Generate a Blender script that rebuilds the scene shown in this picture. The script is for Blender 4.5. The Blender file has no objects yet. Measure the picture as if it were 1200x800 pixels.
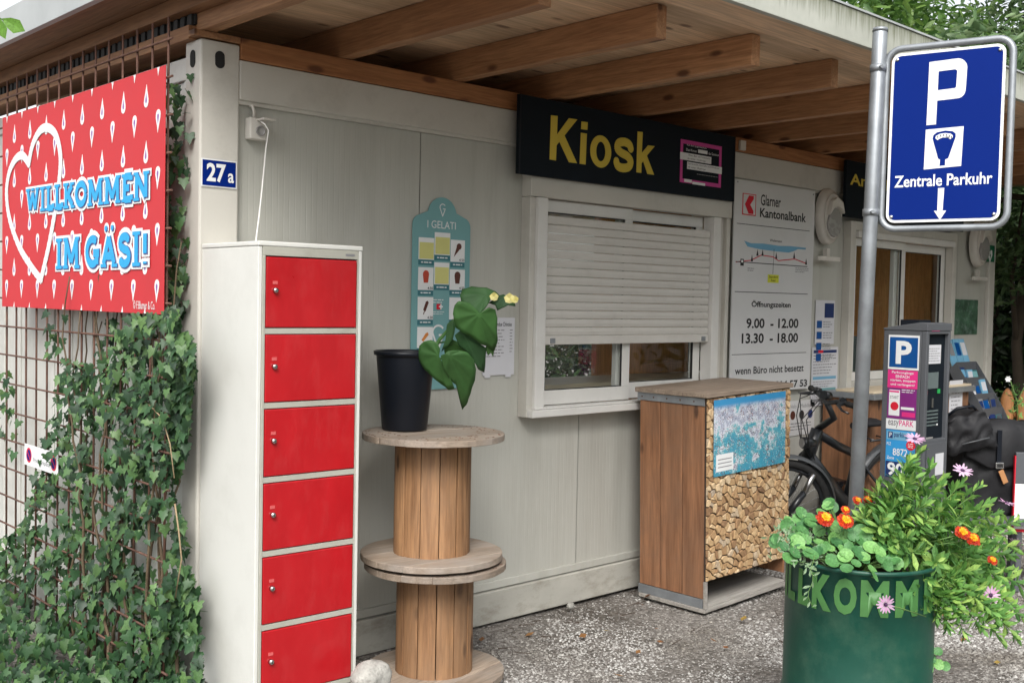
import bpy, bmesh, math, random
import numpy as np
from mathutils import Vector, Matrix
random.seed(7); RS = np.random.RandomState(7)
rad = math.radians
sc = bpy.context.scene
COL = sc.collection
# ------------------------------------------------------------------ camera
CP = np.array([-1.996, -3.950, 1.603]); FPX = 1268.73
def cam_axes(yaw, pitch, roll):
    f = np.array([math.sin(yaw)*math.cos(pitch), math.cos(yaw)*math.cos(pitch), math.sin(pitch)])
    r = np.cross(f, [0, 0, 1]); r /= np.linalg.norm(r); u = np.cross(r, f)
    c, s = math.cos(roll), math.sin(roll)
    return np.array([c*r+s*u, -s*r+c*u, f])
CM = cam_axes(0.75046467, -0.03701724, 0.02020914)
cd = bpy.data.cameras.new('camera'); cam = bpy.data.objects.new('camera', cd); COL.objects.link(cam)
cd.sensor_width = 36; cd.lens = 36*FPX/1200; cd.clip_end = 500; cd.clip_start = .05
mw = Matrix(((CM[0][0], CM[1][0], -CM[2][0], CP[0]), (CM[0][1], CM[1][1], -CM[2][1], CP[1]),
             (CM[0][2], CM[1][2], -CM[2][2], CP[2]), (0, 0, 0, 1)))
cam.matrix_world = mw; sc.camera = cam
# ------------------------------------------------------------------ world, sun, exposure
W = bpy.data.worlds.new('World'); sc.world = W; W.use_nodes = True
nt = W.node_tree; nt.nodes.clear()
SUN_EL, SUN_AZ = rad(46), rad(226)          # azimuth measured from +Y towards +X
sky = nt.nodes.new('ShaderNodeTexSky'); sky.sky_type = 'NISHITA'; sky.sun_disc = False
sky.sun_elevation = SUN_EL; sky.sun_rotation = SUN_AZ; sky.dust_density = 3.0; sky.air_density = 1.0
hs = nt.nodes.new('ShaderNodeHueSaturation'); hs.inputs['Saturation'].default_value = .22
bg = nt.nodes.new('ShaderNodeBackground'); bg.inputs[1].default_value = .15
wo = nt.nodes.new('ShaderNodeOutputWorld')
nt.links.new(sky.outputs[0], hs.inputs['Color']); nt.links.new(hs.outputs[0], bg.inputs[0]); nt.links.new(bg.outputs[0], wo.inputs[0])
sl = bpy.data.lights.new('sun', 'SUN'); sl.energy = 1.7; sl.angle = rad(30); sl.color = (1, .97, .92)
so = bpy.data.objects.new('sun', sl); COL.objects.link(so)
sd = Vector((math.sin(SUN_AZ)*math.cos(SUN_EL), math.cos(SUN_AZ)*math.cos(SUN_EL), math.sin(SUN_EL)))
so.rotation_euler = sd.to_track_quat('Z', 'Y').to_euler(); so.location = (0, 0, 12)
sc.view_settings.view_transform = 'Standard'; sc.view_settings.look = 'None'
sc.view_settings.exposure = 0.85; sc.view_settings.gamma = 1
sc.cycles.max_bounces = 8

# ------------------------------------------------------------------ helpers: measuring
def ray(px, py): return CM.T @ np.array([(px-600)/FPX, -(py-400)/FPX, 1.0])
def onp(px, py, n, d):
    r = ray(px, py); n = np.array(n, float); t = (d-n@CP)/(n@r); return CP+t*r
def at_x(px, py, v=0.): return Vector(onp(px, py, (1, 0, 0), v))
def at_y(px, py, v=0.): return Vector(onp(px, py, (0, 1, 0), v))
def at_z(px, py, v=0.): return Vector(onp(px, py, (0, 0, 1), v))
def at_d(px, py, d): return Vector(CP+d*ray(px, py))
class Fr:                                     # a flat face in space: origin, right, up, outward
    def __init__(s, O, U, V, N=None):
        s.O = Vector(O); s.U = Vector(U).normalized(); s.V = Vector(V).normalized()
        s.N = Vector(N).normalized() if N else s.U.cross(s.V).normalized()
    def p(s, u, v, n=0.): return s.O+s.U*u+s.V*v+s.N*n
    def uv(s, px, py, n=0.):
        N = np.array(s.N); P = Vector(onp(px, py, N, float(N@np.array(s.O+s.N*n))))-s.O
        return P.dot(s.U), P.dot(s.V)
# ------------------------------------------------------------------ helpers: meshes and objects
class MB:
    def __init__(s): s.v = []; s.f = []; s.mi = []; s.c = 0; s.k = 0; s.sm = []
    def face(s, *idx, smooth=False): s.f.append(tuple(idx)); s.mi.append(s.c); s.sm.append(smooth)
    def box(s, x0, y0, z0, x1, y1, z1, M=None):
        i = len(s.v); P = [Vector((x, y, z)) for z in (z0, z1) for y in (y0, y1) for x in (x0, x1)]
        if M: P = [M @ p for p in P]
        s.v += [tuple(p) for p in P]
        for q in ((0, 2, 3, 1), (4, 5, 7, 6), (0, 1, 5, 4), (1, 3, 7, 5), (3, 2, 6, 7), (2, 0, 4, 6)): s.face(*[i+a for a in q])
        return s
    def fbox(s, fr, u0, v0, u1, v1, n0, n1):
        i = len(s.v); s.v += [tuple(fr.p(u, v, n)) for n in (n0, n1) for v in (v0, v1) for u in (u0, u1)]
        for q in ((0, 2, 3, 1), (4, 5, 7, 6), (0, 1, 5, 4), (1, 3, 7, 5), (3, 2, 6, 7), (2, 0, 4, 6)): s.face(*[i+a for a in q])
        return s
    def prism(s, fr, pts, n0, n1):
        i = len(s.v); m = len(pts)
        s.v += [tuple(fr.p(u, v, n1)) for u, v in pts]+[tuple(fr.p(u, v, n0)) for u, v in pts]
        s.face(*[i+a for a in range(m)]); s.face(*[i+m+a for a in reversed(range(m))])
        for a in range(m): b = (a+1) % m; s.face(i+a, i+m+a, i+m+b, i+b)
        return s
    def tube(s, pts, r, n=8, cap=True, smooth=True):
        pts = [Vector(p) for p in pts]; m = len(pts)
        rr = [r]*m if not hasattr(r, '__len__') else r
        i0 = len(s.v); ref = None
        for k, p in enumerate(pts):
            t = (pts[min(k+1, m-1)]-pts[max(k-1, 0)]).normalized()
            if ref is None: ref = t.orthogonal().normalized()
            else: ref = (ref-t*ref.dot(t)).normalized()
            b = t.cross(ref)
            for a in range(n):
                an = 2*math.pi*a/n; s.v.append(tuple(p+(ref*math.cos(an)+b*math.sin(an))*rr[k]))
        for k in range(m-1):
            for a in range(n):
                b = (a+1) % n; s.face(i0+k*n+a, i0+k*n+b, i0+(k+1)*n+b, i0+(k+1)*n+a, smooth=smooth)
        if cap:
            s.face(*[i0+a for a in reversed(range(n))]); s.face(*[i0+(m-1)*n+a for a in range(n)])
        return s
    def lathe(s, prof, c=(0, 0, 0), n=32, a0=0, a1=2*math.pi, smooth=True, M=None):
        i0 = len(s.v); full = abs(a1-a0-2*math.pi) < 1e-6; cols = n if full else n+1
        for r, z in prof:
            for a in range(cols):
                an = a0+(a1-a0)*a/n; p = Vector((r*math.cos(an), r*math.sin(an), z))
                if M: p = M @ p
                s.v.append(tuple(p+Vector(c)))
        for k in range(len(prof)-1):
            for a in range(n):
                b = (a+1) % cols; s.face(i0+k*cols+a, i0+k*cols+b, i0+(k+1)*cols+b, i0+(k+1)*cols+a, smooth=smooth)
        return s
    def stroke(s, fr, pts, t, n, ext=0.):     # a flat ribbon with rounded joints, every piece a hair above the last
        for a, b in zip(pts[:-1], pts[1:]):
            d = Vector((b[0]-a[0], b[1]-a[1])); L = d.length
            if L < 1e-6: continue
            d /= L; q = Vector((-d.y, d.x))*t/2; A = Vector(a)-d*ext; B = Vector(b)+d*ext
            s.k += 1; z = n+s.k*1.5e-5; i = len(s.v)
            s.v += [tuple(fr.p(p.x, p.y, z)) for p in (A-q, B-q, B+q, A+q)]; s.face(i, i+1, i+2, i+3)
        if len(pts) > 2:
            for c in pts[1:-1]:
                s.k += 1; z = n+s.k*1.5e-5; i = len(s.v)
                s.v += [tuple(fr.p(c[0]+t/2*math.cos(a*math.pi/5), c[1]+t/2*math.sin(a*math.pi/5), z)) for a in range(10)]
                s.face(*range(i, i+10))
        return s
    def mesh(s, name):
        me = bpy.data.meshes.new(name); me.from_pydata(s.v, [], s.f)
        me.polygons.foreach_set('material_index', s.mi); me.polygons.foreach_set('use_smooth', s.sm); me.update(); return me
def addm(me, mats):
    for m in (mats if isinstance(mats, (list, tuple)) else [mats]): me.materials.append(m)
def link(o, parent=None, world=True):
    COL.objects.link(o)
    if parent is not None:
        o.parent = parent
        if world: o.matrix_parent_inverse = PM[parent.name].inverted()
    return o
PM = {}
def obj(name, mb, mat, parent=None, world=True, bevel=0, kind=None, label=None):
    me = mb.mesh(name) if isinstance(mb, MB) else mb
    if len(me.materials) == 0: addm(me, mat)
    o = bpy.data.objects.new(name, me); link(o, parent, world)
    if parent is None: PM[o.name] = Matrix.Identity(4)
    else: PM[o.name] = Matrix.Identity(4) if world else PM[parent.name]
    if bevel:
        b = o.modifiers.new('bevel', 'BEVEL'); b.width = bevel; b.segments = 2; b.limit_method = 'ANGLE'; b.harden_normals = False
    if kind: o['kind'] = kind
    if label: o['label'] = label
    return o
def tag(o, label, cat, group=None, kind=None):
    o['label'] = label; o['category'] = cat
    if group: o['group'] = group
    if kind: o['kind'] = kind
    return o
def thing(name, label, cat, loc=(0, 0, 0), rot=(0, 0, 0), group=None):
    o = bpy.data.objects.new(name, None); COL.objects.link(o); o.empty_display_size = .1
    o.location = loc; o.rotation_euler = rot
    from mathutils import Euler
    PM[o.name] = Matrix.LocRotScale(Vector(loc), Euler(rot), None)
    return tag(o, label, cat, group)
def copy_part(o, loc=None, rot=None, scale=None, parent=None):
    c = o.copy(); COL.objects.link(c); PM[c.name] = PM[o.name]
    if loc is not None: c.location = loc
    if rot is not None: c.rotation_euler = rot
    if scale is not None: c.scale = scale
    if parent is not None: c.parent = parent
    return c
def bulk(name, bv, bf, C, R, S, mat, parent=None, kind='stuff', smooth=False):
    """one mesh out of many small copies: bv (k,3), bf list of faces, C (n,3), R (n,3,3), S (n,) or (n,3)"""
    bv = np.array(bv, float); n = len(C); k = len(bv); S = np.array(S, float)
    if S.ndim == 1: S = S[:, None].repeat(3, 1)
    V = np.einsum('nij,nkj->nki', R, bv[None]*S[:, None, :])+np.array(C)[:, None, :]
    fl = np.array([len(f) for f in bf]); fi = np.concatenate([np.array(f) for f in bf])
    me = bpy.data.meshes.new(name); me.vertices.add(n*k); me.vertices.foreach_set('co', V.astype(np.float32).ravel())
    LI = (fi[None]+(np.arange(n)*k)[:, None]).ravel(); LT = np.tile(fl, n); LS = np.concatenate([[0], np.cumsum(LT)[:-1]])
    me.loops.add(len(LI)); me.loops.foreach_set('vertex_index', LI.astype(np.int32))
    me.polygons.add(len(LT)); me.polygons.foreach_set('loop_start', LS.astype(np.int32)); me.polygons.foreach_set('loop_total', LT.astype(np.int32))
    if smooth: me.polygons.foreach_set('use_smooth', np.ones(len(LT), bool))
    me.update(calc_edges=True); me.validate()
    return obj(name, me, mat, parent, kind=kind)
def rots(N, T=None, jitter=0.):
    """rotation matrices whose z axis follows N and whose x axis follows T"""
    N = np.array(N, float); n = len(N)
    N = N+RS.normal(0, jitter, (n, 3)) if jitter else N
    N /= np.linalg.norm(N, axis=1)[:, None]+1e-9
    T = RS.normal(0, 1, (n, 3)) if T is None else np.array(T, float)
    T = T-(T*N).sum(1)[:, None]*N; T /= np.linalg.norm(T, axis=1)[:, None]+1e-9
    return np.stack([T, np.cross(N, T), N], 2)
def leaves(parent, name, bv, bf, C, R, S, mat, most=300):
    """the leaves that show largest become single parts, the rest one mass"""
    C = np.array(C); S = np.array(S, float); d = np.linalg.norm(C-CP, axis=1); o = np.argsort(d/S)
    me = bpy.data.meshes.new(name); me.from_pydata([tuple(v) for v in bv], [], bf); me.update(); addm(me, mat)
    for i in o[:most]:
        ob = bpy.data.objects.new(name, me); COL.objects.link(ob); ob.parent = parent
        ob.matrix_parent_inverse = PM[parent.name].inverted()
        m = Matrix([[*(R[i][r]*S[i]), C[i][r]] for r in range(3)]+[[0, 0, 0, 1]]); ob.matrix_basis = m
    if len(o) > most:
        k = o[most:]; bulk('foliage', bv, bf, C[k], R[k], S[k], mat, parent)
# ------------------------------------------------------------------ materials
def nmat(name):
    m = bpy.data.materials.new(name); m.use_nodes = True; t = m.node_tree; b = t.nodes['Principled BSDF']; return m, t, b
def N_(t, ty, **kw):
    n = t.nodes.new(ty)
    for k, v in kw.items():
        if k in n.inputs: n.inputs[k].default_value = v
        else: setattr(n, k, v)
    return n
def coords(t, scale=(1, 1, 1), rnd=True):
    tc = N_(t, 'ShaderNodeTexCoord'); mp = N_(t, 'ShaderNodeMapping'); mp.inputs['Scale'].default_value = scale
    t.links.new(tc.outputs['Object'], mp.inputs['Vector'])
    if rnd:
        oi = N_(t, 'ShaderNodeObjectInfo'); mu = N_(t, 'ShaderNodeMath', operation='MULTIPLY'); mu.inputs[1].default_value = 37.
        t.links.new(oi.outputs['Random'], mu.inputs[0]); t.links.new(mu.outputs[0], mp.inputs['Location'])
    return mp
def ramp(t, stops):
    r = N_(t, 'ShaderNodeValToRGB'); e = r.color_ramp.elements
    while len(e) > 1: e.remove(e[-1])
    e[0].position = stops[0][0]; e[0].color = (*stops[0][1], 1)
    for p, c in stops[1:]: x = e.new(p); x.color = (*c, 1)
    return r
def pm(name, col, rough=.5, var=.12, sc_=3., fine=60., bump=.05, metal=0., spec=.5, dirt=None, dirt_amt=.4, coat=0., stretch=(1, 1, 1)):
    """painted or plain surface: soft large variation, fine relief and optional blotches of dirt"""
    m, t, b = nmat(name); L = t.links
    mp = coords(t, stretch)
    n1 = N_(t, 'ShaderNodeTexNoise', Scale=sc_, Detail=5., Roughness=.6); L.new(mp.outputs[0], n1.inputs['Vector'])
    c0 = tuple(max(0, c*(1-var)) for c in col); c1 = tuple(min(1, c*(1+var)) for c in col)
    r = ramp(t, [(.3, c0), (.7, c1)]); L.new(n1.outputs[0], r.inputs[0]); out = r.outputs[0]
    if dirt:
        n3 = N_(t, 'ShaderNodeTexNoise', Scale=sc_*2.3, Detail=9., Roughness=.72); L.new(mp.outputs[0], n3.inputs['Vector'])
        rr = ramp(t, [(.5, (0, 0, 0)), (.75, (dirt_amt,)*3)]); L.new(n3.outputs[0], rr.inputs[0])
        mx = N_(t, 'ShaderNodeMixRGB'); mx.inputs[2].default_value = (*dirt, 1)
        L.new(rr.outputs[0], mx.inputs[0]); L.new(out, mx.inputs[1]); out = mx.outputs[0]
    L.new(out, b.inputs['Base Color'])
    n2 = N_(t, 'ShaderNodeTexNoise', Scale=fine, Detail=4.); L.new(mp.outputs[0], n2.inputs['Vector'])
    if bump:
        bu = N_(t, 'ShaderNodeBump', Strength=bump, Distance=.01); L.new(n2.outputs[0], bu.inputs['Height']); L.new(bu.outputs[0], b.inputs['Normal'])
    mr = N_(t, 'ShaderNodeMapRange'); mr.inputs['To Min'].default_value = max(.02, rough-.08); mr.inputs['To Max'].default_value = min(1, rough+.1)
    L.new(n1.outputs[0], mr.inputs[0]); L.new(mr.outputs[0], b.inputs['Roughness'])
    b.inputs['Metallic'].default_value = metal; b.inputs['Specular IOR Level'].default_value = spec
    b.inputs['Coat Weight'].default_value = coat
    return m
def wood(name, light, dark, axis='x', rough=.6, knots=True, s=1., bump=.15, grey=None):
    m, t, b = nmat(name); L = t.links
    st = {'x': (.9, 13, 13), 'y': (13, .9, 13), 'z': (13, 13, .9)}[axis]
    mp = coords(t, tuple(a*s for a in st))
    n1 = N_(t, 'ShaderNodeTexNoise', Scale=2.2, Detail=7., Roughness=.65, Distortion=.8); L.new(mp.outputs[0], n1.inputs['Vector'])
    r = ramp(t, [(.25, dark), (.45, tuple((a+c)/2 for a, c in zip(light, dark))), (.62, light), (.8, tuple(min(1, a*1.12) for a in light))])
    L.new(n1.outputs[0], r.inputs[0]); out = r.outputs[0]
    n0 = N_(t, 'ShaderNodeTexNoise', Scale=10., Detail=3., Roughness=.5); L.new(mp.outputs[0], n0.inputs['Vector'])
    rg = ramp(t, [(.35, (.72,)*3), (.6, (1,)*3)]); L.new(n0.outputs[0], rg.inputs[0])
    mu = N_(t, 'ShaderNodeMixRGB', blend_type='MULTIPLY'); mu.inputs[0].default_value = .8; L.new(out, mu.inputs[1]); L.new(rg.outputs[0], mu.inputs[2]); out = mu.outputs[0]
    oi = N_(t, 'ShaderNodeObjectInfo'); mrv = N_(t, 'ShaderNodeMapRange'); mrv.inputs['To Min'].default_value = .78; mrv.inputs['To Max'].default_value = 1.18; L.new(oi.outputs['Random'], mrv.inputs[0])
    hv = N_(t, 'ShaderNodeHueSaturation'); L.new(mrv.outputs[0], hv.inputs['Value']); L.new(out, hv.inputs['Color']); out = hv.outputs[0]
    if knots:
        st2 = {'x': (2.2, 5.5, 5.5), 'y': (5.5, 2.2, 5.5), 'z': (5.5, 5.5, 2.2)}[axis]
        mp2 = coords(t, st2); v = N_(t, 'ShaderNodeTexVoronoi', Scale=1.5); L.new(mp2.outputs[0], v.inputs['Vector'])
        rk = ramp(t, [(.0, (1,)*3), (.10, (.9,)*3), (.17, (0,)*3)]); L.new(v.outputs['Distance'], rk.inputs[0])
        mx = N_(t, 'ShaderNodeMixRGB'); mx.inputs[2].default_value = (dark[0]*.35, dark[1]*.3, dark[2]*.3, 1)
        L.new(rk.outputs[0], mx.inputs[0]); L.new(out, mx.inputs[1]); out = mx.outputs[0]
    if grey:
        n3 = N_(t, 'ShaderNodeTexNoise', Scale=1.4, Detail=6., Roughness=.7); mp3 = coords(t, (2, 2, 2)); L.new(mp3.outputs[0], n3.inputs['Vector'])
        rr = ramp(t, [(.42, (0,)*3), (.72, (.75,)*3)]); L.new(n3.outputs[0], rr.inputs[0])
        mx = N_(t, 'ShaderNodeMixRGB'); mx.inputs[2].default_value = (*grey, 1)
        L.new(rr.outputs[0], mx.inputs[0]); L.new(out, mx.inputs[1]); out = mx.outputs[0]
    L.new(out, b.inputs['Base Color']); b.inputs['Roughness'].default_value = rough
    bu = N_(t, 'ShaderNodeBump', Strength=bump, Distance=.006); L.new(n0.outputs[0], bu.inputs['Height']); L.new(bu.outputs[0], b.inputs['Normal'])
    return m
def leafmat(name, a, bcol, c=None, rough=.45, trans=.25, vein=True):
    """foliage: each leaf its own tone"""
    m, t, b = nmat(name); L = t.links
    g = N_(t, 'ShaderNodeNewGeometry'); oi = N_(t, 'ShaderNodeObjectInfo'); ad = N_(t, 'ShaderNodeMath', operation='ADD')
    L.new(g.outputs['Random Per Island'], ad.inputs[0]); L.new(oi.outputs['Random'], ad.inputs[1])
    fr = N_(t, 'ShaderNodeMath', operation='FRACT'); L.new(ad.outputs[0], fr.inputs[0])
    st = [(0, a), (.6, bcol)]+([(1, c)] if c else [])
    r = ramp(t, st); L.new(fr.outputs[0], r.inputs[0])
    tc = N_(t, 'ShaderNodeTexCoord'); n = N_(t, 'ShaderNodeTexNoise', Scale=9., Detail=3.); L.new(tc.outputs['Object'], n.inputs['Vector'])
    r2 = ramp(t, [(.3, (.7,)*3), (.7, (1.2,)*3)]); L.new(n.outputs[0], r2.inputs[0])
    mu = N_(t, 'ShaderNodeMixRGB', blend_type='MULTIPLY'); mu.inputs[0].default_value = 1; L.new(r.outputs[0], mu.inputs[1]); L.new(r2.outputs[0], mu.inputs[2])
    L.new(mu.outputs[0], b.inputs['Base Color']); b.inputs['Roughness'].default_value = rough
    tr = N_(t, 'ShaderNodeBsdfTranslucent'); mt = N_(t, 'ShaderNodeMixShader'); mt.inputs[0].default_value = trans
    L.new(mu.outputs[0], tr.inputs[0]); L.new(b.outputs[0], mt.inputs[1]); L.new(tr.outputs[0], mt.inputs[2])
    L.new(mt.outputs[0], t.nodes['Material Output'].inputs[0]); return m
def glassmat(name, tint=(.9, .95, .95), mirror=.0):
    m, t, b = nmat(name); L = t.links
    g = N_(t, 'ShaderNodeBsdfTransparent'); g.inputs[0].default_value = (*tint, 1)
    gl = N_(t, 'ShaderNodeBsdfGlossy', Roughness=.02); fz = N_(t, 'ShaderNodeFresnel', IOR=1.6)
    mx = N_(t, 'ShaderNodeMixShader'); ad = N_(t, 'ShaderNodeMath', operation='MULTIPLY'); ge = N_(t, 'ShaderNodeNewGeometry'); iv_ = N_(t, 'ShaderNodeMath', operation='SUBTRACT'); iv_.inputs[0].default_value = 1.
    L.new(ge.outputs['Backfacing'], iv_.inputs[1]); L.new(iv_.outputs[0], ad.inputs[1]); L.new(fz.outputs[0], ad.inputs[0]); L.new(ad.outputs[0], mx.inputs[0]); L.new(g.outputs[0], mx.inputs[1]); L.new(gl.outputs[0], mx.inputs[2])
    L.new(mx.outputs[0], t.nodes['Material Output'].inputs[0]); return m
def flat(name, col, rough=.55, spec=.4): return pm(name, col, rough, var=.04, sc_=6, bump=.01, spec=spec)

M = {}
GREY = (.455, .452, .408)
M['wall'] = pm('container_paint', GREY, .5, var=.07, sc_=1.2, bump=.03, dirt=(.27, .25, .21), dirt_amt=.38, stretch=(2.2, 2.2, .22))
M['baserail'] = pm('base_rail_paint', (.42, .41, .365), .55, var=.1, sc_=3, bump=.05, dirt=(.17, .14, .10), dirt_amt=.6, stretch=(1, 1, 2))
M['wallframe'] = pm('container_frame_paint', (.54, .52, .47), .5, var=.06, sc_=1.5, bump=.04, dirt=(.25, .23, .2), dirt_amt=.35)
M['sidewall'] = pm('side_wall_paint', (.62, .62, .58), .55, var=.07, sc_=1.5, bump=.03, dirt=(.3, .29, .25), dirt_amt=.4)
M['white'] = pm('white_window_frame', (.66, .65, .62), .4, var=.05, bump=.01, dirt=(.45, .43, .4), dirt_amt=.3)
M['shutter'] = pm('shutter_slat_paint', (.58, .56, .52), .45, var=.04, bump=.01, dirt=(.4, .38, .35), dirt_amt=.3)
M['black'] = pm('dark_void', (.012, .012, .012), .8, bump=0)  # solid black in place of the shade inside holes and gaps
M['gasket'] = pm('black_rubber_gasket', (.02, .02, .02), .6)
M['glass'] = glassmat('window_glass', (.97, .985, .98), .0)
M['beam'] = wood('beam_timber', (.50, .26, .125), (.30, .135, .06), 'y', bump=.1)
M['plate'] = wood('wall_plate_timber', (.50, .22, .085), (.33, .125, .045), 'x', bump=.1)
M['soffit'] = wood('soffit_boards', (.74, .52, .34), (.56, .37, .22), 'x', bump=.05, s=.55)
M['soffitL'] = wood('verge_boards', (.33, .17, .08), (.2, .09, .04), 'y', bump=.1, s=.8)
M['metal'] = pm('grey_sheet_metal', (.42, .44, .44), .5, var=.1, metal=.1, bump=.02)
# fascia: pale board with green-black algae running down from its top edge
def fascia_mat():
    m, t, b = nmat('weathered_fascia'); L = t.links
    mp = coords(t, (1, 1, 1), False); n1 = N_(t, 'ShaderNodeTexNoise', Scale=2., Detail=6., Roughness=.7); L.new(mp.outputs[0], n1.inputs['Vector'])
    mp2 = coords(t, (22, 22, 1.4), False); n2 = N_(t, 'ShaderNodeTexNoise', Scale=2., Detail=5., Roughness=.7); L.new(mp2.outputs[0], n2.inputs['Vector'])
    r1 = ramp(t, [(.3, (.36, .37, .32)), (.7, (.50, .51, .45))]); L.new(n1.outputs[0], r1.inputs[0])
    sx = N_(t, 'ShaderNodeSeparateXYZ'); L.new(mp.outputs[0], sx.inputs[0])
    mr = N_(t, 'ShaderNodeMapRange'); mr.inputs[1].default_value = 2.78; mr.inputs[2].default_value = 2.92; mr.inputs[3].default_value = .0; mr.inputs[4].default_value = .42; L.new(sx.outputs[2], mr.inputs[0])
    ad = N_(t, 'ShaderNodeMath', operation='ADD'); L.new(n2.outputs[0], ad.inputs[0]); L.new(mr.outputs[0], ad.inputs[1])
    r2 = ramp(t, [(.62, (0,)*3), (.95, (.85,)*3)]); L.new(ad.outputs[0], r2.inputs[0])
    mx = N_(t, 'ShaderNodeMixRGB'); mx.inputs[2].default_value = (.12, .13, .07, 1); L.new(r2.outputs[0], mx.inputs[0]); L.new(r1.outputs[0], mx.inputs[1])
    L.new(mx.outputs[0], b.inputs['Base Color']); b.inputs['Roughness'].default_value = .7; return m
M['fascia'] = fascia_mat()
M['rust'] = pm('rusty_steel_rod', (.13, .065, .045), .7, var=.35, sc_=14, bump=.15, metal=.2, dirt=(.05, .03, .03), dirt_amt=.5)
M['red'] = flat('banner_red', (.53, .040, .048), .5, .2); M['wh'] = flat('print_white', (.75, .76, .76)); M['bl'] = flat('print_light_blue', (.03, .36, .68))
M['purple'] = flat('print_purple', (.25, .12, .35)); M['shadowblue'] = flat('print_dark_outline', (.1, .1, .3))
M['lockwhite'] = pm('locker_white_paint', (.66, .66, .62), .42, var=.04, sc_=1.5, bump=.02, dirt=(.42, .41, .37), dirt_amt=.28)
M['tagred'] = flat('faded_number_tag', (.58, .10, .10)); M['lockgrey'] = pm('locker_grey_paint', (.40, .395, .34), .45, var=.05, bump=.02, dirt=(.2, .18, .15), dirt_amt=.35)
M['lockred'] = pm('locker_red_paint', (.42, .006, .011), .30, var=.10, sc_=2.5, fine=5, bump=.10, dirt=(.50, .07, .07), dirt_amt=.22, coat=.25, stretch=(3, 3, 1.2))
M['steel'] = pm('galvanised_steel', (.29, .31, .33), .48, var=.18, sc_=9, bump=.04, metal=.6, dirt=(.25, .26, .27), dirt_amt=.6)
M['chrome'] = pm('bright_steel', (.6, .6, .6), .25, metal=1., bump=0)
M['spool'] = wood('spool_staves', (.37, .20, .095), (.15, .068, .028), 'z', grey=(.25, .15, .085))
M['disc'] = wood('spool_disc_boards', (.34, .27, .21), (.19, .14, .10), 'x', grey=(.31, .285, .26), s=1.2, knots=False)
M['pot'] = pm('black_plastic', (.006, .008, .013), .38, var=.1, bump=.02, spec=.3)
M['yellow'] = flat('sign_yellow', (.62, .47, .06)); M['signblack'] = pm('sign_black_panel', (.008, .012, .017), .6, var=.15, bump=.0, spec=.12)
M['magenta'] = flat('print_magenta', (.55, .06, .28)); M['bankwhite'] = pm('board_white', (.62, .62, .62), .38, var=.03, bump=0)
M['ink'] = flat('print_black', (.02, .02, .022)); M['kred'] = flat('print_red', (.62, .01, .03)); M['lake'] = flat('print_lake_blue', (.16, .38, .55))
M['lime'] = flat('print_lime', (.6, .62, .05)); M['inkgrey'] = flat('print_grey', (.22, .22, .23)); M['blue'] = pm('sign_blue', (.001, .016, .165), .5, var=.03, bump=0, spec=.08)
M['teal'] = flat('poster_teal', (.17, .36, .37)); M['teald'] = flat('poster_dark_teal', (.04, .17, .20)); M['paleyellow'] = flat('sticky_note_yellow', (.62, .6, .22))
M['choc'] = flat('ice_cream_brown', (.10, .03, .02)); M['straw'] = flat('ice_cream_red', (.45, .06, .03)); M['cone'] = flat('ice_cream_orange', (.6, .22, .05))
M['paper'] = pm('paper_white', (.60, .60, .63), .6, var=.03, bump=.02)
M['crate'] = wood('crate_boards', (.33, .155, .075), (.115, .046, .02), 'z', bump=.15, s=.7, grey=(.20, .11, .065)); M['plankold'] = wood('weathered_plank', (.30, .235, .18), (.15, .11, .08), 'x', bump=.25, knots=False)
M['crategrey'] = wood('grey_plinth_board', (.36, .34, .31), (.22, .2, .18), 'x', bump=.2, knots=False)
M['bark'] = pm('dark_bark_gap', (.04, .025, .016), .9, bump=.3)
M['drum'] = pm('drum_green_paint', (.004, .058, .038), .40, var=.2, sc_=3, fine=14, bump=.10, dirt=(.05, .11, .07), dirt_amt=.6)
M['drumlet'] = pm('drum_letters_olive', (.05, .155, .04), .5, var=.2, sc_=10, bump=.05)
M['soil'] = pm('potting_soil', (.03, .02, .013), .9, bump=.5)
M['meter'] = pm('meter_dark_grey', (.085, .09, .10), .5, var=.06, bump=.08, fine=300)
M['meterblue'] = pm('meter_blue', (.0, .07, .27), .35, bump=0); M['mblue2'] = pm('meter_light_blue', (.03, .28, .6), .35, bump=0); M['pinkp'] = pm('print_pink', (.72, .03, .22), .4, bump=0)
M['violet'] = pm('print_violet', (.22, .02, .2), .4, bump=0); M['navy'] = pm('print_navy', (.01, .03, .13), .4, bump=0)
M['screen'] = pm('lcd_screen', (.12, .15, .15), .2, bump=0)
M['tyre'] = pm('tyre_rubber', (.018, .018, .018), .8, bump=.2); M['bike'] = pm('bike_dark_paint', (.014, .016, .019), .35, bump=.02, coat=.3)
M['guard'] = pm('mudguard_grey', (.08, .085, .09), .4, bump=.02); M['bagblack'] = pm('bag_tarpaulin', (.016, .016, .018), .62, var=.2, sc_=4, bump=.25, fine=25, spec=.3)
M['leather'] = pm('tan_leather', (.42, .2, .08), .6); M['fixture'] = pm('lamp_housing', (.62, .59, .54), .45, bump=.02); M['lens'] = pm('lamp_lens', (.30, .29, .28), .25, bump=0)
M['cord'] = flat('white_cord', (.72, .71, .68)); M['stone'] = pm('field_stone', (.38, .37, .34), .85, var=.35, sc_=12, bump=.7, fine=60, dirt=(.10, .10, .085), dirt_amt=.9)
M['fence'] = wood('fence_pine', (.44, .20, .07), (.28, .11, .04), 'z'); M['trunk'] = pm('tree_bark', (.10, .075, .055), .9, var=.35, sc_=12, bump=.6, fine=30, stretch=(1, 1, .3))
M['green'] = flat('safety_green', (.005, .13, .06)); M['forest'] = pm('forest_print', (.06, .13, .08), .4, var=.6, sc_=9, bump=0, dirt=(.3, .36, .36), dirt_amt=.8)
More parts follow.
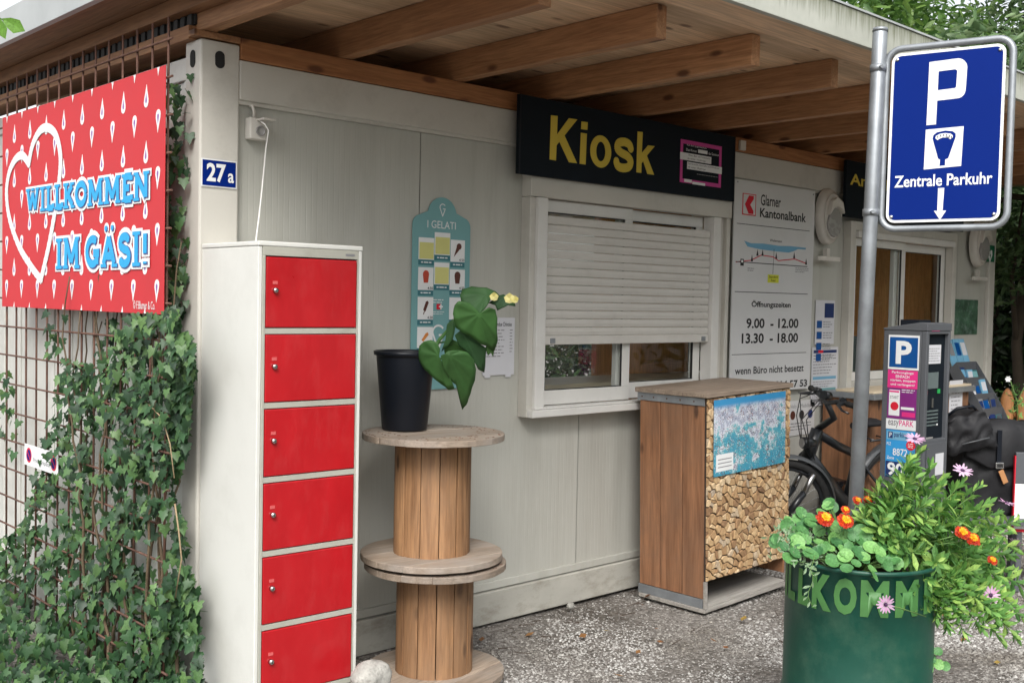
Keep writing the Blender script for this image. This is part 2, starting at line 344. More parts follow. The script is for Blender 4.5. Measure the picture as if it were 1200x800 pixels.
M['cup'] = wood('interior_cupboard', (.72, .34, .11), (.58, .24, .07), 'z', knots=False, bump=.05); M['interior'] = pm('interior_wall', (.78, .74, .66), .7)  # indoor colours lightened to stand in for lamp light
M['counter'] = pm('counter_top', (.60, .50, .36), .5)

# ================================================================== STRUCTURE
def ground():
    m, t, b = nmat('gravel_base'); L = t.links; mp = coords(t, (1, 1, 1), False)
    v = N_(t, 'ShaderNodeTexVoronoi', Scale=62.); L.new(mp.outputs[0], v.inputs['Vector'])
    n = N_(t, 'ShaderNodeTexNoise', Scale=1.1, Detail=6., Roughness=.65); L.new(mp.outputs[0], n.inputs['Vector'])
    r = ramp(t, [(0, (.09, .08, .07)), (.5, (.18, .165, .15)), (1, (.32, .30, .28))]); L.new(v.outputs['Color'], r.inputs[0])
    r2 = ramp(t, [(.35, (.45, .42, .38)), (.6, (1,)*3)]); L.new(n.outputs[0], r2.inputs[0])
    mu = N_(t, 'ShaderNodeMixRGB', blend_type='MULTIPLY'); mu.inputs[0].default_value = 1; L.new(r.outputs[0], mu.inputs[1]); L.new(r2.outputs[0], mu.inputs[2])
    L.new(mu.outputs[0], b.inputs['Base Color']); b.inputs['Roughness'].default_value = .9
    bu = N_(t, 'ShaderNodeBump', Strength=.8, Distance=.012, invert=True); L.new(v.outputs['Distance'], bu.inputs['Height']); L.new(bu.outputs[0], b.inputs['Normal'])
    mb = MB(); n = 40
    # finer near the kiosk so that it can undulate a little
    xs = [-120, -40, -12]+[-6+i*.35 for i in range(58)]+[18, 40, 120]; ys = [-120, -40, -14]+[-7+i*.3 for i in range(50)]+[12, 40, 120]
    rr = random.Random(3)
    for y in ys:
        for x in xs:
            z = .012*math.sin(x*1.7+.6)*math.cos(y*1.3)+rr.uniform(-.004, .004) if abs(x) < 14 and abs(y) < 9 else 0
            mb.v.append((x, y, z-.01))
    k = len(xs)
    for j in range(len(ys)-1):
        for i in range(k-1): mb.face(j*k+i, j*k+i+1, (j+1)*k+i+1, (j+1)*k+i, smooth=True)
    g = obj('ground', mb, m); g['kind'] = 'structure'
    # loose stones on top
    mg, t, b = nmat('gravel_stones'); L = t.links
    ge = N_(t, 'ShaderNodeNewGeometry'); r = ramp(t, [(0, (.12, .105, .095)), (.35, (.25, .235, .22)), (.7, (.40, .39, .37)), (.92, (.48, .47, .45)), (1, (.60, .59, .56))]); L.new(ge.outputs['Random Per Island'], r.inputs[0])
    tc = N_(t, 'ShaderNodeTexCoord'); n = N_(t, 'ShaderNodeTexNoise', Scale=1.5, Detail=5., Roughness=.6); L.new(tc.outputs['Object'], n.inputs['Vector'])
    r2 = ramp(t, [(.38, (.5, .47, .43)), (.58, (1,)*3)]); L.new(n.outputs[0], r2.inputs[0])
    mu = N_(t, 'ShaderNodeMixRGB', blend_type='MULTIPLY'); mu.inputs[0].default_value = 1; L.new(r.outputs[0], mu.inputs[1]); L.new(r2.outputs[0], mu.inputs[2])
    L.new(mu.outputs[0], b.inputs['Base Color']); b.inputs['Roughness'].default_value = .85
    bv = [(-.5, -.35, 0), (.5, -.4, 0), (.55, .35, 0), (-.45, .45, 0), (-.3, -.2, .42), (.3, -.28, .5), (.26, .22, .4), (-.22, .25, .52)]
    bf = [(0, 1, 5, 4), (1, 2, 6, 5), (2, 3, 7, 6), (3, 0, 4, 7), (4, 5, 6, 7)]
    def patch(n, x0, x1, y0, y1, s0, s1, keep):
        C = np.stack([RS.uniform(x0, x1, n), RS.uniform(y0, y1, n), np.full(n, -.008)], 1)
        C = C[keep(C)]; n = len(C)
        C[:, 2] = .012*np.sin(C[:, 0]*1.7+.6)*np.cos(C[:, 1]*1.3)-.012
        a = RS.uniform(0, 6.28, n); R = rots(np.stack([RS.normal(0, .3, n), RS.normal(0, .3, n), np.ones(n)], 1), np.stack([np.cos(a), np.sin(a), 0*a], 1))
        S = RS.uniform(s0, s1, n)**1.0; S3 = np.stack([S*RS.uniform(.8, 1.3, n), S*RS.uniform(.7, 1.1, n), S*RS.uniform(.6, 1.2, n)], 1)
        return C, R, S3
    a = patch(130000, .2, 5.4, -3.2, 0, .005, .0135, lambda C: (C[:, 1] > -3.2) & (RS.rand(len(C)) < np.clip(.35+.65*(-C[:, 1])/.8, 0, 1)))
    c = patch(40000, 2.5, 9, -3.4, 0, .010, .022, lambda C: C[:, 0] > 2.5)
    g = bulk('gravel', bv, bf, np.concatenate([a[0], c[0]]), np.concatenate([a[1], c[1]]), np.concatenate([a[2], c[2]]), mg)
    tag(g, 'loose grey gravel scattered over the forecourt in front of the kiosk', 'gravel', kind='stuff')
    # fallen leaves and twigs
    n = 110; C = np.stack([RS.uniform(.6, 6, n), RS.uniform(-3, -.05, n), np.full(n, .012)], 1); k = C[:, 1] < -.05
    lv = [(0, 0, 0), (.5, .28, .06), (1, 0, .12), (.5, -.28, .05), (.5, 0, -.02)]; lf = [(0, 4, 1), (4, 2, 1), (0, 3, 4), (3, 2, 4)]
    tag(bulk('leaf_litter', lv, lf, C, rots(np.tile([0, 0, 1.], (n, 1)), jitter=.25), RS.uniform(.025, .065, n), leafmat('dry_leaf', (.20, .08, .03), (.32, .17, .06), (.45, .33, .08))),
        'brown and yellow dry leaves lying on the gravel', 'leaf litter', kind='stuff')
    n = 170; C = np.stack([RS.uniform(.6, 5, n), RS.uniform(-2.6, -.05, n), np.full(n, .010)], 1); C[:, 1] = np.where(RS.rand(n) < .75, -RS.uniform(.03, .5, n), C[:, 1])
    tv = [(0, -.03, 0), (1, -.02, .04), (1, .02, .04), (0, .03, 0), (0, 0, .05), (1, 0, .07)]; tf = [(0, 1, 5, 4), (4, 5, 2, 3)]
    tag(bulk('twig_litter', tv, tf, C, rots(np.tile([0, 0, 1.], (n, 1)), jitter=.1), RS.uniform(.02, .09, n), M['bark']), 'thin dark twigs strewn on the gravel by the kiosk wall', 'twigs', kind='stuff')
ground()

# ------------------------------------------------------------------ container
CX1 = 7.285
cont = thing('kiosk_container', 'pale grey container building with a shuttered kiosk window under a wooden canopy', 'container building')
# corner posts with castings and their oval holes
def post(x0, x1, y0, y1):
    mb = MB(); mb.box(x0, y0, 0, x1, y1, 2.602); p = obj('corner_post', mb, M['wallframe'], cont, bevel=.008)
    fr = Fr((x0, y0, 0), (1, 0, 0), (0, 0, 1), (0, -1, 0)); w = x1-x0
    def hole(cu, cv, ru, rv): return [(cu+ru*math.cos(a), cv+(rv-ru if math.sin(a) > 0 else ru-rv)+ru*math.sin(a)) for a in [i*math.pi/8 for i in range(16)]]
    mb = MB(); mb.prism(fr, hole(w*.48, 2.53, .021, .034), .0008, .003); obj('casting_hole', mb, M['black'], cont); mb = MB(); mb.prism(Fr((x0, y1, 0), (0, -1, 0), (0, 0, 1), (-1, 0, 0)), hole((y1-y0)*.52, 2.53, .021, .034), .0008, .003)
    obj('casting_hole', mb, M['black'], cont)
post(0, .17, 0, .13); post(CX1-.11, CX1, 0, .13)
mb = MB(); mb.box(.17, .0, 2.387, CX1-.11, .10, 2.545); obj('top_rail', mb, M['wallframe'], cont, bevel=.006)
mb = MB(); mb.box(.17, .012, 2.372, CX1-.11, .03, 2.387); obj('panel_trim', mb, M['wallframe'], cont)
mb = MB(); mb.box(.17, .004, .0, CX1-.11, .10, .160); obj('bottom_rail', mb, M['baserail'], cont, bevel=.006)
mb = MB(); mb.box(.17, .018, .166, CX1-.11, .03, .205); obj('panel_trim', mb, M['wall'], cont, bevel=.003)
# wall panels of finely grooved sheet; openings left for the two windows
def grooved(name, x0, x1, z0, z1):
    mb = MB(); n = max(1, int(round((x1-x0)/.0275))); x = x0; w = (x1-x0)/n
    for i in range(n):
        g = .0045
        i0 = len(mb.v); P = [(x, .0305), (x+g, .034), (x+w-g, .034), (x+w, .0305)]; P = [(x, .0311), (x+g*.8, .0305), (x+w-g*.8, .0305), (x+w, .0311)]
        for z in (z0, z1): mb.v += [(a, b, z) for a, b in P]
        for k in range(3): mb.face(i0+k, i0+k+1, i0+4+k+1, i0+4+k)
        x += w
    mb.box(x0, .036, z0, x1, .075, z1)
    obj(name, mb, M['wall'], cont)
W1 = (1.80, 3.40, 1.05, 2.20); W2 = (4.93, 6.42, 1.10, 2.14)
SE = [.172, 1.114, 2.218, 3.322, 4.426, 5.53, 6.634, CX1-.112]
for a, b in zip(SE[:-1], SE[1:]):
    a += .0025; b -= .0025
    for Wn in (W1, W2):
        if b > Wn[0] and a < Wn[1]:
            if a < Wn[0]: grooved('wall_panel', a, Wn[0], .19, 2.375)
            if b > Wn[1]: grooved('wall_panel', Wn[1], b, .19, 2.375)
            l = max(a, Wn[0])+.0005; r = min(b, Wn[1])-.0005
            grooved('wall_panel', l, r, .19, Wn[2]); grooved('wall_panel', l, r, Wn[3], 2.375); break
    else: grooved('wall_panel', a, b, .19, 2.375)
mb = MB(); mb.box(.1685, .036, .1, .1725, .07, 2.38)
for s in SE[1:-1]:
    if not (W1[0] < s < W1[1] or W2[0] < s < W2[1]): mb.box(s-.0024, .035, .2, s+.0024, .07, 2.37)
    else:
        w = W1 if W1[0] < s < W1[1] else W2; mb.box(s-.0024, .035, .2, s+.0024, .07, w[2]); mb.box(s-.0024, .035, w[3], s+.0024, .07, 2.37)
obj('joint', mb, M['gasket'], cont)
# side wall seen through the trellis: upright sheet panels with joints, rails
DY = 2.72
mb = MB(); mb.box(.012, .13, 2.46, .10, DY, 2.55); obj('side_top_rail', mb, M['sidewall'], cont, bevel=.005)
mb = MB(); mb.box(.006, .13, .0, .10, DY, .16); obj('side_bottom_rail', mb, M['sidewall'], cont, bevel=.005)
y = .13
while y < DY-.1:
    e = min(y+.48, DY); mb = MB(); mb.box(.026, y+.003, .162, .07, e-.003, 2.458)
    mb.box(.018, y+.003, .162, .026, y+.045, 2.458); mb.box(.018, y+.25, .162, .026, y+.27, 2.458); obj('side_panel', mb, M['sidewall'], cont, bevel=.002); y = e
# shell behind: roof, floor, back, far end, interior
mb = MB(); mb.box(.10, .10, 2.47, CX1-.1, 2.7, 2.55); obj('container_roof', mb, M['interior'], cont)
mb = MB(); mb.box(.10, .10, .1, CX1-.1, 2.6, .16); obj('container_floor', mb, M['counter'], cont)
mb = MB()
for x0, x1 in ((.10, .6), (3.75, 4.3), (6.95, CX1-.1)): mb.box(x0, 2.6, .1, x1, 2.68, 2.47)
for x0, x1 in ((.6, 3.75), (4.3, 6.95)): mb.box(x0, 2.6, .1, x1, 2.68, .95); mb.box(x0, 2.6, 2.25, x1, 2.68, 2.47)
obj('back_wall', mb, M['interior'], cont)
mb = MB(); mb.box(CX1-.08, .13, .0, CX1-.003, DY, 2.55); obj('end_wall', mb, M['sidewall'], cont)
mb = MB(); mb.box(.075, .11, .16, .095, 2.6, 2.46); obj('inner_lining', mb, M['interior'], cont)
mb = MB(); mb.box(.6, 2.62, .95, 3.75, 2.625, 2.25); obj('rear_pane', mb, M['glass'], cont); mb = MB(); mb.box(4.3, 2.62, .95, 6.95, 2.625, 2.25); obj('rear_pane', mb, M['glass'], cont)  # rear windows made extra wide so daylight brightens the interior
for a_ in (1.6, 2.45, 3.02, 5.25, 5.95): mb = MB(); mb.box(a_, 2.59, .95, a_+.06, 2.66, 2.25); obj('rear_mullion', mb, M['white'], cont)

# window one with its sashes and roller shutter
FW = Fr((0, 0, 0), (1, 0, 0), (0, 0, 1), (0, -1, 0))
win = MB()
win.fbox(FW, 1.762, 1.02, 1.800, 2.128, -.03, .035); win.fbox(FW, 3.415, 1.02, 3.45, 2.128, -.03, .030)
win.fbox(FW, 1.762, 2.130, 3.45, 2.245, -.03, .038)
w1 = obj('kiosk_window', win, M['wallframe'], cont, bevel=.003)
mb = MB(); mb.fbox(FW, 1.801, 1.06, 1.868, 2.127, -.03, .055); obj('shutter_guide', mb, M['white'], w1, bevel=.003)
mb = MB(); mb.fbox(FW, 3.262, 1.06, 3.330, 2.127, -.03, .050); obj('shutter_guide', mb, M['white'], w1, bevel=.003)
mb = MB(); mb.fbox(FW, 3.332, 1.06, 3.414, 2.127, -.03, .004); obj('reveal', mb, M['wallframe'], w1)
mb = MB(); mb.fbox(FW, 1.768, 1.020, 3.412, 1.058, -.02, .075); mb.fbox(FW, 1.801, 1.0585, 3.41, 1.068, -.02, .06); obj('sill', mb, M['white'], w1, bevel=.004)
def sash(parent, u0, u1, v0, v1, n0, n1, t=.045, tb=.06, div=None):
    mb = MB(); mb.fbox(FW, u0, v0, u1, v0+tb, n0, n1); mb.fbox(FW, u0, v1-t, u1, v1, n0, n1)
    mb.fbox(FW, u0, v0+tb, u0+t, v1-t, n0, n1-.0007); mb.fbox(FW, u1-t, v0+tb, u1, v1-t, n0, n1-.0007)
    o = obj('sash', mb, M['white'], parent, bevel=.003)
    mb = MB(); m = (n0+n1)/2; mb.fbox(FW, u0+t, v0+tb, u1-t, v1-t, m-.002, m+.002); obj('pane', mb, M['glass'], parent)
    mb = MB(); q = n1-.004
    for a in ((u0+t, v0+tb, u1-t, v0+tb+.005), (u0+t, v1-t-.005, u1-t, v1-t), (u0+t, v0+tb+.005, u0+t+.005, v1-t-.005), (u1-t-.005, v0+tb+.005, u1-t, v1-t-.005)): mb.fbox(FW, *a, m, q)
    obj('gasket', mb, M['gasket'], parent)
sash(w1, 1.862, 2.585, 1.072, 2.126, -.026, .000, t=.062, tb=.075)
sash(w1, 2.51, 3.262, 1.072, 2.126, -.068, -.034, t=.062, tb=.09)
sh = MB(); sh.fbox(FW, 1.872, 1.384, 3.258, 1.430, .012, .030); shut = obj('roller_shutter', sh, M['shutter'], cont, bevel=.004)
n = 14; z0 = 1.4305; dz = (2.045-1.4305)/n
for i in range(n):
    s = MB(); a = z0+i*dz; prof = [(a+.0002, .0195), (a+.005, .0225), (a+dz*.5, .0252), (a+dz-.007, .0232), (a+dz-.0015, .018)]
    i0 = len(s.v)
    for x in (1.872, 3.258): s.v += [tuple(FW.p(x, v, nn)) for v, nn in prof]+[tuple(FW.p(x, prof[-1][0], .010)), tuple(FW.p(x, prof[0][0], .010))]
    for k in range(6): s.face(i0+k, i0+7+k, i0+7+k+1, i0+k+1, smooth=False)
    s.face(i0+6, i0+13, i0+7, i0); obj('slat', s, M['shutter'], shut)
mb = MB()
for x in (1.925, 3.19): mb = MB(); mb.fbox(FW, x, 1.392, x+.035, 1.418, .0302, .036); obj('shutter_latch', mb, M['steel'], shut, bevel=.002)
# inside the kiosk: cupboards, counter, jars
def inside(name, label, cat, boxes, mat, group=None):
    mb = MB()
    for b in boxes: mb.box(*b)
    o = obj(name, mb, mat, bevel=.004); return tag(o, label, cat, group)
o = inside('kiosk_counter', 'pale counter board inside the kiosk window', 'counter', [(1.5, .32, 1.10, 4.0, .75, 1.14)], M['counter'])
o = inside('brown_cupboard', 'brown wooden cupboard inside the kiosk window', 'cupboard', [(3.62, .80, .17, 4.14, 1.25, 2.4), (3.62, .792, .2, 4.13, .798, 1.2), (3.62, .792, 1.22, 4.13, .798, 2.38)], M['cup'])
rb = thing('kitchen_shelf', 'dark shelf with coloured goods behind the kiosk window', 'shelf', (1.6, 2.1, 0))
mb = MB()
for z in (.95, 1.17): mb.box(.6, 2.15, z, 3.3, 2.55, z+.03)
for x in (.6, 1.9, 3.27): mb.box(x, 2.15, .17, x+.03, 2.55, 1.2)
obj('rack', mb, M['cup'], rb)
ORD = 'first second third fourth fifth sixth seventh eighth ninth tenth eleventh twelfth thirteenth fourteenth fifteenth sixteenth seventeenth eighteenth nineteenth'.split()
cols = [(.3, .03, .03), (.05, .15, .3), (.3, .28, .05), (.06, .2, .07), (.35, .33, .3)]
for k, c in enumerate(cols): M['g%d' % k] = flat('goods_colour', c)
rr = random.Random(5)
x = .68
while x < 3.15:
    for z in (1.2,):
        if rr.random() < .85:
            mb = MB(); w = rr.uniform(.05, .11); h = rr.uniform(.1, .22); mb.box(x, 2.2, z+.001, x+w, 2.3, z+h); gi = rr.randrange(5)
            tag(obj('goods_packet', mb, M['g%d' % gi]), '%s %s packet on the shelf inside the kiosk, %s from the left' % ('low' if h < .15 else 'tall', ('dark red', 'blue', 'yellow', 'green', 'pale')[gi], ORD[len([0 for o_ in bpy.data.objects if o_.name.startswith('goods_packet')])-1]), 'packet', 'packets on the kiosk shelf')
    x += .15
inside('office_cupboard', 'brown wooden cupboard behind the office window', 'cupboard', [(6.75, .30, .17, 7.18, 1.6, 2.42)], M['cup'])
inside('office_desk', 'office desk behind the right hand window', 'desk', [(4.9, .4, .95, 6.6, .9, .98), (4.95, .45, .17, 5.0, .85, .95), (6.5, .45, .17, 6.55, .85, .95)], M['counter'])
mon = thing('office_monitor', 'dark computer monitor on the office desk behind the glass', 'monitor', (5.9, .5, .981))
mb = MB(); mb.box(5.7, .5, 1.08, 6.15, .53, 1.38); obj('screen', mb, M['screen'], mon, bevel=.005); mb = MB(); mb.box(5.9, .52, .981, 5.95, .54, 1.1); mb.box(5.82, .45, .981, 6.03, .6, .99); obj('stand', mb, M['meter'], mon)

# window two
mb = MB(); mb.fbox(FW, 4.86, 1.0, 4.925, 2.21, -.03, .03); mb.fbox(FW, 6.425, .95, 6.49, 2.21, -.03, .03); mb.fbox(FW, 4.925, 2.145, 6.425, 2.21, -.03, .032); mb.fbox(FW, 4.925, 1.02, 6.425, 1.09, -.03, .06)
w2 = obj('office_window', mb, M['wallframe'], cont, bevel=.003)
mb = MB(); mb.fbox(FW, 4.93, 2.10, 6.42, 2.143, -.03, .05); obj('shutter_box', mb, M['white'], w2, bevel=.003)
sash(w2, 4.93, 5.70, 1.092, 2.098, -.026, .004, t=.055, tb=.06)
sash(w2, 5.60, 6.42, 1.092, 2.098, -.068, -.034, t=.06, tb=.06)

# ------------------------------------------------------------------ canopy
can = thing('canopy_roof', 'timber canopy with exposed beams and a weathered pale fascia over the kiosk', 'roof', (3, -.7, 2.63))
YF, XL, XR = -1.452, -.262, 8.4; ZS = 2.767
k = 0
x = .068+.637*11
while x > 0:
    mb = MB(); e = -1.22; r3_ = random.Random(k).uniform(-.006, .006)
    mb.box(x-.062+r3_, e, 2.634, x+r3_, 3.0, ZS-.002); obj('beam', mb, M['beam'], can, bevel=.003); x -= .637; k += 1
y = YF+.03; j = 0
while y < 2.9:
    mb = MB(); mb.box(.010, y+.0006, ZS, XR-.02, y+.1794, ZS+.022); obj('soffit_board', mb, M['soffit'], can, bevel=.0008); y += .18; j += 1
x = XL+.026
while x < -.01:
    e = min(x+.13, .008); mb = MB(); mb.box(x+.001, YF+.03, ZS, e-.001, 3.0, ZS+.022); obj('soffit_board', mb, M['soffitL'], can, bevel=.0016); x += .13
mb = MB(); mb.box(.172, -.002, 2.547, CX1, .11, 2.632); obj('wall_plate', mb, M['plate'], can, bevel=.003)
mb = MB(); mb.box(-.03, -.005, 2.607, .17, .045, 2.632); mb.box(-.028, .047, 2.60, .1, 2.72, 2.655); obj('side_plate', mb, M['soffitL'], can, bevel=.002)
mb = MB(); mb.box(-.055, -1.40, 2.702, .003, 3.0, 2.765); obj('edge_batten', mb, M['soffitL'], can, bevel=.002)
mb = MB()
for i in range(80): a = .05+i*.06; mb.box(-.015, a, 2.657, .0, a+.034, 2.700); mb.box(-.005, a+.034, 2.657, .008, a+.06, 2.700)
mb.box(-.004, .04, 2.662, .02, 2.9, 2.701)
obj('corrugated_edge', mb, M['gasket'], can)
mb = MB(); mb.box(-.02, 2.90, 2.556, XR-.1, 2.98, 2.631); obj('sky_gap_board', mb, M['soffitL'], can)  # unseen board added to keep the sky out of the gap
mb = MB(); mb.box(XL, YF, 2.764, XR, YF+.028, 2.908); obj('front_fascia', mb, M['fascia'], can, bevel=.002)
mb = MB(); mb.box(XL-.004, YF-.006, 2.909, XR, YF+.05, 2.918); obj('front_flashing', mb, M['metal'], can)
mb = MB(); mb.box(XL-.006, YF+.03, 2.762, XL+.024, 3.0, 2.915); obj('side_fascia', mb, M['metal'], can, bevel=.002)
mb = MB(); mb.box(XL+.03, YF+.05, 2.80, XR-.02, 3.0, 2.90); obj('roof_deck', mb, M['metal'], can)

# ================================================================== TEXT
def text_mesh(s, bold=0.):
    cu = bpy.data.curves.new('t', 'FONT'); cu.body = s; cu.size = 1; cu.offset = bold; cu.resolution_u = 3
    ob = bpy.data.objects.new('t', cu); COL.objects.link(ob)
    me = bpy.data.meshes.new_from_object(ob); bpy.data.objects.remove(ob); bpy.data.curves.remove(cu); return me
def text(parent, s, fr, u0, v0, u1, v1, mat, n=.002, bold=.0, name='lettering', slant=0.):
    me = text_mesh(s, bold)
    if not me.vertices: return
    co = np.array([v.co for v in me.vertices]); a = co.min(0); b = co.max(0)
    U = u0+(co[:, 0]-a[0])/(b[0]-a[0])*(u1-u0); V = v0+(co[:, 1]-a[1])/(b[1]-a[1])*(v1-v0)
    for v, uu, vv in zip(me.vertices, U, V): v.co = fr.p(uu, vv, n)
    me.update(); return obj(name, me, mat, parent)
def textpx(parent, s, fr, xl, yt, yb, xr, mat, n=.002, bold=.0, name='lettering'):
    um, _ = fr.uv(xl, (yt+yb)/2); v1 = fr.uv(xl, yt)[1]; v0 = fr.uv(xl, yb)[1]; ur = fr.uv(xr, (yt+yb)/2)[0]
    return text(parent, s, fr, um, v0, ur, v1, mat, n, bold, name)
def card(parent, name, fr, u0, v0, u1, v1, mat, n0=.0, n1=.0015, bevel=0):
    mb = MB(); mb.fbox(fr, u0, v0, u1, v1, n0, n1); return obj(name, mb, mat, parent, bevel=bevel)
def cardpx(parent, name, fr, xl, yt, yb, xr, mat, n0=0, n1=.0015):
    um = fr.uv(xl, (yt+yb)/2)[0]; v1 = fr.uv(xl, yt)[1]; v0 = fr.uv(xl, yb)[1]; ur = fr.uv(xr, (yt+yb)/2)[0]
    return card(parent, name, fr, um, v0, ur, v1, mat, n0, n1)
def lines(parent, fr, u0, v1, u1, v0, rows, mat, n, t=.35, name='print_lines', ragged=True, seed=1):
    """rows of word-like dashes: small print that cannot be read in the photo"""
    r = random.Random(seed); mb = MB(); h = (v1-v0)/rows
    for i in range(rows):
        v = v1-h*(i+.5); u = u0; end = u1-(r.random()*.35*(u1-u0) if ragged else 0)
        while u < end:
            w = min(r.uniform(1.2, 4)*h*.55, end-u)
            if w > .001: i0 = len(mb.v); mb.v += [tuple(fr.p(a, b, n)) for a, b in ((u, v-h*t/2), (u+w, v-h*t/2), (u+w, v+h*t/2), (u, v+h*t/2))]; mb.face(i0, i0+1, i0+2, i0+3)
            u += w+h*.35
    return obj(name, mb, mat, parent)

# ================================================================== THINGS ON THE WALL
def sign_fr(y): return Fr((0, y, 0), (1, 0, 0), (0, 0, 1), (0, -1, 0))
# Kiosk sign
F1 = sign_fr(-.07)
t = thing('kiosk_sign', 'long black sign reading Kiosk in yellow letters above the shuttered window', 'sign', (2.6, -.07, 2.24))
a, b = F1.uv(609.5, 110); c, d = F1.uv(859.8, 236.7); _, vb = F1.uv(607.5, 203.2)
KU0, KV1, KU1, KV0 = a, b, c, vb
card(t, 'panel', F1, KU0, KV0, KU1, KV1, M['signblack'], -.022, 0, bevel=.001)
for u in (KU0, KU1-.008): mb = MB(); mb.fbox(F1, u, KV0, u+.008, KV1, .0002, .003); obj('edge_strip', mb, M['pot'], t)
mb = MB()
for u in (1.9, 2.9): mb = MB(); mb.fbox(F1, u, KV0+.05, u+.04, KV1-.05, -.068, -.0225); obj('bracket', mb, M['steel'], t)
def kz(P): return [F1.uv(580+x/4, 80+y/4) for x, y in P]
def glyph_poly(P): mb = MB(); mb.prism(F1, kz(P), .0005, .002); return mb
def letter(*ms):
    a = MB()
    for m_ in ms: k_ = len(a.v); a.v += m_.v; a.f += [tuple(i+k_ for i in f) for f in m_.f]; a.mi += m_.mi; a.sm += m_.sm
    obj('letter', a, M['yellow'], t)
letter(glyph_poly([(255, 428), (285, 433), (288, 362), (301, 345), (290, 312), (293, 225), (262, 221)]), glyph_poly([(290, 311.5), (301.5, 345.5), (346, 441), (384, 446), (325, 316), (385, 241), (346, 235)]))
letter(glyph_poly([(396, 448), (424, 452), (430, 307), (402, 303)]), glyph_poly([(403, 286), (432, 290), (434, 254), (405, 250)]))
def ring(cx, cy, rx, ry, ix, iy):
    mb = MB(); n = 36; a = F1.uv(580+cx/4, 80+cy/4); c = F1.uv(580+(cx+rx)/4, 80+(cy+rx*.17)/4); d = F1.uv(580+cx/4, 80+(cy-ry)/4); e = F1.uv(580+(cx+ix)/4, 80+(cy+ix*.17)/4); f = F1.uv(580+cx/4, 80+(cy-iy)/4)
    for k in range(n): A = 2*math.pi*k/n; mb.v += [tuple(F1.p(a[0]+(c[0]-a[0])*math.cos(A), a[1]+(d[1]-a[1])*math.sin(A), .002)), tuple(F1.p(a[0]+(e[0]-a[0])*math.cos(A), a[1]+(f[1]-a[1])*math.sin(A), .002))]
    for k in range(n): b = (k+1) % n; mb.face(2*k, 2*b, 2*b+1, 2*k+1)
    return mb
letter(ring(495, 391, 49, 76, 21, 46))
def spl(P, m=6):
    out = []
    for i in range(len(P)-1):
        p0, p1, p2, p3 = P[max(i-1, 0)], P[i], P[i+1], P[min(i+2, len(P)-1)]
        for k in range(m):
            u = k/m; out.append(tuple(.5*((2*p1[q])+(-p0[q]+p2[q])*u+(2*p0[q]-5*p1[q]+4*p2[q]-p3[q])*u*u+(-p0[q]+3*p1[q]-3*p2[q]+p3[q])*u**3) for q in (0, 1)))
    return out+[P[-1]]
mb = MB(); mb.stroke(F1, spl(kz([(636, 380), (628, 358), (604, 346), (578, 352), (572, 376), (590, 396), (618, 412), (634, 436), (626, 462), (598, 468), (574, 458), (566, 434)])), .046, .002, ext=.001); obj('letter', mb, M['yellow'], t)
letter(glyph_poly([(662, 488), (685, 491), (686.5, 446), (694, 436), (687.5, 398), (692, 300), (668, 297)]), glyph_poly([(687.5, 397.5), (694.5, 436.5), (714, 496), (745, 500), (711, 410), (748, 366), (717, 362)]))
g = textpx  # small poster on the sign
a = F1.uv(797.5, 163); bq = F1.uv(844, 221); a2 = F1.uv(797, 213.5)
u0, u1, v1, v0 = a[0], F1.uv(845.5, 172)[0], a[1], a2[1]
mb = MB(); th = .022
mb.fbox(F1, u0, v0, u1, v0+th, .001, .003); mb.fbox(F1, u0, v1-th, u1, v1, .001, .003); mb.fbox(F1, u0, v0+th, u0+th, v1-th, .001, .003); mb.fbox(F1, u1-th, v0+th, u1, v1-th, .001, .003)
nt_ = obj('age_notice', mb, M['magenta'], t)
W_, H_ = u1-u0, v1-v0
card(nt_, 'label_strip', F1, u0-.004, v0+.53*H_, u0+.74*W_, v0+.70*H_, M['wh'], .003, .0042); card(nt_, 'label_strip', F1, u0+.16*W_, v0+.33*H_, u1+.004, v0+.50*H_, M['wh'], .003, .0042)
card(nt_, 'label_strip', F1, u0+.1*W_, v0+.02*H_, u0+.28*W_, v0+.09*H_, M['wh'], .003, .0042); card(nt_, 'label_strip', F1, u0+.29*W_, v0-.01*H_, u0+.6*W_, v0+.05*H_, M['wh'], .0042, .005); card(nt_, 'label_strip', F1, u0+.42*W_, v0+.75*H_, u0+.64*W_, v0+.83*H_, M['wh'], .001, .0042)
text(nt_, 'Auf dem Jugendschutz', F1, u0+.14*W_, v0+.86*H_, u0+.62*W_, v0+.91*H_, M['wh'], .003, .0)
text(nt_, 'Das Kreuz', F1, u0+.13*W_, v0+.75*H_, u0+.38*W_, v0+.81*H_, M['wh'], .003); text(nt_, 'das Gesetz an', F1, u0+.67*W_, v0+.75*H_, u0+.93*W_, v0+.81*H_, M['wh'], .003)
text(nt_, 'Wein, Bier und Tabakwaren', F1, u0+.18*W_, v0+.63*H_, u0+.71*W_, v0+.68*H_, M['ink'], .005); text(nt_, 'ab unter 16-Jährige', F1, u0+.16*W_, v0+.55*H_, u0+.6*W_, v0+.6*H_, M['ink'], .005)
text(nt_, 'Spirituosen, Aperitifs und Alcopops', F1, u0+.18*W_, v0+.43*H_, u0+.94*W_, v0+.48*H_, M['ink'], .005); text(nt_, 'ab unter 18-Jährige', F1, u0+.18*W_, v0+.35*H_, u0+.6*W_, v0+.4*H_, M['ink'], .005)
lines(nt_, F1, u0+.4*W_, v0+.27*H_, u0+.92*W_, v0+.22*H_, 1, M['inkgrey'], .003, ragged=False)
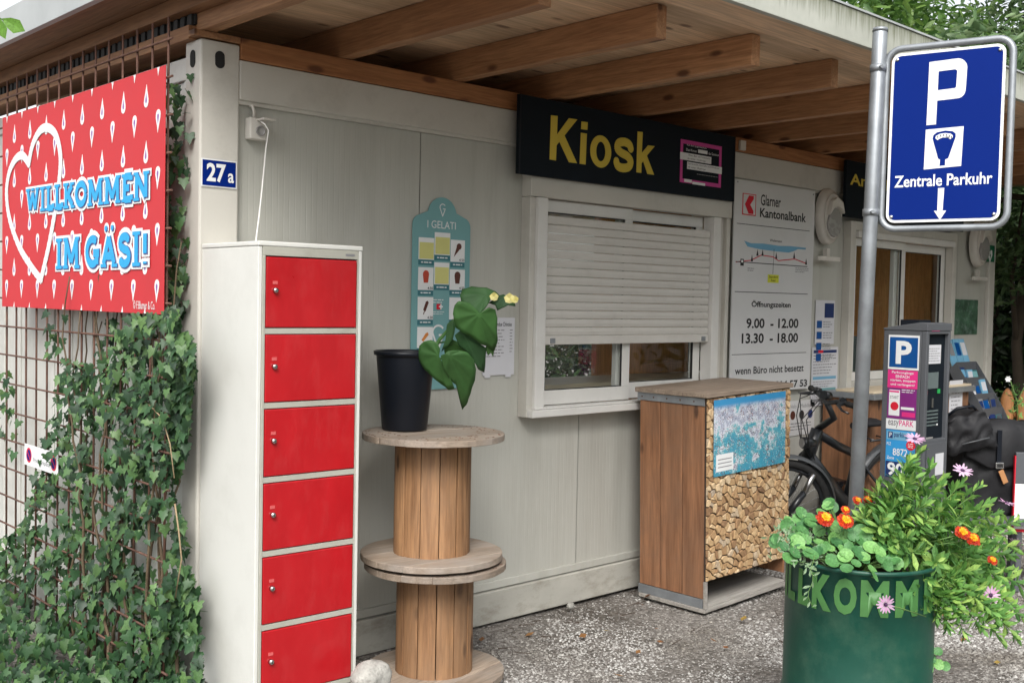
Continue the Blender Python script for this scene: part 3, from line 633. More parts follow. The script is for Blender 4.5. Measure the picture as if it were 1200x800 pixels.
# registration sign further along
t = thing('registration_sign', 'black sign with yellow letters above the office window, partly behind the steel pole', 'sign', (5.7, -.07, 2.24))
a, b = F1.uv(992.5, 187); _, vb = F1.uv(992.5, 254)
card(t, 'panel', F1, a, vb, a+1.8, b, M['signblack'], -.022, 0, bevel=.001)
text(t, 'Anmeldung', F1, F1.uv(996, 213)[0], F1.uv(996, 220.5)[1], F1.uv(996, 213)[0]+.92, F1.uv(996, 203)[1], M['yellow'], .002, .02)
mb = MB()
for u in (5.0, 6.3): mb = MB(); mb.fbox(F1, u, vb+.05, u+.04, b-.05, -.068, -.0225); obj('bracket', mb, M['steel'], t)
# small white clip beside the kiosk sign
mb = MB(); mb.fbox(sign_fr(-.002), 3.545, 2.556, 3.60, 2.615, .001, .02); tag(obj('junction_box', mb, M['fixture'], bevel=.003), 'small white junction box on the timber plate right of the Kiosk sign', 'junction box')

# bank board with opening hours
F2 = sign_fr(-.012)
t = thing('bank_board', 'tall white board with bank name, lake map and opening hours', 'sign', (4, -.012, 1.0))
bu0, bv1 = F2.uv(861.6, 209.5); bu1 = F2.uv(955.5, 224.8)[0]; bv0 = F2.uv(851, 462)[1]
card(t, 'panel', F2, bu0, bv0, bu1, bv1, M['bankwhite'], -.010, 0, bevel=.0015)
lg = cardpx(t, 'logo', F2, 870, 226, 251.5, 885.8, M['kred'], .0002, .001)
cardpx(lg, 'logo_field', F2, 870.9, 227.1, 250.4, 885, M['bankwhite'], .001, .0014)
u_, v_ = F2.uv(873, 228.5); w_ = F2.uv(882.8, 240)[0]; vb_ = F2.uv(873, 250)[1]; vm = (v_+vb_)/2; h_ = v_-vb_
mb = MB(); mb.prism(F2, [(u_, vm), (u_+.45*(w_-u_), v_), (w_, v_), (w_, v_-.02), (u_+.62*(w_-u_), vm), (w_, vb_+.02), (w_, vb_), (u_+.45*(w_-u_), vb_)], .0014, .002); obj('logo_mark', mb, M['kred'], lg)
textpx(t, 'Glarner', F2, 891.5, 227.5, 240.5, 915, M['ink'], .001, .012); textpx(t, 'Kantonalbank', F2, 890.5, 243.5, 254.5, 944.6, M['ink'], .001, .02)
rules = ((863.5, 261.3, 262.0, 949), (861, 341.2, 342.0, 946.5), (857.5, 415.2, 415.9, 944.5))
for r in rules: cardpx(t, 'rule', F2, *r, M['ink'], .0003, .0009)
# lake map
def pl(fr, pts): return [fr.uv(*p) for p in pts]
mb = MB(); mb.prism(F2, pl(F2, [(872, 282), (880, 285), (895, 285.5), (912, 288), (927, 288.5), (936, 289.5), (944.5, 290.5), (944, 292.5), (935, 292), (930, 294.5), (924, 296), (908, 294.5), (890, 292), (876, 289)]), .0003, .0008); obj('lake_print', mb, M['lake'], t)
mb = MB(); mb.stroke(F2, pl(F2, [(862, 307), (880, 305), (892, 299), (906, 301), (912, 305.5), (931, 303.5), (944, 308.5)]), .006, .0009); obj('path_print', mb, M['kred'], t)
mb = MB(); mb.stroke(F2, pl(F2, [(862, 306.5), (946, 312.5)]), .005, .0010); mb.stroke(F2, pl(F2, [(907, 292), (905.5, 321)]), .004, .0010)
for p in ((881, 304), (887.5, 297.5), (893.5, 297.5), (909.5, 301), (930.5, 300.5), (944.5, 308)):
    a = F2.uv(*p); mb.prism(F2, [(a[0]-.012, a[1]-.012), (a[0]+.012, a[1]-.012), (a[0], a[1]+.03)], .0009, .0012)
a = F2.uv(869.5, 307.5); mb.fbox(F2, a[0]-.018, a[1]-.02, a[0]+.018, a[1]+.022, .0009, .0012); obj('map_signs', mb, M['ink'], t)
a = F2.uv(869.5, 307.5); card(t, 'bus_stop_print', F2, a[0]-.01, a[1]+.0, a[0]+.01, a[1]+.015, M['wh'], .0012, .0015)
lines(t, F2, F2.uv(932, 310)[0], F2.uv(932, 313)[1], F2.uv(948, 315)[0], F2.uv(932, 319.5)[1], 3, M['inkgrey'], .0009); lines(t, F2, F2.uv(876, 313)[0], F2.uv(876, 313)[1], F2.uv(884, 313)[0], F2.uv(876, 318)[1], 2, M['inkgrey'], .0009)
textpx(t, 'Walensee', F2, 902, 280, 283, 916, M['ink'], .001)
lb = cardpx(t, 'yellow_label', F2, 899.5, 321.5, 331, 912.5, M['lime'], .0003, .001); textpx(lb, 'Standort', F2, 901, 322.8, 325.6, 911.5, M['ink'], .0014, .01); textpx(lb, 'hier', F2, 903.5, 326.8, 329.8, 909, M['ink'], .0014, .01)
textpx(t, 'Öffnungszeiten', F2, 880.5, 351.5, 361.5, 926.5, M['ink'], .001, .025)
textpx(t, '9.00  - 12.00', F2, 874.5, 372.8, 384.8, 935.5, M['ink'], .001, .028); textpx(t, '13.30  - 18.00', F2, 869, 390.5, 402.5, 935, M['ink'], .001, .028)
textpx(t, 'wenn Büro nicht besetzt', F2, 861, 430.3, 439, 941.5, M['ink'], .001, .018); textpx(t, '814 57 53', F2, 908, 446.5, 455.2, 945.5, M['ink'], .001, .028)
mb = MB()
for p in ((864.5, 213), (953, 228)): a = F2.uv(*p); mb.lathe([(.0, .001), (.006, .001), (.006, 0)], c=tuple(F2.p(a[0], a[1], .001)), n=10, M=Matrix.Rotation(rad(90), 4, 'X'))
obj('screw', mb, M['steel'], t)

# gelato poster
F3 = sign_fr(.024)
def gx(u, v): return F3.uv(470+u/3.404, 225+v/3.404)
t = thing('gelato_poster', 'teal ice cream poster with an arched top on the grey wall', 'poster', (1.2, .02, 1.18))
gl = gx(45, 105)[0]; gr_ = gx(275, 125)[0]; gt = gx(165, 22)[1]; gs = gx(45, 100)[1]; gb = F3.uv(487, 457)[1]; gc = (gl+gr_)/2
def arc(cx, cy, r, a0, a1, n=8): return [(cx+r*math.cos(rad(a0+(a1-a0)*i/n)), cy+r*math.sin(rad(a0+(a1-a0)*i/n))) for i in range(n+1)]
ar = (gr_-gl)*.25; pts = [(gl, gb), (gr_, gb), (gr_, gs-.03)]+arc(gr_-.045, gs-.03, .045, 0, 80, 4)[1:]+arc(gc, gt-ar, ar, 12, 168, 12)+arc(gl+.045, gs-.03, .045, 100, 180, 4)[:-1]+[(gl, gs-.03)]
mb = MB(); mb.prism(F3, pts, 0, .004); obj('panel', mb, M['teal'], t)
text(t, 'I GELATI', F3, gx(105, 0)[0], gx(105, 142)[1], gx(218, 0)[0], gx(105, 112)[1], M['wh'], .005, .0)
def cone_logo(fr, cx, cy, s, n):
    mb = MB(); mb.stroke(fr, [(cx+s*.28*math.cos(rad(a)), cy+s*.1+s*.26*math.sin(rad(a))) for a in range(35, 200, 15)]+[(cx-s*.24, cy), (cx, cy-s*.55), (cx+s*.24, cy), (cx+s*.02, cy)], s*.075, n); return mb
obj('logo_print', cone_logo(F3, (gx(165, 0)[0]), gx(165, 68)[1], .062, .005), M['wh'], t)
obj('logo_print', cone_logo(F3, (gx(156, 0)[0]), gx(156, 570)[1], .125, .005), M['wh'], t)
def treat(parent, kind, u, v, s):
    mb = MB()
    if kind == 'cone':
        mb.prism(F3, [(u-.35*s, v-.5*s), (u+.12*s, v-.02*s), (u-.1*s, v+.2*s)], .0063, .0068); mb.prism(F3, arc(u+.1*s, v+.22*s, .22*s, 0, 330, 10), .0066, .0072); m = M['choc']
    elif kind == 'stick':
        mb.prism(F3, [(u-.2*s, v-.2*s), (u, v-.3*s), (u+.26*s, v+.3*s), (u+.16*s, v+.42*s), (u+.02*s, v+.36*s)], .0063, .0069); mb.prism(F3, [(u-.2*s, v-.5*s), (u-.14*s, v-.5*s), (u-.05*s, v-.26*s), (u-.11*s, v-.24*s)], .0060, .0065); m = M['choc']
    elif kind == 'orange': mb.prism(F3, [(u-.3*s, v-.25*s), (u-.15*s, v-.36*s), (u+.3*s, v+.1*s), (u+.22*s, v+.26*s), (u+.05*s, v+.2*s)], .0063, .0069); m = M['cone']
    else:
        mb.prism(F3, [(u-.18*s, v-.35*s), (u+.18*s, v-.35*s), (u+.26*s, v+.2*s), (u-.26*s, v+.2*s)], .0063, .0066); mb.prism(F3, arc(u, v+.22*s, .26*s, 0, 330, 10), .0066, .007); m = M['choc'] if kind == 'cup' else M['straw']
    obj('ice_cream_print', mb, m, parent)
cells = [(68, 128, 180, 268, 'note'), (132, 192, 160, 250, 'note'), (196, 250, 190, 278, 'cone'), (66, 125, 299, 390, 'tub'), (130, 188, 280, 368, 'note'), (192, 250, 308, 390, 'cup'),
         (64, 124, 418, 508, 'stick'), (190, 248, 420, 508, 'stick'), (62, 122, 538, 622, 'orange')]
for (a, b_, c_, d_, kind) in cells:
    u0, v1 = gx(a, c_); u1, v0 = gx(b_, d_)[0], gx(a, d_)[1]
    cc = card(t, 'price_card', F3, u0, v0, u1, v1, M['wh'], .0045, .006); vb_ = gx(a, d_+22)[1]
    card(cc, 'label_bar', F3, u0, vb_, u1, v0-.0008, M['teald'], .0045, .0058); lines(cc, F3, u0+.015, v0-.006, u1-.015, vb_+.006, 1, M['wh'], .0062, t=.4, ragged=False)
    if kind == 'note': card(cc, 'sticky_note', F3, u0+.004, v0+.004, u1-.004, v1-.022, M['paleyellow'], .0064, .008)
    else:
        treat(cc, kind, (u0+u1)/2, (v0+v1)/2+.006, .07); text(cc, '4.50', F3, u1-.035, v0+.003, u1-.003, v0+.016, M['ink'], .0075, .01)
sw = card(t, 'cross_emblem', F3, gx(147, 0)[0], gx(150, 468)[1], gx(164, 0)[0], gx(150, 446)[1], M['kred'], .0045, .006)
a = gx(155.5, 457); mb = MB(); mb.fbox(F3, a[0]-.012, a[1]-.0035, a[0]+.012, a[1]+.0035, .0062, .0066); mb.fbox(F3, a[0]-.0035, a[1]-.012, a[0]+.0035, a[1]+.012, .0067, .007); obj('cross_print', mb, M['wh'], sw)
lines(t, F3, gx(133, 0)[0], gx(150, 474)[1], gx(180, 0)[0], gx(150, 490)[1], 2, M['wh'], .0048, t=.3); lines(t, F3, gx(133, 0)[0], gx(150, 425)[1], gx(176, 0)[0], gx(150, 445)[1], 2, M['wh'], .0048, t=.35)

def sheet(name, label, px, seed, head=None, rows=9, fr=None, mat=None, cat='notice'):
    fr = fr or F3; t = thing(name, label, cat, tuple(fr.p(*fr.uv(px[0], px[2]))))
    xl, yt, yb, xr = px; u0, v1 = fr.uv(xl, yt); v0 = fr.uv(xl, yb)[1]; u1 = fr.uv(xr, (yt+yb)/2)[0]
    card(t, 'sheet', fr, u0, v0, u1, v1, mat or M['paper'], .0, .0014)
    return t, fr, u0, v0, u1, v1
t, fr, u0, v0, u1, v1 = sheet('price_list', 'white printed price list taped to the wall left of the kiosk window', (566.5, 372, 440, 602.5), 1)
text(t, 'Fondue Chinoise', fr, u0+.35*(u1-u0), v1-.15*(v1-v0), u0+.9*(u1-u0), v1-.075*(v1-v0), M['ink'], .002, .01); lines(t, fr, u0+.1*(u1-u0), v1-.19*(v1-v0), u0+.72*(u1-u0), v1-.70*(v1-v0), 9, M['inkgrey'], .002, t=.28); lines(t, fr, u1-.16*(u1-u0), v1-.19*(v1-v0), u1-.06*(u1-u0), v1-.62*(v1-v0), 8, M['inkgrey'], .002, t=.28)
mb = MB()
for q in (.06, .72): mb = MB(); mb.fbox(fr, u0+q*(u1-u0), v0-.012, u0+(q+.18)*(u1-u0), v0+.008, .0016, .0020); obj('tape', mb, M['paper'], t)
# notices right of the bank board
t, fr, u0, v0, u1, v1 = sheet('bus_notice', 'narrow notice with small blue pictures between lamp and office window, upper one', (956, 351.5, 403.5, 977.5), 1, fr=F3)
card(t, 'picture_print', fr, u1-.13*1, v1-.12, u1-.01, v1-.02, M['navy'], .0016, .002); 
for k in range(4): card(t, 'picture_print', fr, u0+.02, v1-.19-.075*k, u0+.085, v1-.14-.075*k, M['meterblue'], .0016, .002); lines(t, fr, u0+.1, v1-.14-.075*k, u1-.01, v1-.19-.075*k, 3, M['inkgrey'], .0018, seed=k)
t, fr, u0, v0, u1, v1 = sheet('timetable_notice', 'long notice with coloured bands between lamp and office window, lower one', (951.5, 407, 476, 981), 1, fr=F3)
H_ = v1-v0
for q, c in ((.05, 'navy'), (.50, 'lake'), (.70, 'teal'), (.88, 'inkgrey')): card(t, 'band_print', fr, u0+.02, v1-(q+.05)*H_, u1-.02, v1-q*H_, M[c], .0016, .002)
mb = MB(); mb.fbox(fr, u0+.08, v1-.10*H_, u0+.14, v1-.05*H_, .0021, .0024); obj('band_print', mb, M['kred'], t)
lines(t, fr, u0+.02, v1-.12*H_, u1-.02, v1-.47*H_, 7, M['inkgrey'], .0018, t=.3); lines(t, fr, u0+.02, v1-.57*H_, u1-.02, v1-.69*H_, 3, M['inkgrey'], .0018, t=.3); lines(t, fr, u0+.02, v1-.76*H_, u1-.02, v1-.87*H_, 3, M['inkgrey'], .0018, t=.3)
t, fr, u0, v0, u1, v1 = sheet('regulations_notice', 'grey notice with round symbols low on the wall behind the bicycle handlebar', (924, 470, 511, 954), 1, fr=F3, mat=M['bankwhite'])
text(t, 'Velo & Mobilität', fr, u0+.02, v1-.05, u1-.03, v1-.025, M['inkgrey'], .002)
for k, c in enumerate(('choc', 'ink', 'navy')):
    a = (u0+(k+.5)*(u1-u0)/3, (v0+v1)/2+.02); mb = MB(); mb.prism(fr, arc(a[0], a[1], .03, 0, 340, 16), .0016, .002); obj('symbol_print', mb, M[c], t)
lines(t, fr, u0+.03, v0+.09, u1-.03, v0+.03, 3, M['inkgrey'], .002)
# green landscape poster, first-aid sign
t, fr, u0, v0, u1, v1 = sheet('landscape_poster', 'green forest picture poster right of the office window', (1119, 350.5, 392, 1145.5), 1, fr=F3, mat=M['forest'], cat='poster')
F4 = sign_fr(-.002)
t, fr, u0, v0, u1, v1 = sheet('defibrillator_sign', 'small green defibrillator sign with white heart on the right corner post', (1156.5, 287, 306.5, 1165.3), 1, fr=F4, mat=M['green'], cat='sign')
cx, cy = (u0+u1)/2-.01, (v0+v1)/2-.01; s = .045
mb = MB(); mb.prism(fr, [(cx, cy-s*1.5), (cx+s, cy), (cx+s*.8, cy+s*.8), (cx+s*.3, cy+s*.9), (cx, cy+s*.5), (cx-s*.3, cy+s*.9), (cx-s*.8, cy+s*.8), (cx-s, cy)], .0016, .002); obj('heart_print', mb, M['wh'], t)
mb = MB(); mb.prism(fr, [(cx+.006, cy+.03), (cx-.014, cy-.012), (cx+.0, cy-.010), (cx-.004, cy-.045), (cx+.018, cy+.002), (cx+.003, cy+.0)], .0021, .0024); obj('bolt_print', mb, M['green'], t)

# oval bulkhead lamps
def bulkhead(px, py, label):
    fr = FW; u, v = fr.uv(px, py)
    t = thing('bulkhead_lamp', label, 'lamp', (u, 0, v), group='bulkhead lamps on the kiosk wall')
    mb = MB(); n = 20; i0 = 0
    prof = [(1.0, .0), (1.0, .05), (.93, .085), (.8, .105), (.0, .12)]
    for r, h in prof[:4]:
        for k in range(n): a = 2*math.pi*k/n; mb.v.append((u+.135*r*math.cos(a), -h*.6, v+.19*r*math.sin(a)))
    for q in range(3):
        for k in range(n): b2 = (k+1) % n; mb.face(q*n+k, q*n+b2, (q+1)*n+b2, (q+1)*n+k, smooth=True)
    mb.face(*[3*n+k for k in reversed(range(n))]); obj('housing', mb, M['fixture'], t)
    mb = MB(); n = 14; pts = [(u-.0+.088*math.cos(a), v-.04+.10*math.sin(a)) for a in [rad(-150+300*k/n)-.4 for k in range(n+1)]]
    fr2 = Fr((0, 0, 0), (1, 0, 0), (0, 0, 1), (0, -1, 0)); mb.prism(fr2, [(a_, b_) for a_, b_ in pts], .060, .080); obj('lens', mb, M['lens'], t, bevel=.008)
    mb = MB(); mb.prism(fr2, [(u-.09, v+.0), (u-.06, v+.10), (u+.0, v+.13), (u+.07, v+.10), (u+.10, v+.02), (u+.07, v+.05), (u+.02, v+.065), (u-.04, v+.05)], .055, .095); obj('hood', mb, M['fixture'], t, bevel=.006)
    mb = MB(); mb.fbox(fr, u-.02, v-.30, u+.02, v-.215, .002, .035); mb.fbox(fr, u-.14, v-.30, u+.13, v-.27, .0356, .05); obj('sensor_arm', mb, M['fixture'], t, bevel=.004)
bulkhead(967, 254, 'oval cream wall lamp right of the white bank board')
bulkhead(1144, 286, 'oval cream wall lamp at the right end beside the green first-aid sign')

# house number
t = thing('house_number_plate', 'blue enamel house number plate 27a on the left corner post', 'sign', (.085, 0, 2.03))
FN = sign_fr(-.003); u0, v1 = FN.uv(235.8, 185); u1 = FN.uv(277.3, 205)[0]; v0 = FN.uv(235.8, 218)[1]
card(t, 'border', FN, u0, v0, u1, v1, M['wh'], 0, .0016); card(t, 'plate', FN, u0+.005, v0+.005, u1-.005, v1-.005, M['blue'], .0016, .0026)
text(t, '27', FN, u0+.022, v0+.02, u0+.105, v1-.016, M['wh'], .0032, .03); text(t, 'a', FN, u0+.114, v0+.022, u0+.14, v0+.060, M['wh'], .0032, .02)
# socket box, plug and white cord
t = thing('wall_socket', 'grey outdoor power socket with open lid on the wall above the locker', 'socket', (.25, .03, 2.3))
FS = sign_fr(.028); u0, v1 = FS.uv(287, 138.5); u1 = FS.uv(306, 152)[0]; v0 = FS.uv(287, 163.5)[1]
card(t, 'back_box', FS, u0, v0, u1, v1, M['fixture'], 0, .045, bevel=.004)
mb = MB(); mb.lathe([(.0, 0), (.020, 0), (.021, .006), (.017, .006), (.016, .002)], c=tuple(FS.p(u0+.6*(u1-u0), v0+.4*(v1-v0), .0455)), n=20, M=Matrix.Rotation(rad(90), 4, 'X')); obj('outlet', mb, M['lens'], t)
mb = MB(); mb.fbox(FS, u0+.35*(u1-u0), v1-.012, u1+.012, v1-.004, .045, .10); obj('lid', mb, M['fixture'], t, bevel=.003)
mb = MB(); mb.tube([FS.p(u0+.03, v1, .02), FS.p(u0+.03, v1+.03, .02), FS.p(u0+.02, v1+.05, .02), FS.p(u0+.012, v1+.055, .0)], .007); obj('conduit', mb, M['fixture'], t)
pts = [FS.p(u0+.5*(u1-u0), v1-.01, .05), FS.p(u0+.55*(u1-u0), v1-.03, .09), FS.p(u0+.8*(u1-u0), v1-.05, .085), FS.p(u0+.85*(u1-u0), v1-.12, .06)]
q0 = pts[-1]; q1 = Vector((.02, -.25, 1.80))
for k in range(1, 9): f = k/8; pts.append(q0.lerp(at_y(300.5, 278, -.20), f)+Vector((0, 0, -.02*math.sin(f*3.1))))
pts += [at_y(300, 283, -.21)]
mb = MB(); mb.tube(pts, .0035, 6); tag(obj('power_cord', mb, M['cord']), 'thin white power cord hanging from the wall socket down behind the locker', 'cord')

# ================================================================== LEFT SIDE: TRELLIS, BANNER
TX = -.12
tr = thing('steel_mesh_trellis', 'rusty steel mesh trellis standing along the left side of the kiosk', 'trellis', (TX, 1.3, 0))
y0 = .024; vert = None
for i in range(21):
    y = y0+.1393*i
    if vert is None:
        mb = MB(); mb.tube([(TX, y, .0), (TX, y, 2.662)], .0048, 6); vert = obj('vertical_rod', mb, M['rust'], tr)
    else: copy_part(vert, loc=(0, y-y0, 0))
hz = None
for k in range(18):
    z = 2.574-.1437*k
    if hz is None: mb = MB(); mb.tube([(TX-.009, -.028, z), (TX-.009, 2.9, z)], .0048, 6); hz = obj('horizontal_rod', mb, M['rust'], tr)
    else: copy_part(hz, loc=(0, random.uniform(-.006, .006), -.1437*k))
FB = Fr((TX-.022, 0, 0), (0, -1, 0), (0, 0, 1), (-1, 0, 0))       # u = -y
t = thing('welcome_banner', 'red banner with white heart and blue words on the steel mesh', 'banner', (TX-.022, 1, 1.52))
bl, bt_ = FB.uv(3, 137); br, btr = FB.uv(194, 78); _, bb = FB.uv(3, 359)
card(t, 'panel', FB, bl, bb, br, (bt_+btr)/2, M['red'], -.003, 0, bevel=.0008); btp = (bt_+btr)/2
ctr = Vector(((bl+br)/2, 0))
def bx(x, y): return FB.uv(x/2.667, 70+y/2.667)
def drop(mb, mb2, u, v, h, up):
    s = 1 if up else -1; w = h*.26
    P = [(.15, .60), (-.12, .42), (-.45, .18), (-.85, -.08), (-1, -.27), (-.85, -.42), (-.4, -.51), (.1, -.52), (.6, -.46), (.9, -.32), (.95, -.12), (.7, .08), (.42, .28), (.3, .45)]
    p = [(u+a*w*s, v+b*h*s) for a, b in P]
    if not up: p = [(u-a*w, v-b*h) for a, b in P]
    c = [(min(max(a, bl+.001), br-.001), min(max(b, bb+.001), btp-.001)) for a, b in p]
    if min(b for a, b in c) < max(b for a, b in c)-.01 and max(a for a, b in c)-min(a for a, b in c) > .006:
        q_ = MB(); q_.prism(FB, c, .0005, .0012); o_ = obj('paisley_print', q_, M['wh'], t)
        if bb+.05 < v < btp-.05 and bl+.03 < u < br-.03: q_ = MB(); q_.prism(FB, [(u+a*w*.36*s, v+b*h*.45*s-.006*s) for a, b in P], .0013, .0017); obj('paisley_core', q_, M['purple'], o_)
m1 = MB(); m2 = MB()
uA = bx(492, 545)[0]; vA = bx(492, 720)[1]; dvv = (bx(492, 190)[1]-vA)/3
uB = bx(455, 465)[0]; vB = bx(455, 465)[1]
us = [bx(x, 720)[0] for x in (22, 68, 118, 167, 223, 282, 347, 418, 492)]; du = (us[-1]-us[0])/8
for i in range(10):
    for j in range(-1, 6):
        drop(m1, m2, uA-du*i, vA+dvv*j, .080, False)
        drop(m1, m2, uA-du*(i-.5), vB+dvv*(j-3), .080, True)
hp = [bx(*p) for p in ((130, 688), (100, 648), (62, 585), (32, 500), (22, 420), (30, 355), (50, 312), (72, 300), (92, 325), (103, 270), (125, 225), (150, 213), (176, 235), (190, 290), (190, 350), (176, 460), (155, 580), (130, 688))]
h1 = spl(hp[:9], 5); h2 = spl(hp[8:], 5); mb = MB(); mb.k = 10; mb.stroke(FB, h1+h2[1:], .042, .0018, ext=.006); obj('heart_print', mb, M['wh'], t)
# slab serif letters drawn as strokes; h = 1, returns (width, strokes)
def circ(cx, cy, rx, ry, a0, a1, n=14): return [(cx+rx*math.cos(rad(a0+(a1-a0)*i/n)), cy+ry*math.sin(rad(a0+(a1-a0)*i/n))) for i in range(n+1)]
def glyph(c):
    T = .22
    se = lambda x, y, w=.2: [(x-w, y), (x+w, y)]
    if c == 'I': return .5, [[(.25, .1), (.25, .9)]], [se(.25, .06), se(.25, .94)]
    if c == 'W': return 1.15, [[(.2, .9), (.38, .12)], [(.38, .12), (.58, .8)], [(.58, .8), (.78, .12)], [(.78, .12), (.96, .9)]], [se(.2, .94, .17), se(.58, .94, .12), se(.96, .94, .15)]
    if c == 'L': return .68, [[(.22, .1), (.22, .9)], [(.22, .1), (.6, .1)], [(.6, .06), (.6, .28)]], [se(.22, .94), se(.22, .06)]
    if c == 'K': return .86, [[(.22, .1), (.22, .9)], [(.25, .42), (.66, .88)], [(.38, .5), (.7, .1)]], [se(.22, .94), se(.22, .06), se(.66, .94, .15), se(.7, .06, .15)]
    if c == 'O': return .88, [circ(.44, .5, .32, .38, 0, 360, 20)], []
    if c == 'M': return 1.1, [[(.2, .1), (.22, .9)], [(.26, .88), (.54, .2)], [(.54, .2), (.84, .88)], [(.86, .9), (.88, .1)]], [se(.19, .94, .14), se(.19, .06, .17), se(.9, .94, .14), se(.9, .06, .17)]
    if c == 'E': return .72, [[(.22, .1), (.22, .9)], [(.22, .9), (.6, .9)], [(.22, .5), (.5, .5)], [(.22, .1), (.62, .1)], [(.6, .94), (.6, .74)], [(.62, .06), (.62, .27)]], [se(.18, .94, .14), se(.18, .06, .14)]
    if c == 'N': return .95, [[(.22, .1), (.22, .9)], [(.24, .86), (.72, .14)], [(.74, .1), (.74, .9)]], [se(.18, .94, .14), se(.2, .06, .17), se(.76, .94, .17)]
    if c == 'G': return .92, [circ(.46, .5, .32, .38, 50, 320, 18), [(.72, .45), (.72, .1)], [(.5, .45), (.85, .45)]], []
    if c == 'A': return .95, [[(.18, .1), (.46, .9)], [(.46, .9), (.76, .1)], [(.3, .34), (.64, .34)]], [se(.18, .06, .16), se(.78, .06, .16)]
    if c == 'S': return .74, [circ(.37, .68, .22, .2, 20, 200, 9)+[(.37, .5)]+circ(.37, .3, .24, .21, 60, -160, 10)], []
    if c == '!': return .4, [[(.2, .35), (.2, .92)], [(.2, .06), (.2, .14)]], []
    return .3, [], []
def word(parent, s, u0, v0, u1, v1, tilt=0., drop_=0.):
    infos = []; x = 0
    for ch in s: w, a, b = glyph('A' if ch == 'Ä' else ch); infos.append((ch, x, w, a, b)); x += w-.02
    sx = (u1-u0)/x; sy = v1-v0
    for layer, (ex, nn, mat, ox) in enumerate(((.19, .0030, M['wh'], 0), (.01, .0052, M['shadowblue'], .035), (-.02, .0068, M['bl'], 0))):
        mb = MB()
        for ch, x0, w, a, b in infos:
            def P(p): q = (u0+(x0+p[0]+ox*.5)*sx, v0+(p[1]-ox*.4)*sy); return (q[0], q[1]+tilt*(q[0]-u0))
            for st in a: mb.stroke(FB, [P(p) for p in st], (.2+ex)*sx, nn, ext=ex*.35*sx)
            for st in b: mb.stroke(FB, [P(p) for p in st], (.12+ex*.8)*sy, nn, ext=ex*.4*sx)
            if ch == 'Ä':
                for dx in (.3, .64): c = P((dx, 1.16)); r = (.11+ex/2)*sy; mb.k += 1; mb.prism(FB, arc(c[0], c[1], r*.85, 0, 340, 12), nn, nn+mb.k*1.5e-5+.0001)
        obj('lettering', mb, mat, parent)
a = bx(84, 472); b_ = bx(472, 437); c_ = bx(100, 402)
word(t, 'WILLKOMMEN', a[0], bx(96, 478)[1], b_[0], c_[1], tilt=(bx(460, 440)[1]-bx(96, 478)[1])/(b_[0]-a[0]))
a = bx(176, 655); b_ = bx(470, 640)
word(t, 'IM GÄSI!', a[0], bx(190, 655)[1], b_[0], bx(190, 558)[1], tilt=(bx(460, 645)[1]-bx(190, 655)[1])/(b_[0]-a[0]))
text(t, '© F.Blumer & Co.', FB, bx(418, 760)[0], bx(418, 778)[1], bx(486, 760)[0], bx(418, 752)[1], M['wh'], .002)
# little no-parking plate tied to the mesh
FP = Fr((TX-.028, 0, 0), (0, -1, 0), (0, 0, 1), (-1, 0, 0))
t = thing('no_parking_plate', 'small white plate with two no parking symbols tied to the mesh among ivy', 'sign', tuple(FP.p(*FP.uv(48, 540))))
u0, v1 = FP.uv(29, 519); u1, v0 = FP.uv(68, 545)[0], FP.uv(29, 543.5)[1]
card(t, 'plate', FP, u0, v0, u1, v1, M['wh'], -.001, .001)
for q in (.14, .88):
    cx, cy, r = u0+q*(u1-u0), (v0+v1)/2, .036
    mb = MB(); mb.prism(FP, arc(cx, cy, r, 0, 340, 18), .0012, .0016); d = obj('ring_print', mb, M['kred'], t); mb = MB(); mb.prism(FP, arc(cx, cy, r*.75, 0, 340, 18), .0017, .002); obj('disc_print', mb, M['blue'], d)
    mb = MB(); mb.stroke(FP, [(cx-r*.6, cy+r*.6), (cx+r*.6, cy-r*.6)], .008, .0022); obj('bar_print', mb, M['kred'], d)
text(t, 'Privatparkplatz', FP, u0+.28*(u1-u0), v0+.2*(v1-v0), u0+.76*(u1-u0), v0+.45*(v1-v0), M['inkgrey'], .0015, .01)

# ================================================================== LOCKER
t = thing('locker_cabinet', 'tall white locker cabinet with six red doors in front of the kiosk corner', 'locker', (-.003, -.464, 0), (0, 0, rad(-2.1)))
LW, LD, LB, LT = .441, .463, .085, 1.785
FL = Fr((0, 0, 0), (1, 0, 0), (0, 0, 1), (0, -1, 0))
mb = MB(); mb.box(0, .0, LB, .016, LD, LT-.001); mb.box(LW-.016, 0, LB, LW, LD, LT-.001); mb.box(.0165, LD-.01, LB, LW-.0165, LD-.001, LT-.001); mb.box(.0165, .03, LB, LW-.0165, LD-.011, LB+.02)
obj('body', mb, M['lockwhite'], t, world=False, bevel=.003)
mb = MB(); mb.box(-.002, -.004, LT, LW+.002, LD+.001, LT+.018); obj('top', mb, M['lockwhite'], t, world=False, bevel=.004)
mb = MB(); mb.box(.017, -.002, LT-.034, LW-.017, .012, LT-.0005); fr_ = mb
pitch = (LT-.036-LB-.03)/6; zt = LT-.036
for k in range(7):
    z = zt-k*pitch
    if k > 0: mb.box(.028, -.0015, z-.0105, LW-.022, .012, z+.0105)
mb.box(.0165, -.003, LB, .028, .012, LT-.034); mb.box(LW-.022, -.003, LB, LW-.0165, .012, LT-.034)
obj('front_frame', mb, M['lockgrey'], t, world=False, bevel=.0015)
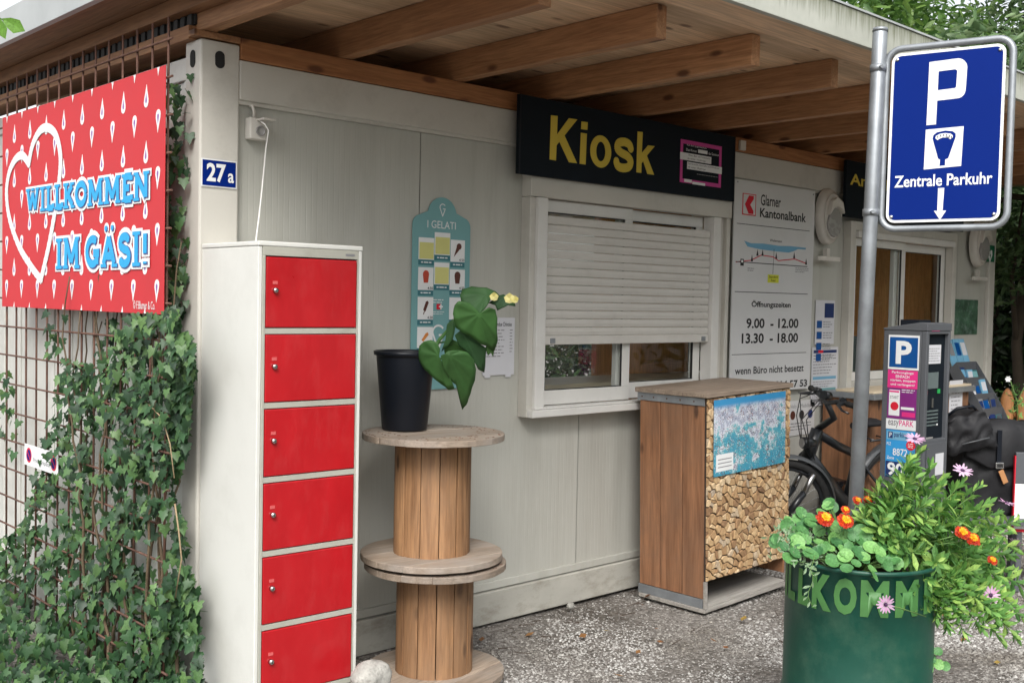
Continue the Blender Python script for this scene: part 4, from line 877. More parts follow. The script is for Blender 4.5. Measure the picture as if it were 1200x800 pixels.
for k in range(6):
    z1 = zt-k*pitch-.0135; z0 = zt-(k+1)*pitch+.0135
    if k == 0: z1 = zt-.003
    mb = MB(); mb.box(.031, -.004, z0, LW-.025, .014, z1); d = obj('door', mb, M['lockred'], t, world=False, bevel=.003)
    zc = z1-.47*(z1-z0); mb = MB(); mb.lathe([(.0, .014), (.008, .0135), (.0095, .010), (.0105, .0), (.0, .0)], c=(.066, -.004, zc), n=18, M=Matrix.Rotation(rad(90), 4, 'X')); l = obj('lock', mb, M['chrome'], d, world=False)
    mb = MB(); mb.box(.0650, -.0186, zc-.005, .0670, -.0181, zc+.005); obj('key_slot', mb, M['black'], l, world=False)
    mb = MB(); mb.box(.056, -.0052, zc+.022, .076, -.0042, zc+.034); obj('number_tag', mb, M['tagred'], d, world=False)
mb = MB(); mb.box(.0165, .02, LB+.02, LW-.0165, .024, LT-.036); obj('gap_shade_sheet', mb, M['black'], t, world=False)  # added black sheet that paints the shade behind the door gaps
mb = MB(); mb.box(LW-.075, -.0032, LT-.022, LW-.035, -.0024, LT-.014); obj('maker_plate', mb, M['inkgrey'], t, world=False)
for x in (.03, LW-.05):
    for y in (.03, LD-.05): mb = MB(); mb.box(x, y, -.01, x+.02, y+.02, LB-.0005); obj('foot', mb, M['lockgrey'], t, world=False)

# ================================================================== CABLE SPOOLS
def spool(z0, label, rz, hh=.488):
    t = thing('cable_spool', label, 'cable spool', (.873+(.012 if z0 < .1 else 0), -.40-(.012 if z0 < .1 else 0), z0), (0, 0, rz), group='cable spools stacked as a table')
    R, rb = .30, .163; th = .027
    for zz in (0, hh-th):
        dk = MB(); n = 5; w = 2*R/n          # the flange: five boards cut to a circle, each a part
        for k in range(n):
            a, b = -R+k*w+.0006, -R+(k+1)*w-.0006; ys = [a+(b-a)*q/6 for q in range(7)]
            pts = [(math.sqrt(max(R*R-y*y, 1e-5)), y) for y in ys]+[(-math.sqrt(max(R*R-y*y, 1e-5)), y) for y in reversed(ys)]
            mb = MB(); mb.prism(Fr((0, 0, zz+(k % 2)*.0009), (1, 0, 0), (0, 1, 0), (0, 0, 1)), pts, 0, th); obj('flange_board', mb, M['disc'], t, world=False, bevel=.0025)
    n = 13
    for k in range(n):
        a0, a1 = 2*math.pi*k/n+.012, 2*math.pi*(k+1)/n-.012; mb = MB(); dr = random.uniform(-.002, .003)
        for r in (rb+dr, rb-.02):
            for z in (th+.001, hh-th-.001):
                for q in range(4): a = a0+(a1-a0)*q/3; rr_ = r if q in (1, 2) else r-.001; mb.v.append((rr_*math.cos(a), rr_*math.sin(a), z))
        for q in range(3): mb.face(q, q+1, 4+q+1, 4+q); mb.face(8+q, 12+q, 12+q+1, 8+q+1)
        mb.face(0, 4, 12, 8); mb.face(3, 11, 15, 7)
        obj('stave', mb, M['spool'], t, world=False, bevel=.0012)
    mb = MB()
    for k in range(110): a = random.uniform(0, 6.28); r = random.choice((.19, .23, .28))+random.uniform(-.008, .008); mb.lathe([(0, .0012), (.0042, .001), (.0042, -.001)], c=(r*math.cos(a), r*math.sin(a), hh+.0005), n=6)
    o = obj('nail_heads', mb, M['rust'], t, world=False); o['kind'] = 'stuff'
spool(.014, 'lower wooden cable spool standing on the gravel', rad(12)); spool(.515, 'upper wooden cable spool carrying the black pot', rad(-8), .530)
SPT = .515+.5335
# black pot with begonia
P0 = (.905, -.26)
pc = at_z(474, 502.5, SPT)
t = thing('potted_begonia', 'black plastic pot with a drooping big-leaved begonia on the upper spool', 'potted plant', (pc.x, pc.y, SPT))
h = .335
for h_ in (0,):
    mb = MB(); mb.lathe([(.0, .0), (.093, .0), (.097, .006), (.124, h-.03), (.125, h-.02), (.135, h-.018), (.137, h-.002), (.131, h), (.126, h-.006), (.120, h-.04), (.0, h-.045)], n=40); obj('pot', mb, M['pot'], t, world=False)
    mb = MB(); mb.lathe([(.108, h-.05), (.06, h-.038), (.0, h-.042)], n=20); obj('soil', mb, M['soil'], t, world=False)
dB = (Vector((pc.x, pc.y, SPT+.4))-Vector(CP)).dot(Vector(CM[2]))
def bp(px, py, dd=0.): return at_d(px, py, dB+dd)
def lobed(n=22, lob=7, depth=.16, fold=.12, droop=.25):
    """big leaf, stalk at origin, tip along +x, unit length"""
    v = [(0.02, 0, 0)]; f = []
    for k in range(n+1):
        a = math.pi*(-1+2*k/n)*.965; r = .56*(1+depth*math.cos(lob*a))*(1+.04*math.sin(23*a)); x = .40+r*math.cos(a)*.98; y = r*math.sin(a)*.93
        if k in (0, n): x, y = .05, (-.04 if k == 0 else .04)
        v.append((x, y, fold*abs(y)-droop*x*x+.03*math.cos(lob*a)))
    m = len(v); v.append((.38, 0, -.03))
    for k in range(1, n+1): f.append((m, k, k+1))
    f.append((m, 0, 1)); f.append((m, n+1, 0)); return v, f
def lobed2(n=42, lob=7, depth=.12, rings=4, droop=.35, vein=.03):
    v = [(.3, 0, 0)]; f = []
    for r_ in range(1, rings+1):
        q = r_/rings
        for k in range(n):
            a = 2*math.pi*k/n; R_ = .55*(1+(depth*math.cos(lob*a)+.03*math.sin(5*a+1)+.025*math.sin(17*a))*q); 
            notch = 1-.75*max(0, (abs(a-math.pi) < .35)*(1-abs(a-math.pi)/.35))*q
            x = .3+R_*q*math.cos(a)*notch*(1.15 if math.cos(a) > 0 else .75); y = R_*q*math.sin(a)
            z = vein*math.cos(lob*a*1.0)*q-droop*(x-.3)**2-.35*y*y+.02*math.sin(3*a+1)*q; v.append((x, y, z))
    for k in range(n): f.append((0, 1+k, 1+(k+1) % n))
    for r_ in range(rings-1):
        for k in range(n): a = 1+r_*n+k; b = 1+r_*n+(k+1) % n; f.append((a, a+n, b+n, b))
    return v, f
M['begonia'] = leafmat('begonia_leaf', (.03, .09, .03), (.06, .17, .04), (.12, .27, .06), rough=.65)
bvs, bfs = lobed2()
bme = bpy.data.meshes.new('begonia_leaf'); bme.from_pydata(bvs, [], bfs); bme.polygons.foreach_set('use_smooth', [True]*len(bfs)); addm(bme, M['begonia'])
camr, camu, camf = Vector(CM[0]), Vector(CM[1]), Vector(CM[2])
def begleaf(px0, py0, px1, py1, roll, size, dd=0, wf=1.):
    a = bp(px0, py0, dd); b = bp(px1, py1, dd-.03); X = (b-a).normalized(); Nn = (-camf+Vector((0, 0, roll))).normalized(); Nn = (Nn-X*Nn.dot(X)).normalized(); Y = Nn.cross(X)
    s = (b-a).length; o = bpy.data.objects.new('leaf', bme); COL.objects.link(o); o.parent = t; o.matrix_parent_inverse = PM[t.name].inverted()
    o.matrix_basis = Matrix(((X.x*s, Y.x*s*wf, Nn.x*s, a.x), (X.y*s, Y.y*s*wf, Nn.y*s, a.y), (X.z*s, Y.z*s*wf, Nn.z*s, a.z), (0, 0, 0, 1)))
def traced(P, c, dd, dome=.35, tilt=(0, 0), lobes=7, seed=0):
    """a big thin leaf with its own outline: rings from the stalk point outwards, creased along radiating veins"""
    Q = [(430+x/3.99, 330+y/3.99) for x, y in P]; cx, cy = 430+c[0]/3.99, 330+c[1]/3.99; n = len(Q); mb = MB(); rnd = random.Random(seed); R_ = 6
    O = bp(cx, cy, dd); mb.v.append(tuple(O)); fine = []
    for k in range(n):
        a, b = Q[k], Q[(k+1) % n]
        for q in (0, .5): fine.append((a[0]+(b[0]-a[0])*q+(rnd.uniform(-.5, .5) if q else 0), a[1]+(b[1]-a[1])*q+(rnd.uniform(-.5, .5) if q else 0)))
    m = len(fine)
    for r_ in range(1, R_+1):
        f = r_/R_
        for k, (x, y) in enumerate(fine):
            X, Y = (x-cx)*f, (y-cy)*f; L = math.hypot(X, Y); A = math.atan2(Y, X); h = dome*(L/30)**2*.016+(.011*abs(math.cos(A*lobes*.5+seed))+.004*math.cos(A*lobes*2.7))*f+tilt[0]*X*.001+tilt[1]*Y*.001
            mb.v.append(tuple(bp(cx+X, cy+Y, dd+h)))
    for k in range(m): mb.face(0, 1+k, 1+(k+1) % m, smooth=True)
    for r_ in range(R_-1):
        for k in range(m): a = 1+r_*m+k; b = 1+r_*m+(k+1) % m; mb.face(a, a+m, b+m, b, smooth=True)
    o = obj('leaf', mb, M['begonia'], t); so_ = o.modifiers.new('thickness', 'SOLIDIFY'); so_.thickness = .0012
traced([(245, 300), (265, 280), (300, 272), (330, 285), (342, 315), (338, 350), (350, 400), (400, 470), (410, 500), (380, 505), (350, 480), (300, 440), (270, 410), (245, 370), (242, 330)], (335, 345), -.15, .5, (-1, 1.5), 8, 1)
traced([(345, 345), (380, 325), (430, 320), (470, 330), (500, 365), (510, 410), (505, 460), (490, 500), (475, 545), (465, 575), (445, 598), (458, 548), (430, 490), (390, 460), (360, 410)], (385, 345), -.18, .6, (1, 2), 9, 2)
traced([(410, 250), (440, 225), (490, 240), (530, 290), (560, 310), (555, 360), (548, 425), (520, 410), (500, 370), (470, 330), (430, 300)], (450, 245), -.10, .5, (.5, 1), 7, 3)
traced([(402, 150), (410, 110), (430, 90), (480, 100), (530, 150), (570, 120), (600, 130), (610, 170), (608, 240), (612, 275), (595, 325), (560, 300), (530, 290), (490, 260), (450, 240), (415, 215), (405, 180)], (525, 150), -.16, .6, (1, 1.5), 9, 4)
traced([(435, 65), (445, 35), (490, 22), (560, 28), (600, 45), (620, 65), (580, 75), (570, 100), (550, 130), (525, 155), (500, 140), (470, 115), (440, 95)], (560, 60), -.13, .8, (1, -1.5), 8, 5)
traced([(570, 100), (600, 70), (640, 60), (690, 90), (695, 115), (660, 110), (630, 125), (610, 135), (600, 110)], (640, 70), -.08, .6, (0, -1), 7, 6)
traced([(440, 100), (470, 110), (520, 150), (560, 190), (575, 240), (560, 275), (520, 270), (470, 235), (430, 190), (420, 140)], (455, 120), -.11, .5, (.5, 1), 8, 11)
traced([(560, 290), (590, 262), (600, 300), (590, 350), (580, 330), (566, 345), (556, 320)], (585, 270), -.06, .5, (.5, 1), 5, 12)
traced([(360, 310), (400, 270), (440, 285), (470, 330), (450, 350), (400, 345), (365, 340)], (400, 285), -.02, .5, (.5, 1), 6, 13)
traced([(375, 200), (402, 175), (415, 200), (402, 270), (376, 305), (348, 328), (366, 285), (372, 230)], (402, 190), -.05, .5, (0, 0), 5, 7)
mb = MB(); st0 = Vector((pc.x+.05, pc.y, SPT+h-.05))
mb.tube([st0, bp(505, 415), bp(515, 398), bp(540, 370), bp(562, 352), bp(582, 348)], [.009, .009, .008, .006, .004, .003], 7); mb.tube([bp(512, 402), bp(524, 400), bp(528, 398)], .004, 6); mb.tube([st0, bp(500, 412), bp(512, 420), bp(522, 420)], .005, 6)
obj('stem', mb, M['begonia'], t)
M['byellow'] = leafmat('yellow_petal', (.75, .68, .22), (.85, .78, .35), rough=.5)
for (x, y, s) in ((579, 348, .020), (597, 350, .024), (603, 351, .018)):
    mb = MB(); c = bp(x, y, -.20)
    for k in range(5):
        a = k*1.256+.3; d = (camr*math.cos(a)+camu*math.sin(a)*.7-camf*.4*math.sin(a*2)).normalized(); e = camf.cross(d); i = len(mb.v)
        mb.v += [tuple(c), tuple(c+d*s*.6+e*s*.62-camf*.006), tuple(c+d*s-camf*.012), tuple(c+d*s*.6-e*s*.62-camf*.004)]; mb.face(i, i+1, i+2, i+3)
    obj('flower', mb, M['byellow'], t)

# field stones
from mathutils import noise as mnz
def rock(c, r, label, seed):
    rnd = random.Random(seed); bm = bmesh.new(); bmesh.ops.create_icosphere(bm, subdivisions=4, radius=1)
    D = [(Vector((rnd.gauss(0, 1), rnd.gauss(0, 1), rnd.gauss(0, 1))).normalized(), rnd.uniform(.72, .95)) for _ in range(14)]
    for v in bm.verts:
        for d, q in D:
            x = v.co.dot(d)
            if x > q: v.co -= d*(x-q)*.85
        v.co *= 1+.10*mnz.noise(v.co*1.7+Vector((seed, 0, 0)))+.05*mnz.noise(v.co*5)
        v.co = Vector((v.co.x*r[0], v.co.y*r[1], v.co.z*r[2]))
    me = bpy.data.meshes.new('stone'); bm.to_mesh(me); bm.free(); addm(me, M['stone'])
    o = bpy.data.objects.new('field_stone', me); COL.objects.link(o); o.location = c; PM[o.name] = Matrix.Translation(c)
    for p in me.polygons: p.use_smooth = True
    tag(o, label, 'stone')
a = at_d(436, 792, 4.12); rock((a.x, a.y, a.z), (.085, .07, .062), 'pale rounded stone on the ground between the locker and the lower cable spool', 2)
a = at_z(669, 709, .02); rock((a.x, a.y-.0, .018), (.024, .02, .018), 'small grey stone on the gravel at the foot of the kiosk wall', 5)

# ================================================================== LOG CRATE
CR = (2.567, -.56, 0)
t = thing('log_fronted_crate', 'tall wooden crate with a front of split log ends below the kiosk window', 'crate', CR, (0, rad(-1.9), 0))
cw, cdp, ch = .765, .435, 1.135
def cb(name, boxes, mat, bevel=.002, lab=None):
    mb = MB()
    for b in boxes: mb.box(*b)
    return obj(name, mb, mat, t, world=False, bevel=bevel, label=lab)
for a, b in ((.0, .140), (.144, .290), (.294, cdp-.002)): cb('side_board', [(.002, a+.001, .072, .022, b, 1.082)], M['crate'])
for a, b in ((.0, .140), (.144, .290), (.294, cdp-.002)): cb('side_board', [(cw-.022, a+.001, .072, cw-.002, b, 1.082)], M['crate'])
cb('back_board', [(.024, cdp-.02, .072, cw-.024, cdp-.003, 1.082)], M['crate'])
cb('side_board', [(.0235, .03, .07, .03, cdp-.025, .16)], M['crategrey'])
cb('metal_strip', [(-.004, -.002, 1.084, .004, cdp+.012, 1.124)], M['steel'], .001); cb('metal_strip', [(-.003, .004, .022, .003, cdp+.004, .070)], M['steel'], .001)
for y in (.06, .15, .24, .33, .41): cb('rivet', [(-.007, y, 1.10, -.0045, y+.008, 1.108)], M['rust'], .001)
for a, b in ((-.03, .13), (.132, .30), (.302, .455)): cb('top_plank', [(-.018, a, 1.126+random.uniform(0, .004), cw+.015, b, 1.152)], M['plankold'], .003)
cb('bottom_shelf', [(-.008, -.012, .0, cw+.008, cdp-.002, .021)], M['crategrey'], .002); cb('shelf_board', [(.024, -.006, .0215, cw-.024, cdp-.03, .035)], M['crategrey'])
cb('corner_post', [(-.002, -.018, .0225, .014, .0, .165)], M['crategrey'], .002); cb('corner_post', [(cw-.014, -.018, .0225, cw+.002, .0, .165)], M['crategrey'], .002)
cb('front_backing', [(.001, -.012, .166, cw-.001, -.002, 1.124)], M['bark'], 0)
# log ends: cells of a jittered grid, clipped one against the other, each proud of the bark behind
M['logend'] = None
def logmat():
    m, tt, b = nmat('split_log_end'); L = tt.links; oi = N_(tt, 'ShaderNodeObjectInfo'); ge = N_(tt, 'ShaderNodeNewGeometry'); ad = N_(tt, 'ShaderNodeMath', operation='ADD'); fr = N_(tt, 'ShaderNodeMath', operation='FRACT')
    L.new(oi.outputs['Random'], ad.inputs[0]); L.new(ge.outputs['Random Per Island'], ad.inputs[1]); L.new(ad.outputs[0], fr.inputs[0])
    r = ramp(tt, [(0, (.26, .15, .08)), (.2, (.42, .26, .13)), (.55, (.56, .38, .20)), (.88, (.68, .52, .33)), (1, (.36, .30, .24))]); L.new(fr.outputs[0], r.inputs[0])
    mp = coords(tt, (1, 1, 1)); n = N_(tt, 'ShaderNodeTexNoise', Scale=45., Detail=5., Roughness=.7); L.new(mp.outputs[0], n.inputs['Vector']); r2 = ramp(tt, [(.3, (.6, .56, .52)), (.62, (1.05,)*3)]); L.new(n.outputs[0], r2.inputs[0])
    mu = N_(tt, 'ShaderNodeMixRGB', blend_type='MULTIPLY'); mu.inputs[0].default_value = 1; L.new(r.outputs[0], mu.inputs[1]); L.new(r2.outputs[0], mu.inputs[2]); L.new(mu.outputs[0], b.inputs['Base Color']); b.inputs['Roughness'].default_value = .8
    bu = N_(tt, 'ShaderNodeBump', Strength=.3, Distance=.004); L.new(n.outputs[0], bu.inputs['Height']); L.new(bu.outputs[0], b.inputs['Normal']); return m
M['logend'] = logmat()
def clip(poly, p, q):                          # keep the side of the bisector nearer p
    m = ((p[0]+q[0])/2, (p[1]+q[1])/2); d = (q[0]-p[0], q[1]-p[1]); out = []
    s = [(x-m[0])*d[0]+(y-m[1])*d[1] for x, y in poly]
    for i in range(len(poly)):
        j = (i+1) % len(poly)
        if s[i] <= 0: out.append(poly[i])
        if (s[i] < 0) != (s[j] < 0): f = s[i]/(s[i]-s[j]); out.append((poly[i][0]+f*(poly[j][0]-poly[i][0]), poly[i][1]+f*(poly[j][1]-poly[i][1])))
    return out
rl = random.Random(11); X0_, X1_, Z0_, Z1_ = .001, cw-.001, .167, 1.123; nx, nz = 20, 27
seeds = [((X0_+(i+.5+rl.uniform(-.75, .75))*(X1_-X0_)/nx), (Z0_+(j+.5+rl.uniform(-.75, .75))*(Z1_-Z0_)/nz)) for j in range(-1, nz+1) for i in range(-1, nx+1)]
polys = []
for s_ in seeds:
    poly = [(X0_, Z0_), (X1_, Z0_), (X1_, Z1_), (X0_, Z1_)]
    for q in sorted(seeds, key=lambda q: (q[0]-s_[0])**2+(q[1]-s_[1])**2)[1:20]:
        poly = clip(poly, s_, q)
        if len(poly) < 3: break
    if len(poly) < 3: continue
    cx = sum(p[0] for p in poly)/len(poly); cz = sum(p[1] for p in poly)/len(poly); g = rl.uniform(.78, .92); poly = [(cx+(x-cx)*g, cz+(z-cz)*g) for x, z in poly]
    A = abs(sum(poly[i][0]*poly[(i+1) % len(poly)][1]-poly[(i+1) % len(poly)][0]*poly[i][1] for i in range(len(poly))))/2
    if A > .00008: polys.append((A, cx, cz, poly))
polys.sort(reverse=True, key=lambda a: a[0]+(0 if not (.05 < a[1] < .69 and .73 < a[2] < 1.1) else -1))
rest = MB(); frc = Fr((0, 0, 0), (1, 0, 0), (0, 0, 1), (0, -1, 0))
for k, (A, cx, cz, poly) in enumerate(polys):
    hidden = .05 < cx < .69 and .73 < cz < 1.1
    mb = MB() if k < 300 else rest; d = rl.uniform(.016, .024) if not hidden else .016
    i = len(mb.v); m = len(poly); mb.v += [tuple(frc.p(cx+(x-cx)*.9, cz+(z-cz)*.9, d+rl.uniform(-.0008, .0008))) for x, z in poly]+[tuple(frc.p(x, z, d-.003)) for x, z in poly]+[tuple(frc.p(x, z, .010)) for x, z in poly]
    mb.face(*[i+a for a in range(m)])
    for a in range(m): b = (a+1) % m; mb.face(i+a, i+m+a, i+m+b, i+b); mb.face(i+m+a, i+2*m+a, i+2*m+b, i+m+b)
    if k < 300: obj('log_end', mb, M['logend'], t, world=False)
obj('log_ends', rest, M['logend'], t, world=False, kind='stuff')
# illustrated lake map on the crate
def mapmat():
    m, tt, b = nmat('illustrated_map_print'); L = tt.links; tc = N_(tt, 'ShaderNodeTexCoord'); sx = N_(tt, 'ShaderNodeSeparateXYZ'); L.new(tc.outputs['Generated'], sx.inputs[0])
    mp = N_(tt, 'ShaderNodeMapping'); mp.inputs['Scale'].default_value = (1.6, 1, 1); L.new(tc.outputs['Generated'], mp.inputs[0])
    n = N_(tt, 'ShaderNodeTexNoise', Scale=3.6, Detail=9., Roughness=.7); L.new(mp.outputs[0], n.inputs[0])
    # water lies low, mountains high
    ad = N_(tt, 'ShaderNodeMath', operation='MULTIPLY_ADD'); ad.inputs[1].default_value = .22; L.new(sx.outputs[2], ad.inputs[0]); L.new(n.outputs[0], ad.inputs[2])
    r = ramp(tt, [(.52, (.05, .30, .42)), (.60, (.12, .42, .48)), (.615, (.50, .56, .60)), (.66, (.62, .65, .72)), (.72, (.30, .34, .45)), (.78, (.68, .70, .76))]); L.new(ad.outputs[0], r.inputs[0])
    v = N_(tt, 'ShaderNodeTexVoronoi', Scale=58.); L.new(mp.outputs[0], v.inputs[0]); n2 = N_(tt, 'ShaderNodeTexNoise', Scale=7., Detail=6.); L.new(mp.outputs[0], n2.inputs[0])
    md = N_(tt, 'ShaderNodeMath', operation='SUBTRACT'); L.new(n2.outputs[0], md.inputs[0]); L.new(v.outputs['Distance'], md.inputs[1]); r3 = ramp(tt, [(.12, (0,)*3), (.17, (1,)*3)]); L.new(md.outputs[0], r3.inputs[0])
    rc = ramp(tt, [(0, (.03, .04, .06)), (.45, (.10, .11, .16)), (.7, (.25, .08, .09)), (.85, (.75, .76, .78)), (1, (.06, .16, .1))]); L.new(v.outputs['Color'], rc.inputs[0])
    mx = N_(tt, 'ShaderNodeMixRGB'); L.new(r3.outputs[0], mx.inputs[0]); L.new(r.outputs[0], mx.inputs[1]); L.new(rc.outputs[0], mx.inputs[2])
    rs = ramp(tt, [(.0, (0,)*3), (.86, (0,)*3), (.93, (1,)*3)]); L.new(sx.outputs[2], rs.inputs[0]); m2 = N_(tt, 'ShaderNodeMixRGB'); m2.inputs[2].default_value = (.04, .26, .50, 1); L.new(rs.outputs[0], m2.inputs[0]); L.new(mx.outputs[0], m2.inputs[1])
    L.new(m2.outputs[0], b.inputs['Base Color']); b.inputs['Roughness'].default_value = .35; return m
tm = thing('lake_map_poster', 'colourful illustrated lake map poster pinned on the log crate', 'poster', CR, (0, rad(-1.9), 0))
mb = MB(); mb.fbox(frc, .045, .712, .705, 1.112, .0258, .0275); obj('sheet', mb, mapmat(), tm, world=False)
mb = MB(); mb.fbox(frc, .065, .735, .215, .825, .0276, .0282); lb = obj('legend', mb, M['wh'], tm, world=False)
mb = MB()
for z in (.755, .775, .795): mb.fbox(frc, .08, z, .20, z+.005, .0284, .0287)
obj('legend_lines', mb, M['inkgrey'], lb, world=False)

# ================================================================== CUPBOARD, BROCHURES under the office window
t = thing('outdoor_cupboard', 'brown wooden cupboard with grey worktop under the office window', 'cupboard', (5.6, -.2, 0))
cx0, cx1, cy0 = 4.60, 6.05, -.36
for k in range(6): a = cx0+(cx1-cx0)*k/6; mb = MB(); mb.box(a+.001, cy0, .06, a+(cx1-cx0)/6-.001, cy0+.02, 1.0); obj('front_board', mb, M['crate'], t, bevel=.002)
for x in (cx0, cx1-.02): mb = MB(); mb.box(x, cy0+.021, .05, x+.02, -.006, 1.0); obj('side_board', mb, M['crate'], t, bevel=.002)
mb = MB(); mb.box(cx0-.03, cy0-.04, 1.002, cx1+.03, -.006, 1.04); obj('worktop', mb, M['steel'], t, bevel=.003)
mb = MB(); mb.box(cx0, cy0-.02, 1.041, cx1, -.1, 1.058); obj('shelf_board', mb, M['counter'], t, bevel=.003)
mb = MB(); mb.box(cx0+.02, cy0+.022, .0, cx1-.02, -.03, .05); obj('plinth', mb, M['black'], t)
FC = Fr((0, cy0-.002, 0), (1, 0, 0), (0, 0, 1), (0, -1, 0))
t, fr, u0, v0, u1, v1 = sheet('cupboard_notice', 'white printed sheet on the cupboard right of the parking meter', (1113, 446, 522, 1127), 1, fr=FC)
lines(t, fr, u0+.03, v1-.05, u1-.03, v0+.08, 12, M['inkgrey'], .002, t=.25)
# leaflet rack: two bowed side rails carrying stepped trays
t = thing('brochure_rack', 'dark bowed brochure rack full of blue leaflets beside the office window', 'rack', (6.45, -.6, 0))
rx0, rx1 = 6.15, 6.50
RP = [at_x(x, y, 6.15) for x, y in ((1117, 428), (1128, 447), (1140, 468), (1150, 486), (1158, 505), (1164, 528), (1168, 553), (1170, 585))]
def rail(f): k = min(int(f*7), 6); q = f*7-k; P = RP[k].lerp(RP[k+1], q); return P.y, P.z     # (y, z)
for x in (rx0, rx1):
    mb = MB(); n = 14; P = [rail(k/n) for k in range(n+1)]; i0 = len(mb.v)
    for k, (y, z) in enumerate(P):
        w = .035+.008*math.sin(k)
        for dx in (0, .008): mb.v += [(x+dx, y-.022, z+.022), (x+dx, y+w, z-w*.9)]
    for k in range(n):
        a = i0+4*k; b = a+4; mb.face(a, a+1, b+1, b); mb.face(a+2, b+2, b+3, a+3); mb.face(a, b, b+2, a+2); mb.face(a+1, a+3, b+3, b+1)
    mb.face(i0, i0+2, i0+3, i0+1); e = i0+4*n; mb.face(e, e+1, e+3, e+2); obj('side_rail', mb, M['meter'], t)
mb = MB(); y, z = rail(1); mb.box(rx0, y-.06, 0, rx1, y+.1, z-.06); mb.box(rx0, -.10, 0, rx0+.02, -.06, 1.1); mb.box(rx1-.02, -.10, 0, rx1, -.06, 1.1); obj('base', mb, M['meter'], t, bevel=.004)
bro = [M['meterblue'], M['lake'], M['navy'], M['paper'], M['lake'], M['teald'], M['inkgrey'], M['navy'], M['meter'], M['teal']]
rb_ = random.Random(4)
for k in range(7):
    f = .03+k*.135; y, z = rail(f)
    mb = MB(); mb.box(rx0+.009, y, z-.015, rx1-.001, y+.07, z-.008); mb.box(rx0+.009, y-.006, z-.014, rx1-.001, y, z+.05); mb.box(rx0+.009, y+.071, z-.11, rx1-.001, y+.078, z-.008); obj('tray', mb, M['meter'], t)
    for q in range(3):
        x = rx0+.015+q*.11; h = rb_.uniform(.10, .17) if k else .24; T_ = Matrix.Translation((x, y+.012+q*.003, z-.006)) @ Matrix.Rotation(rad(rb_.uniform(-22, -12)), 4, 'X')
        mb = MB(); mb.box(0, 0, 0, .095, .012, h, M=T_); o = obj('leaflet_stack', mb, bro[rb_.randrange(len(bro))]); tag(o, 'stack of %s leaflets in tray %s of the bowed rack' % (rb_.choice(['blue', 'pale', 'dark']), ['top', 'second', 'third', 'fourth', 'fifth', 'sixth', 'lowest'][k]), 'leaflets', 'leaflets in the brochure rack')
        o['label'] = 'leaflet stack in the %s tray of the bowed rack, %s of three' % (['top', 'second', 'third', 'fourth', 'fifth', 'sixth', 'lowest'][k], ['left', 'middle', 'right'][q])
        mb = MB(); mb.box(.01, -.0012, h*.45, .085, -.0004, h*.88, M=T_); obj('cover_print', mb, bro[rb_.randrange(len(bro))], o)
# white advertising board with a red edge
t = thing('advertising_board', 'white advertising board with red edge standing at the right picture edge', 'board', (5.3, -1.3, 0), (0, 0, rad(-50)))
q = at_z(1189, 612, .0); 
e = at_d(1188, 612, 6.2); t.location = (e.x, e.y, 0); PM[t.name] = Matrix.Translation((e.x, e.y, 0)) @ Matrix.Rotation(rad(-50), 4, 'Z')
mb = MB(); mb.box(.0, 0, .36, .5, .02, .62); obj('panel', mb, M['wh'], t, world=False, bevel=.003); mb = MB(); mb.box(-.006, -.002, .35, -.0005, .022, .78); mb.box(0, -.002, .345, .5, .022, .359); obj('red_edge', mb, M['kred'], t, world=False)
mb = MB(); mb.box(.0, 0, .621, .5, .02, .80); obj('dark_panel', mb, M['meter'], t, world=False, bevel=.003)
for x in (.02, .45): mb = MB(); mb.box(x, .005, 0, x+.03, .018, .345); obj('leg', mb, M['meter'], t, world=False)

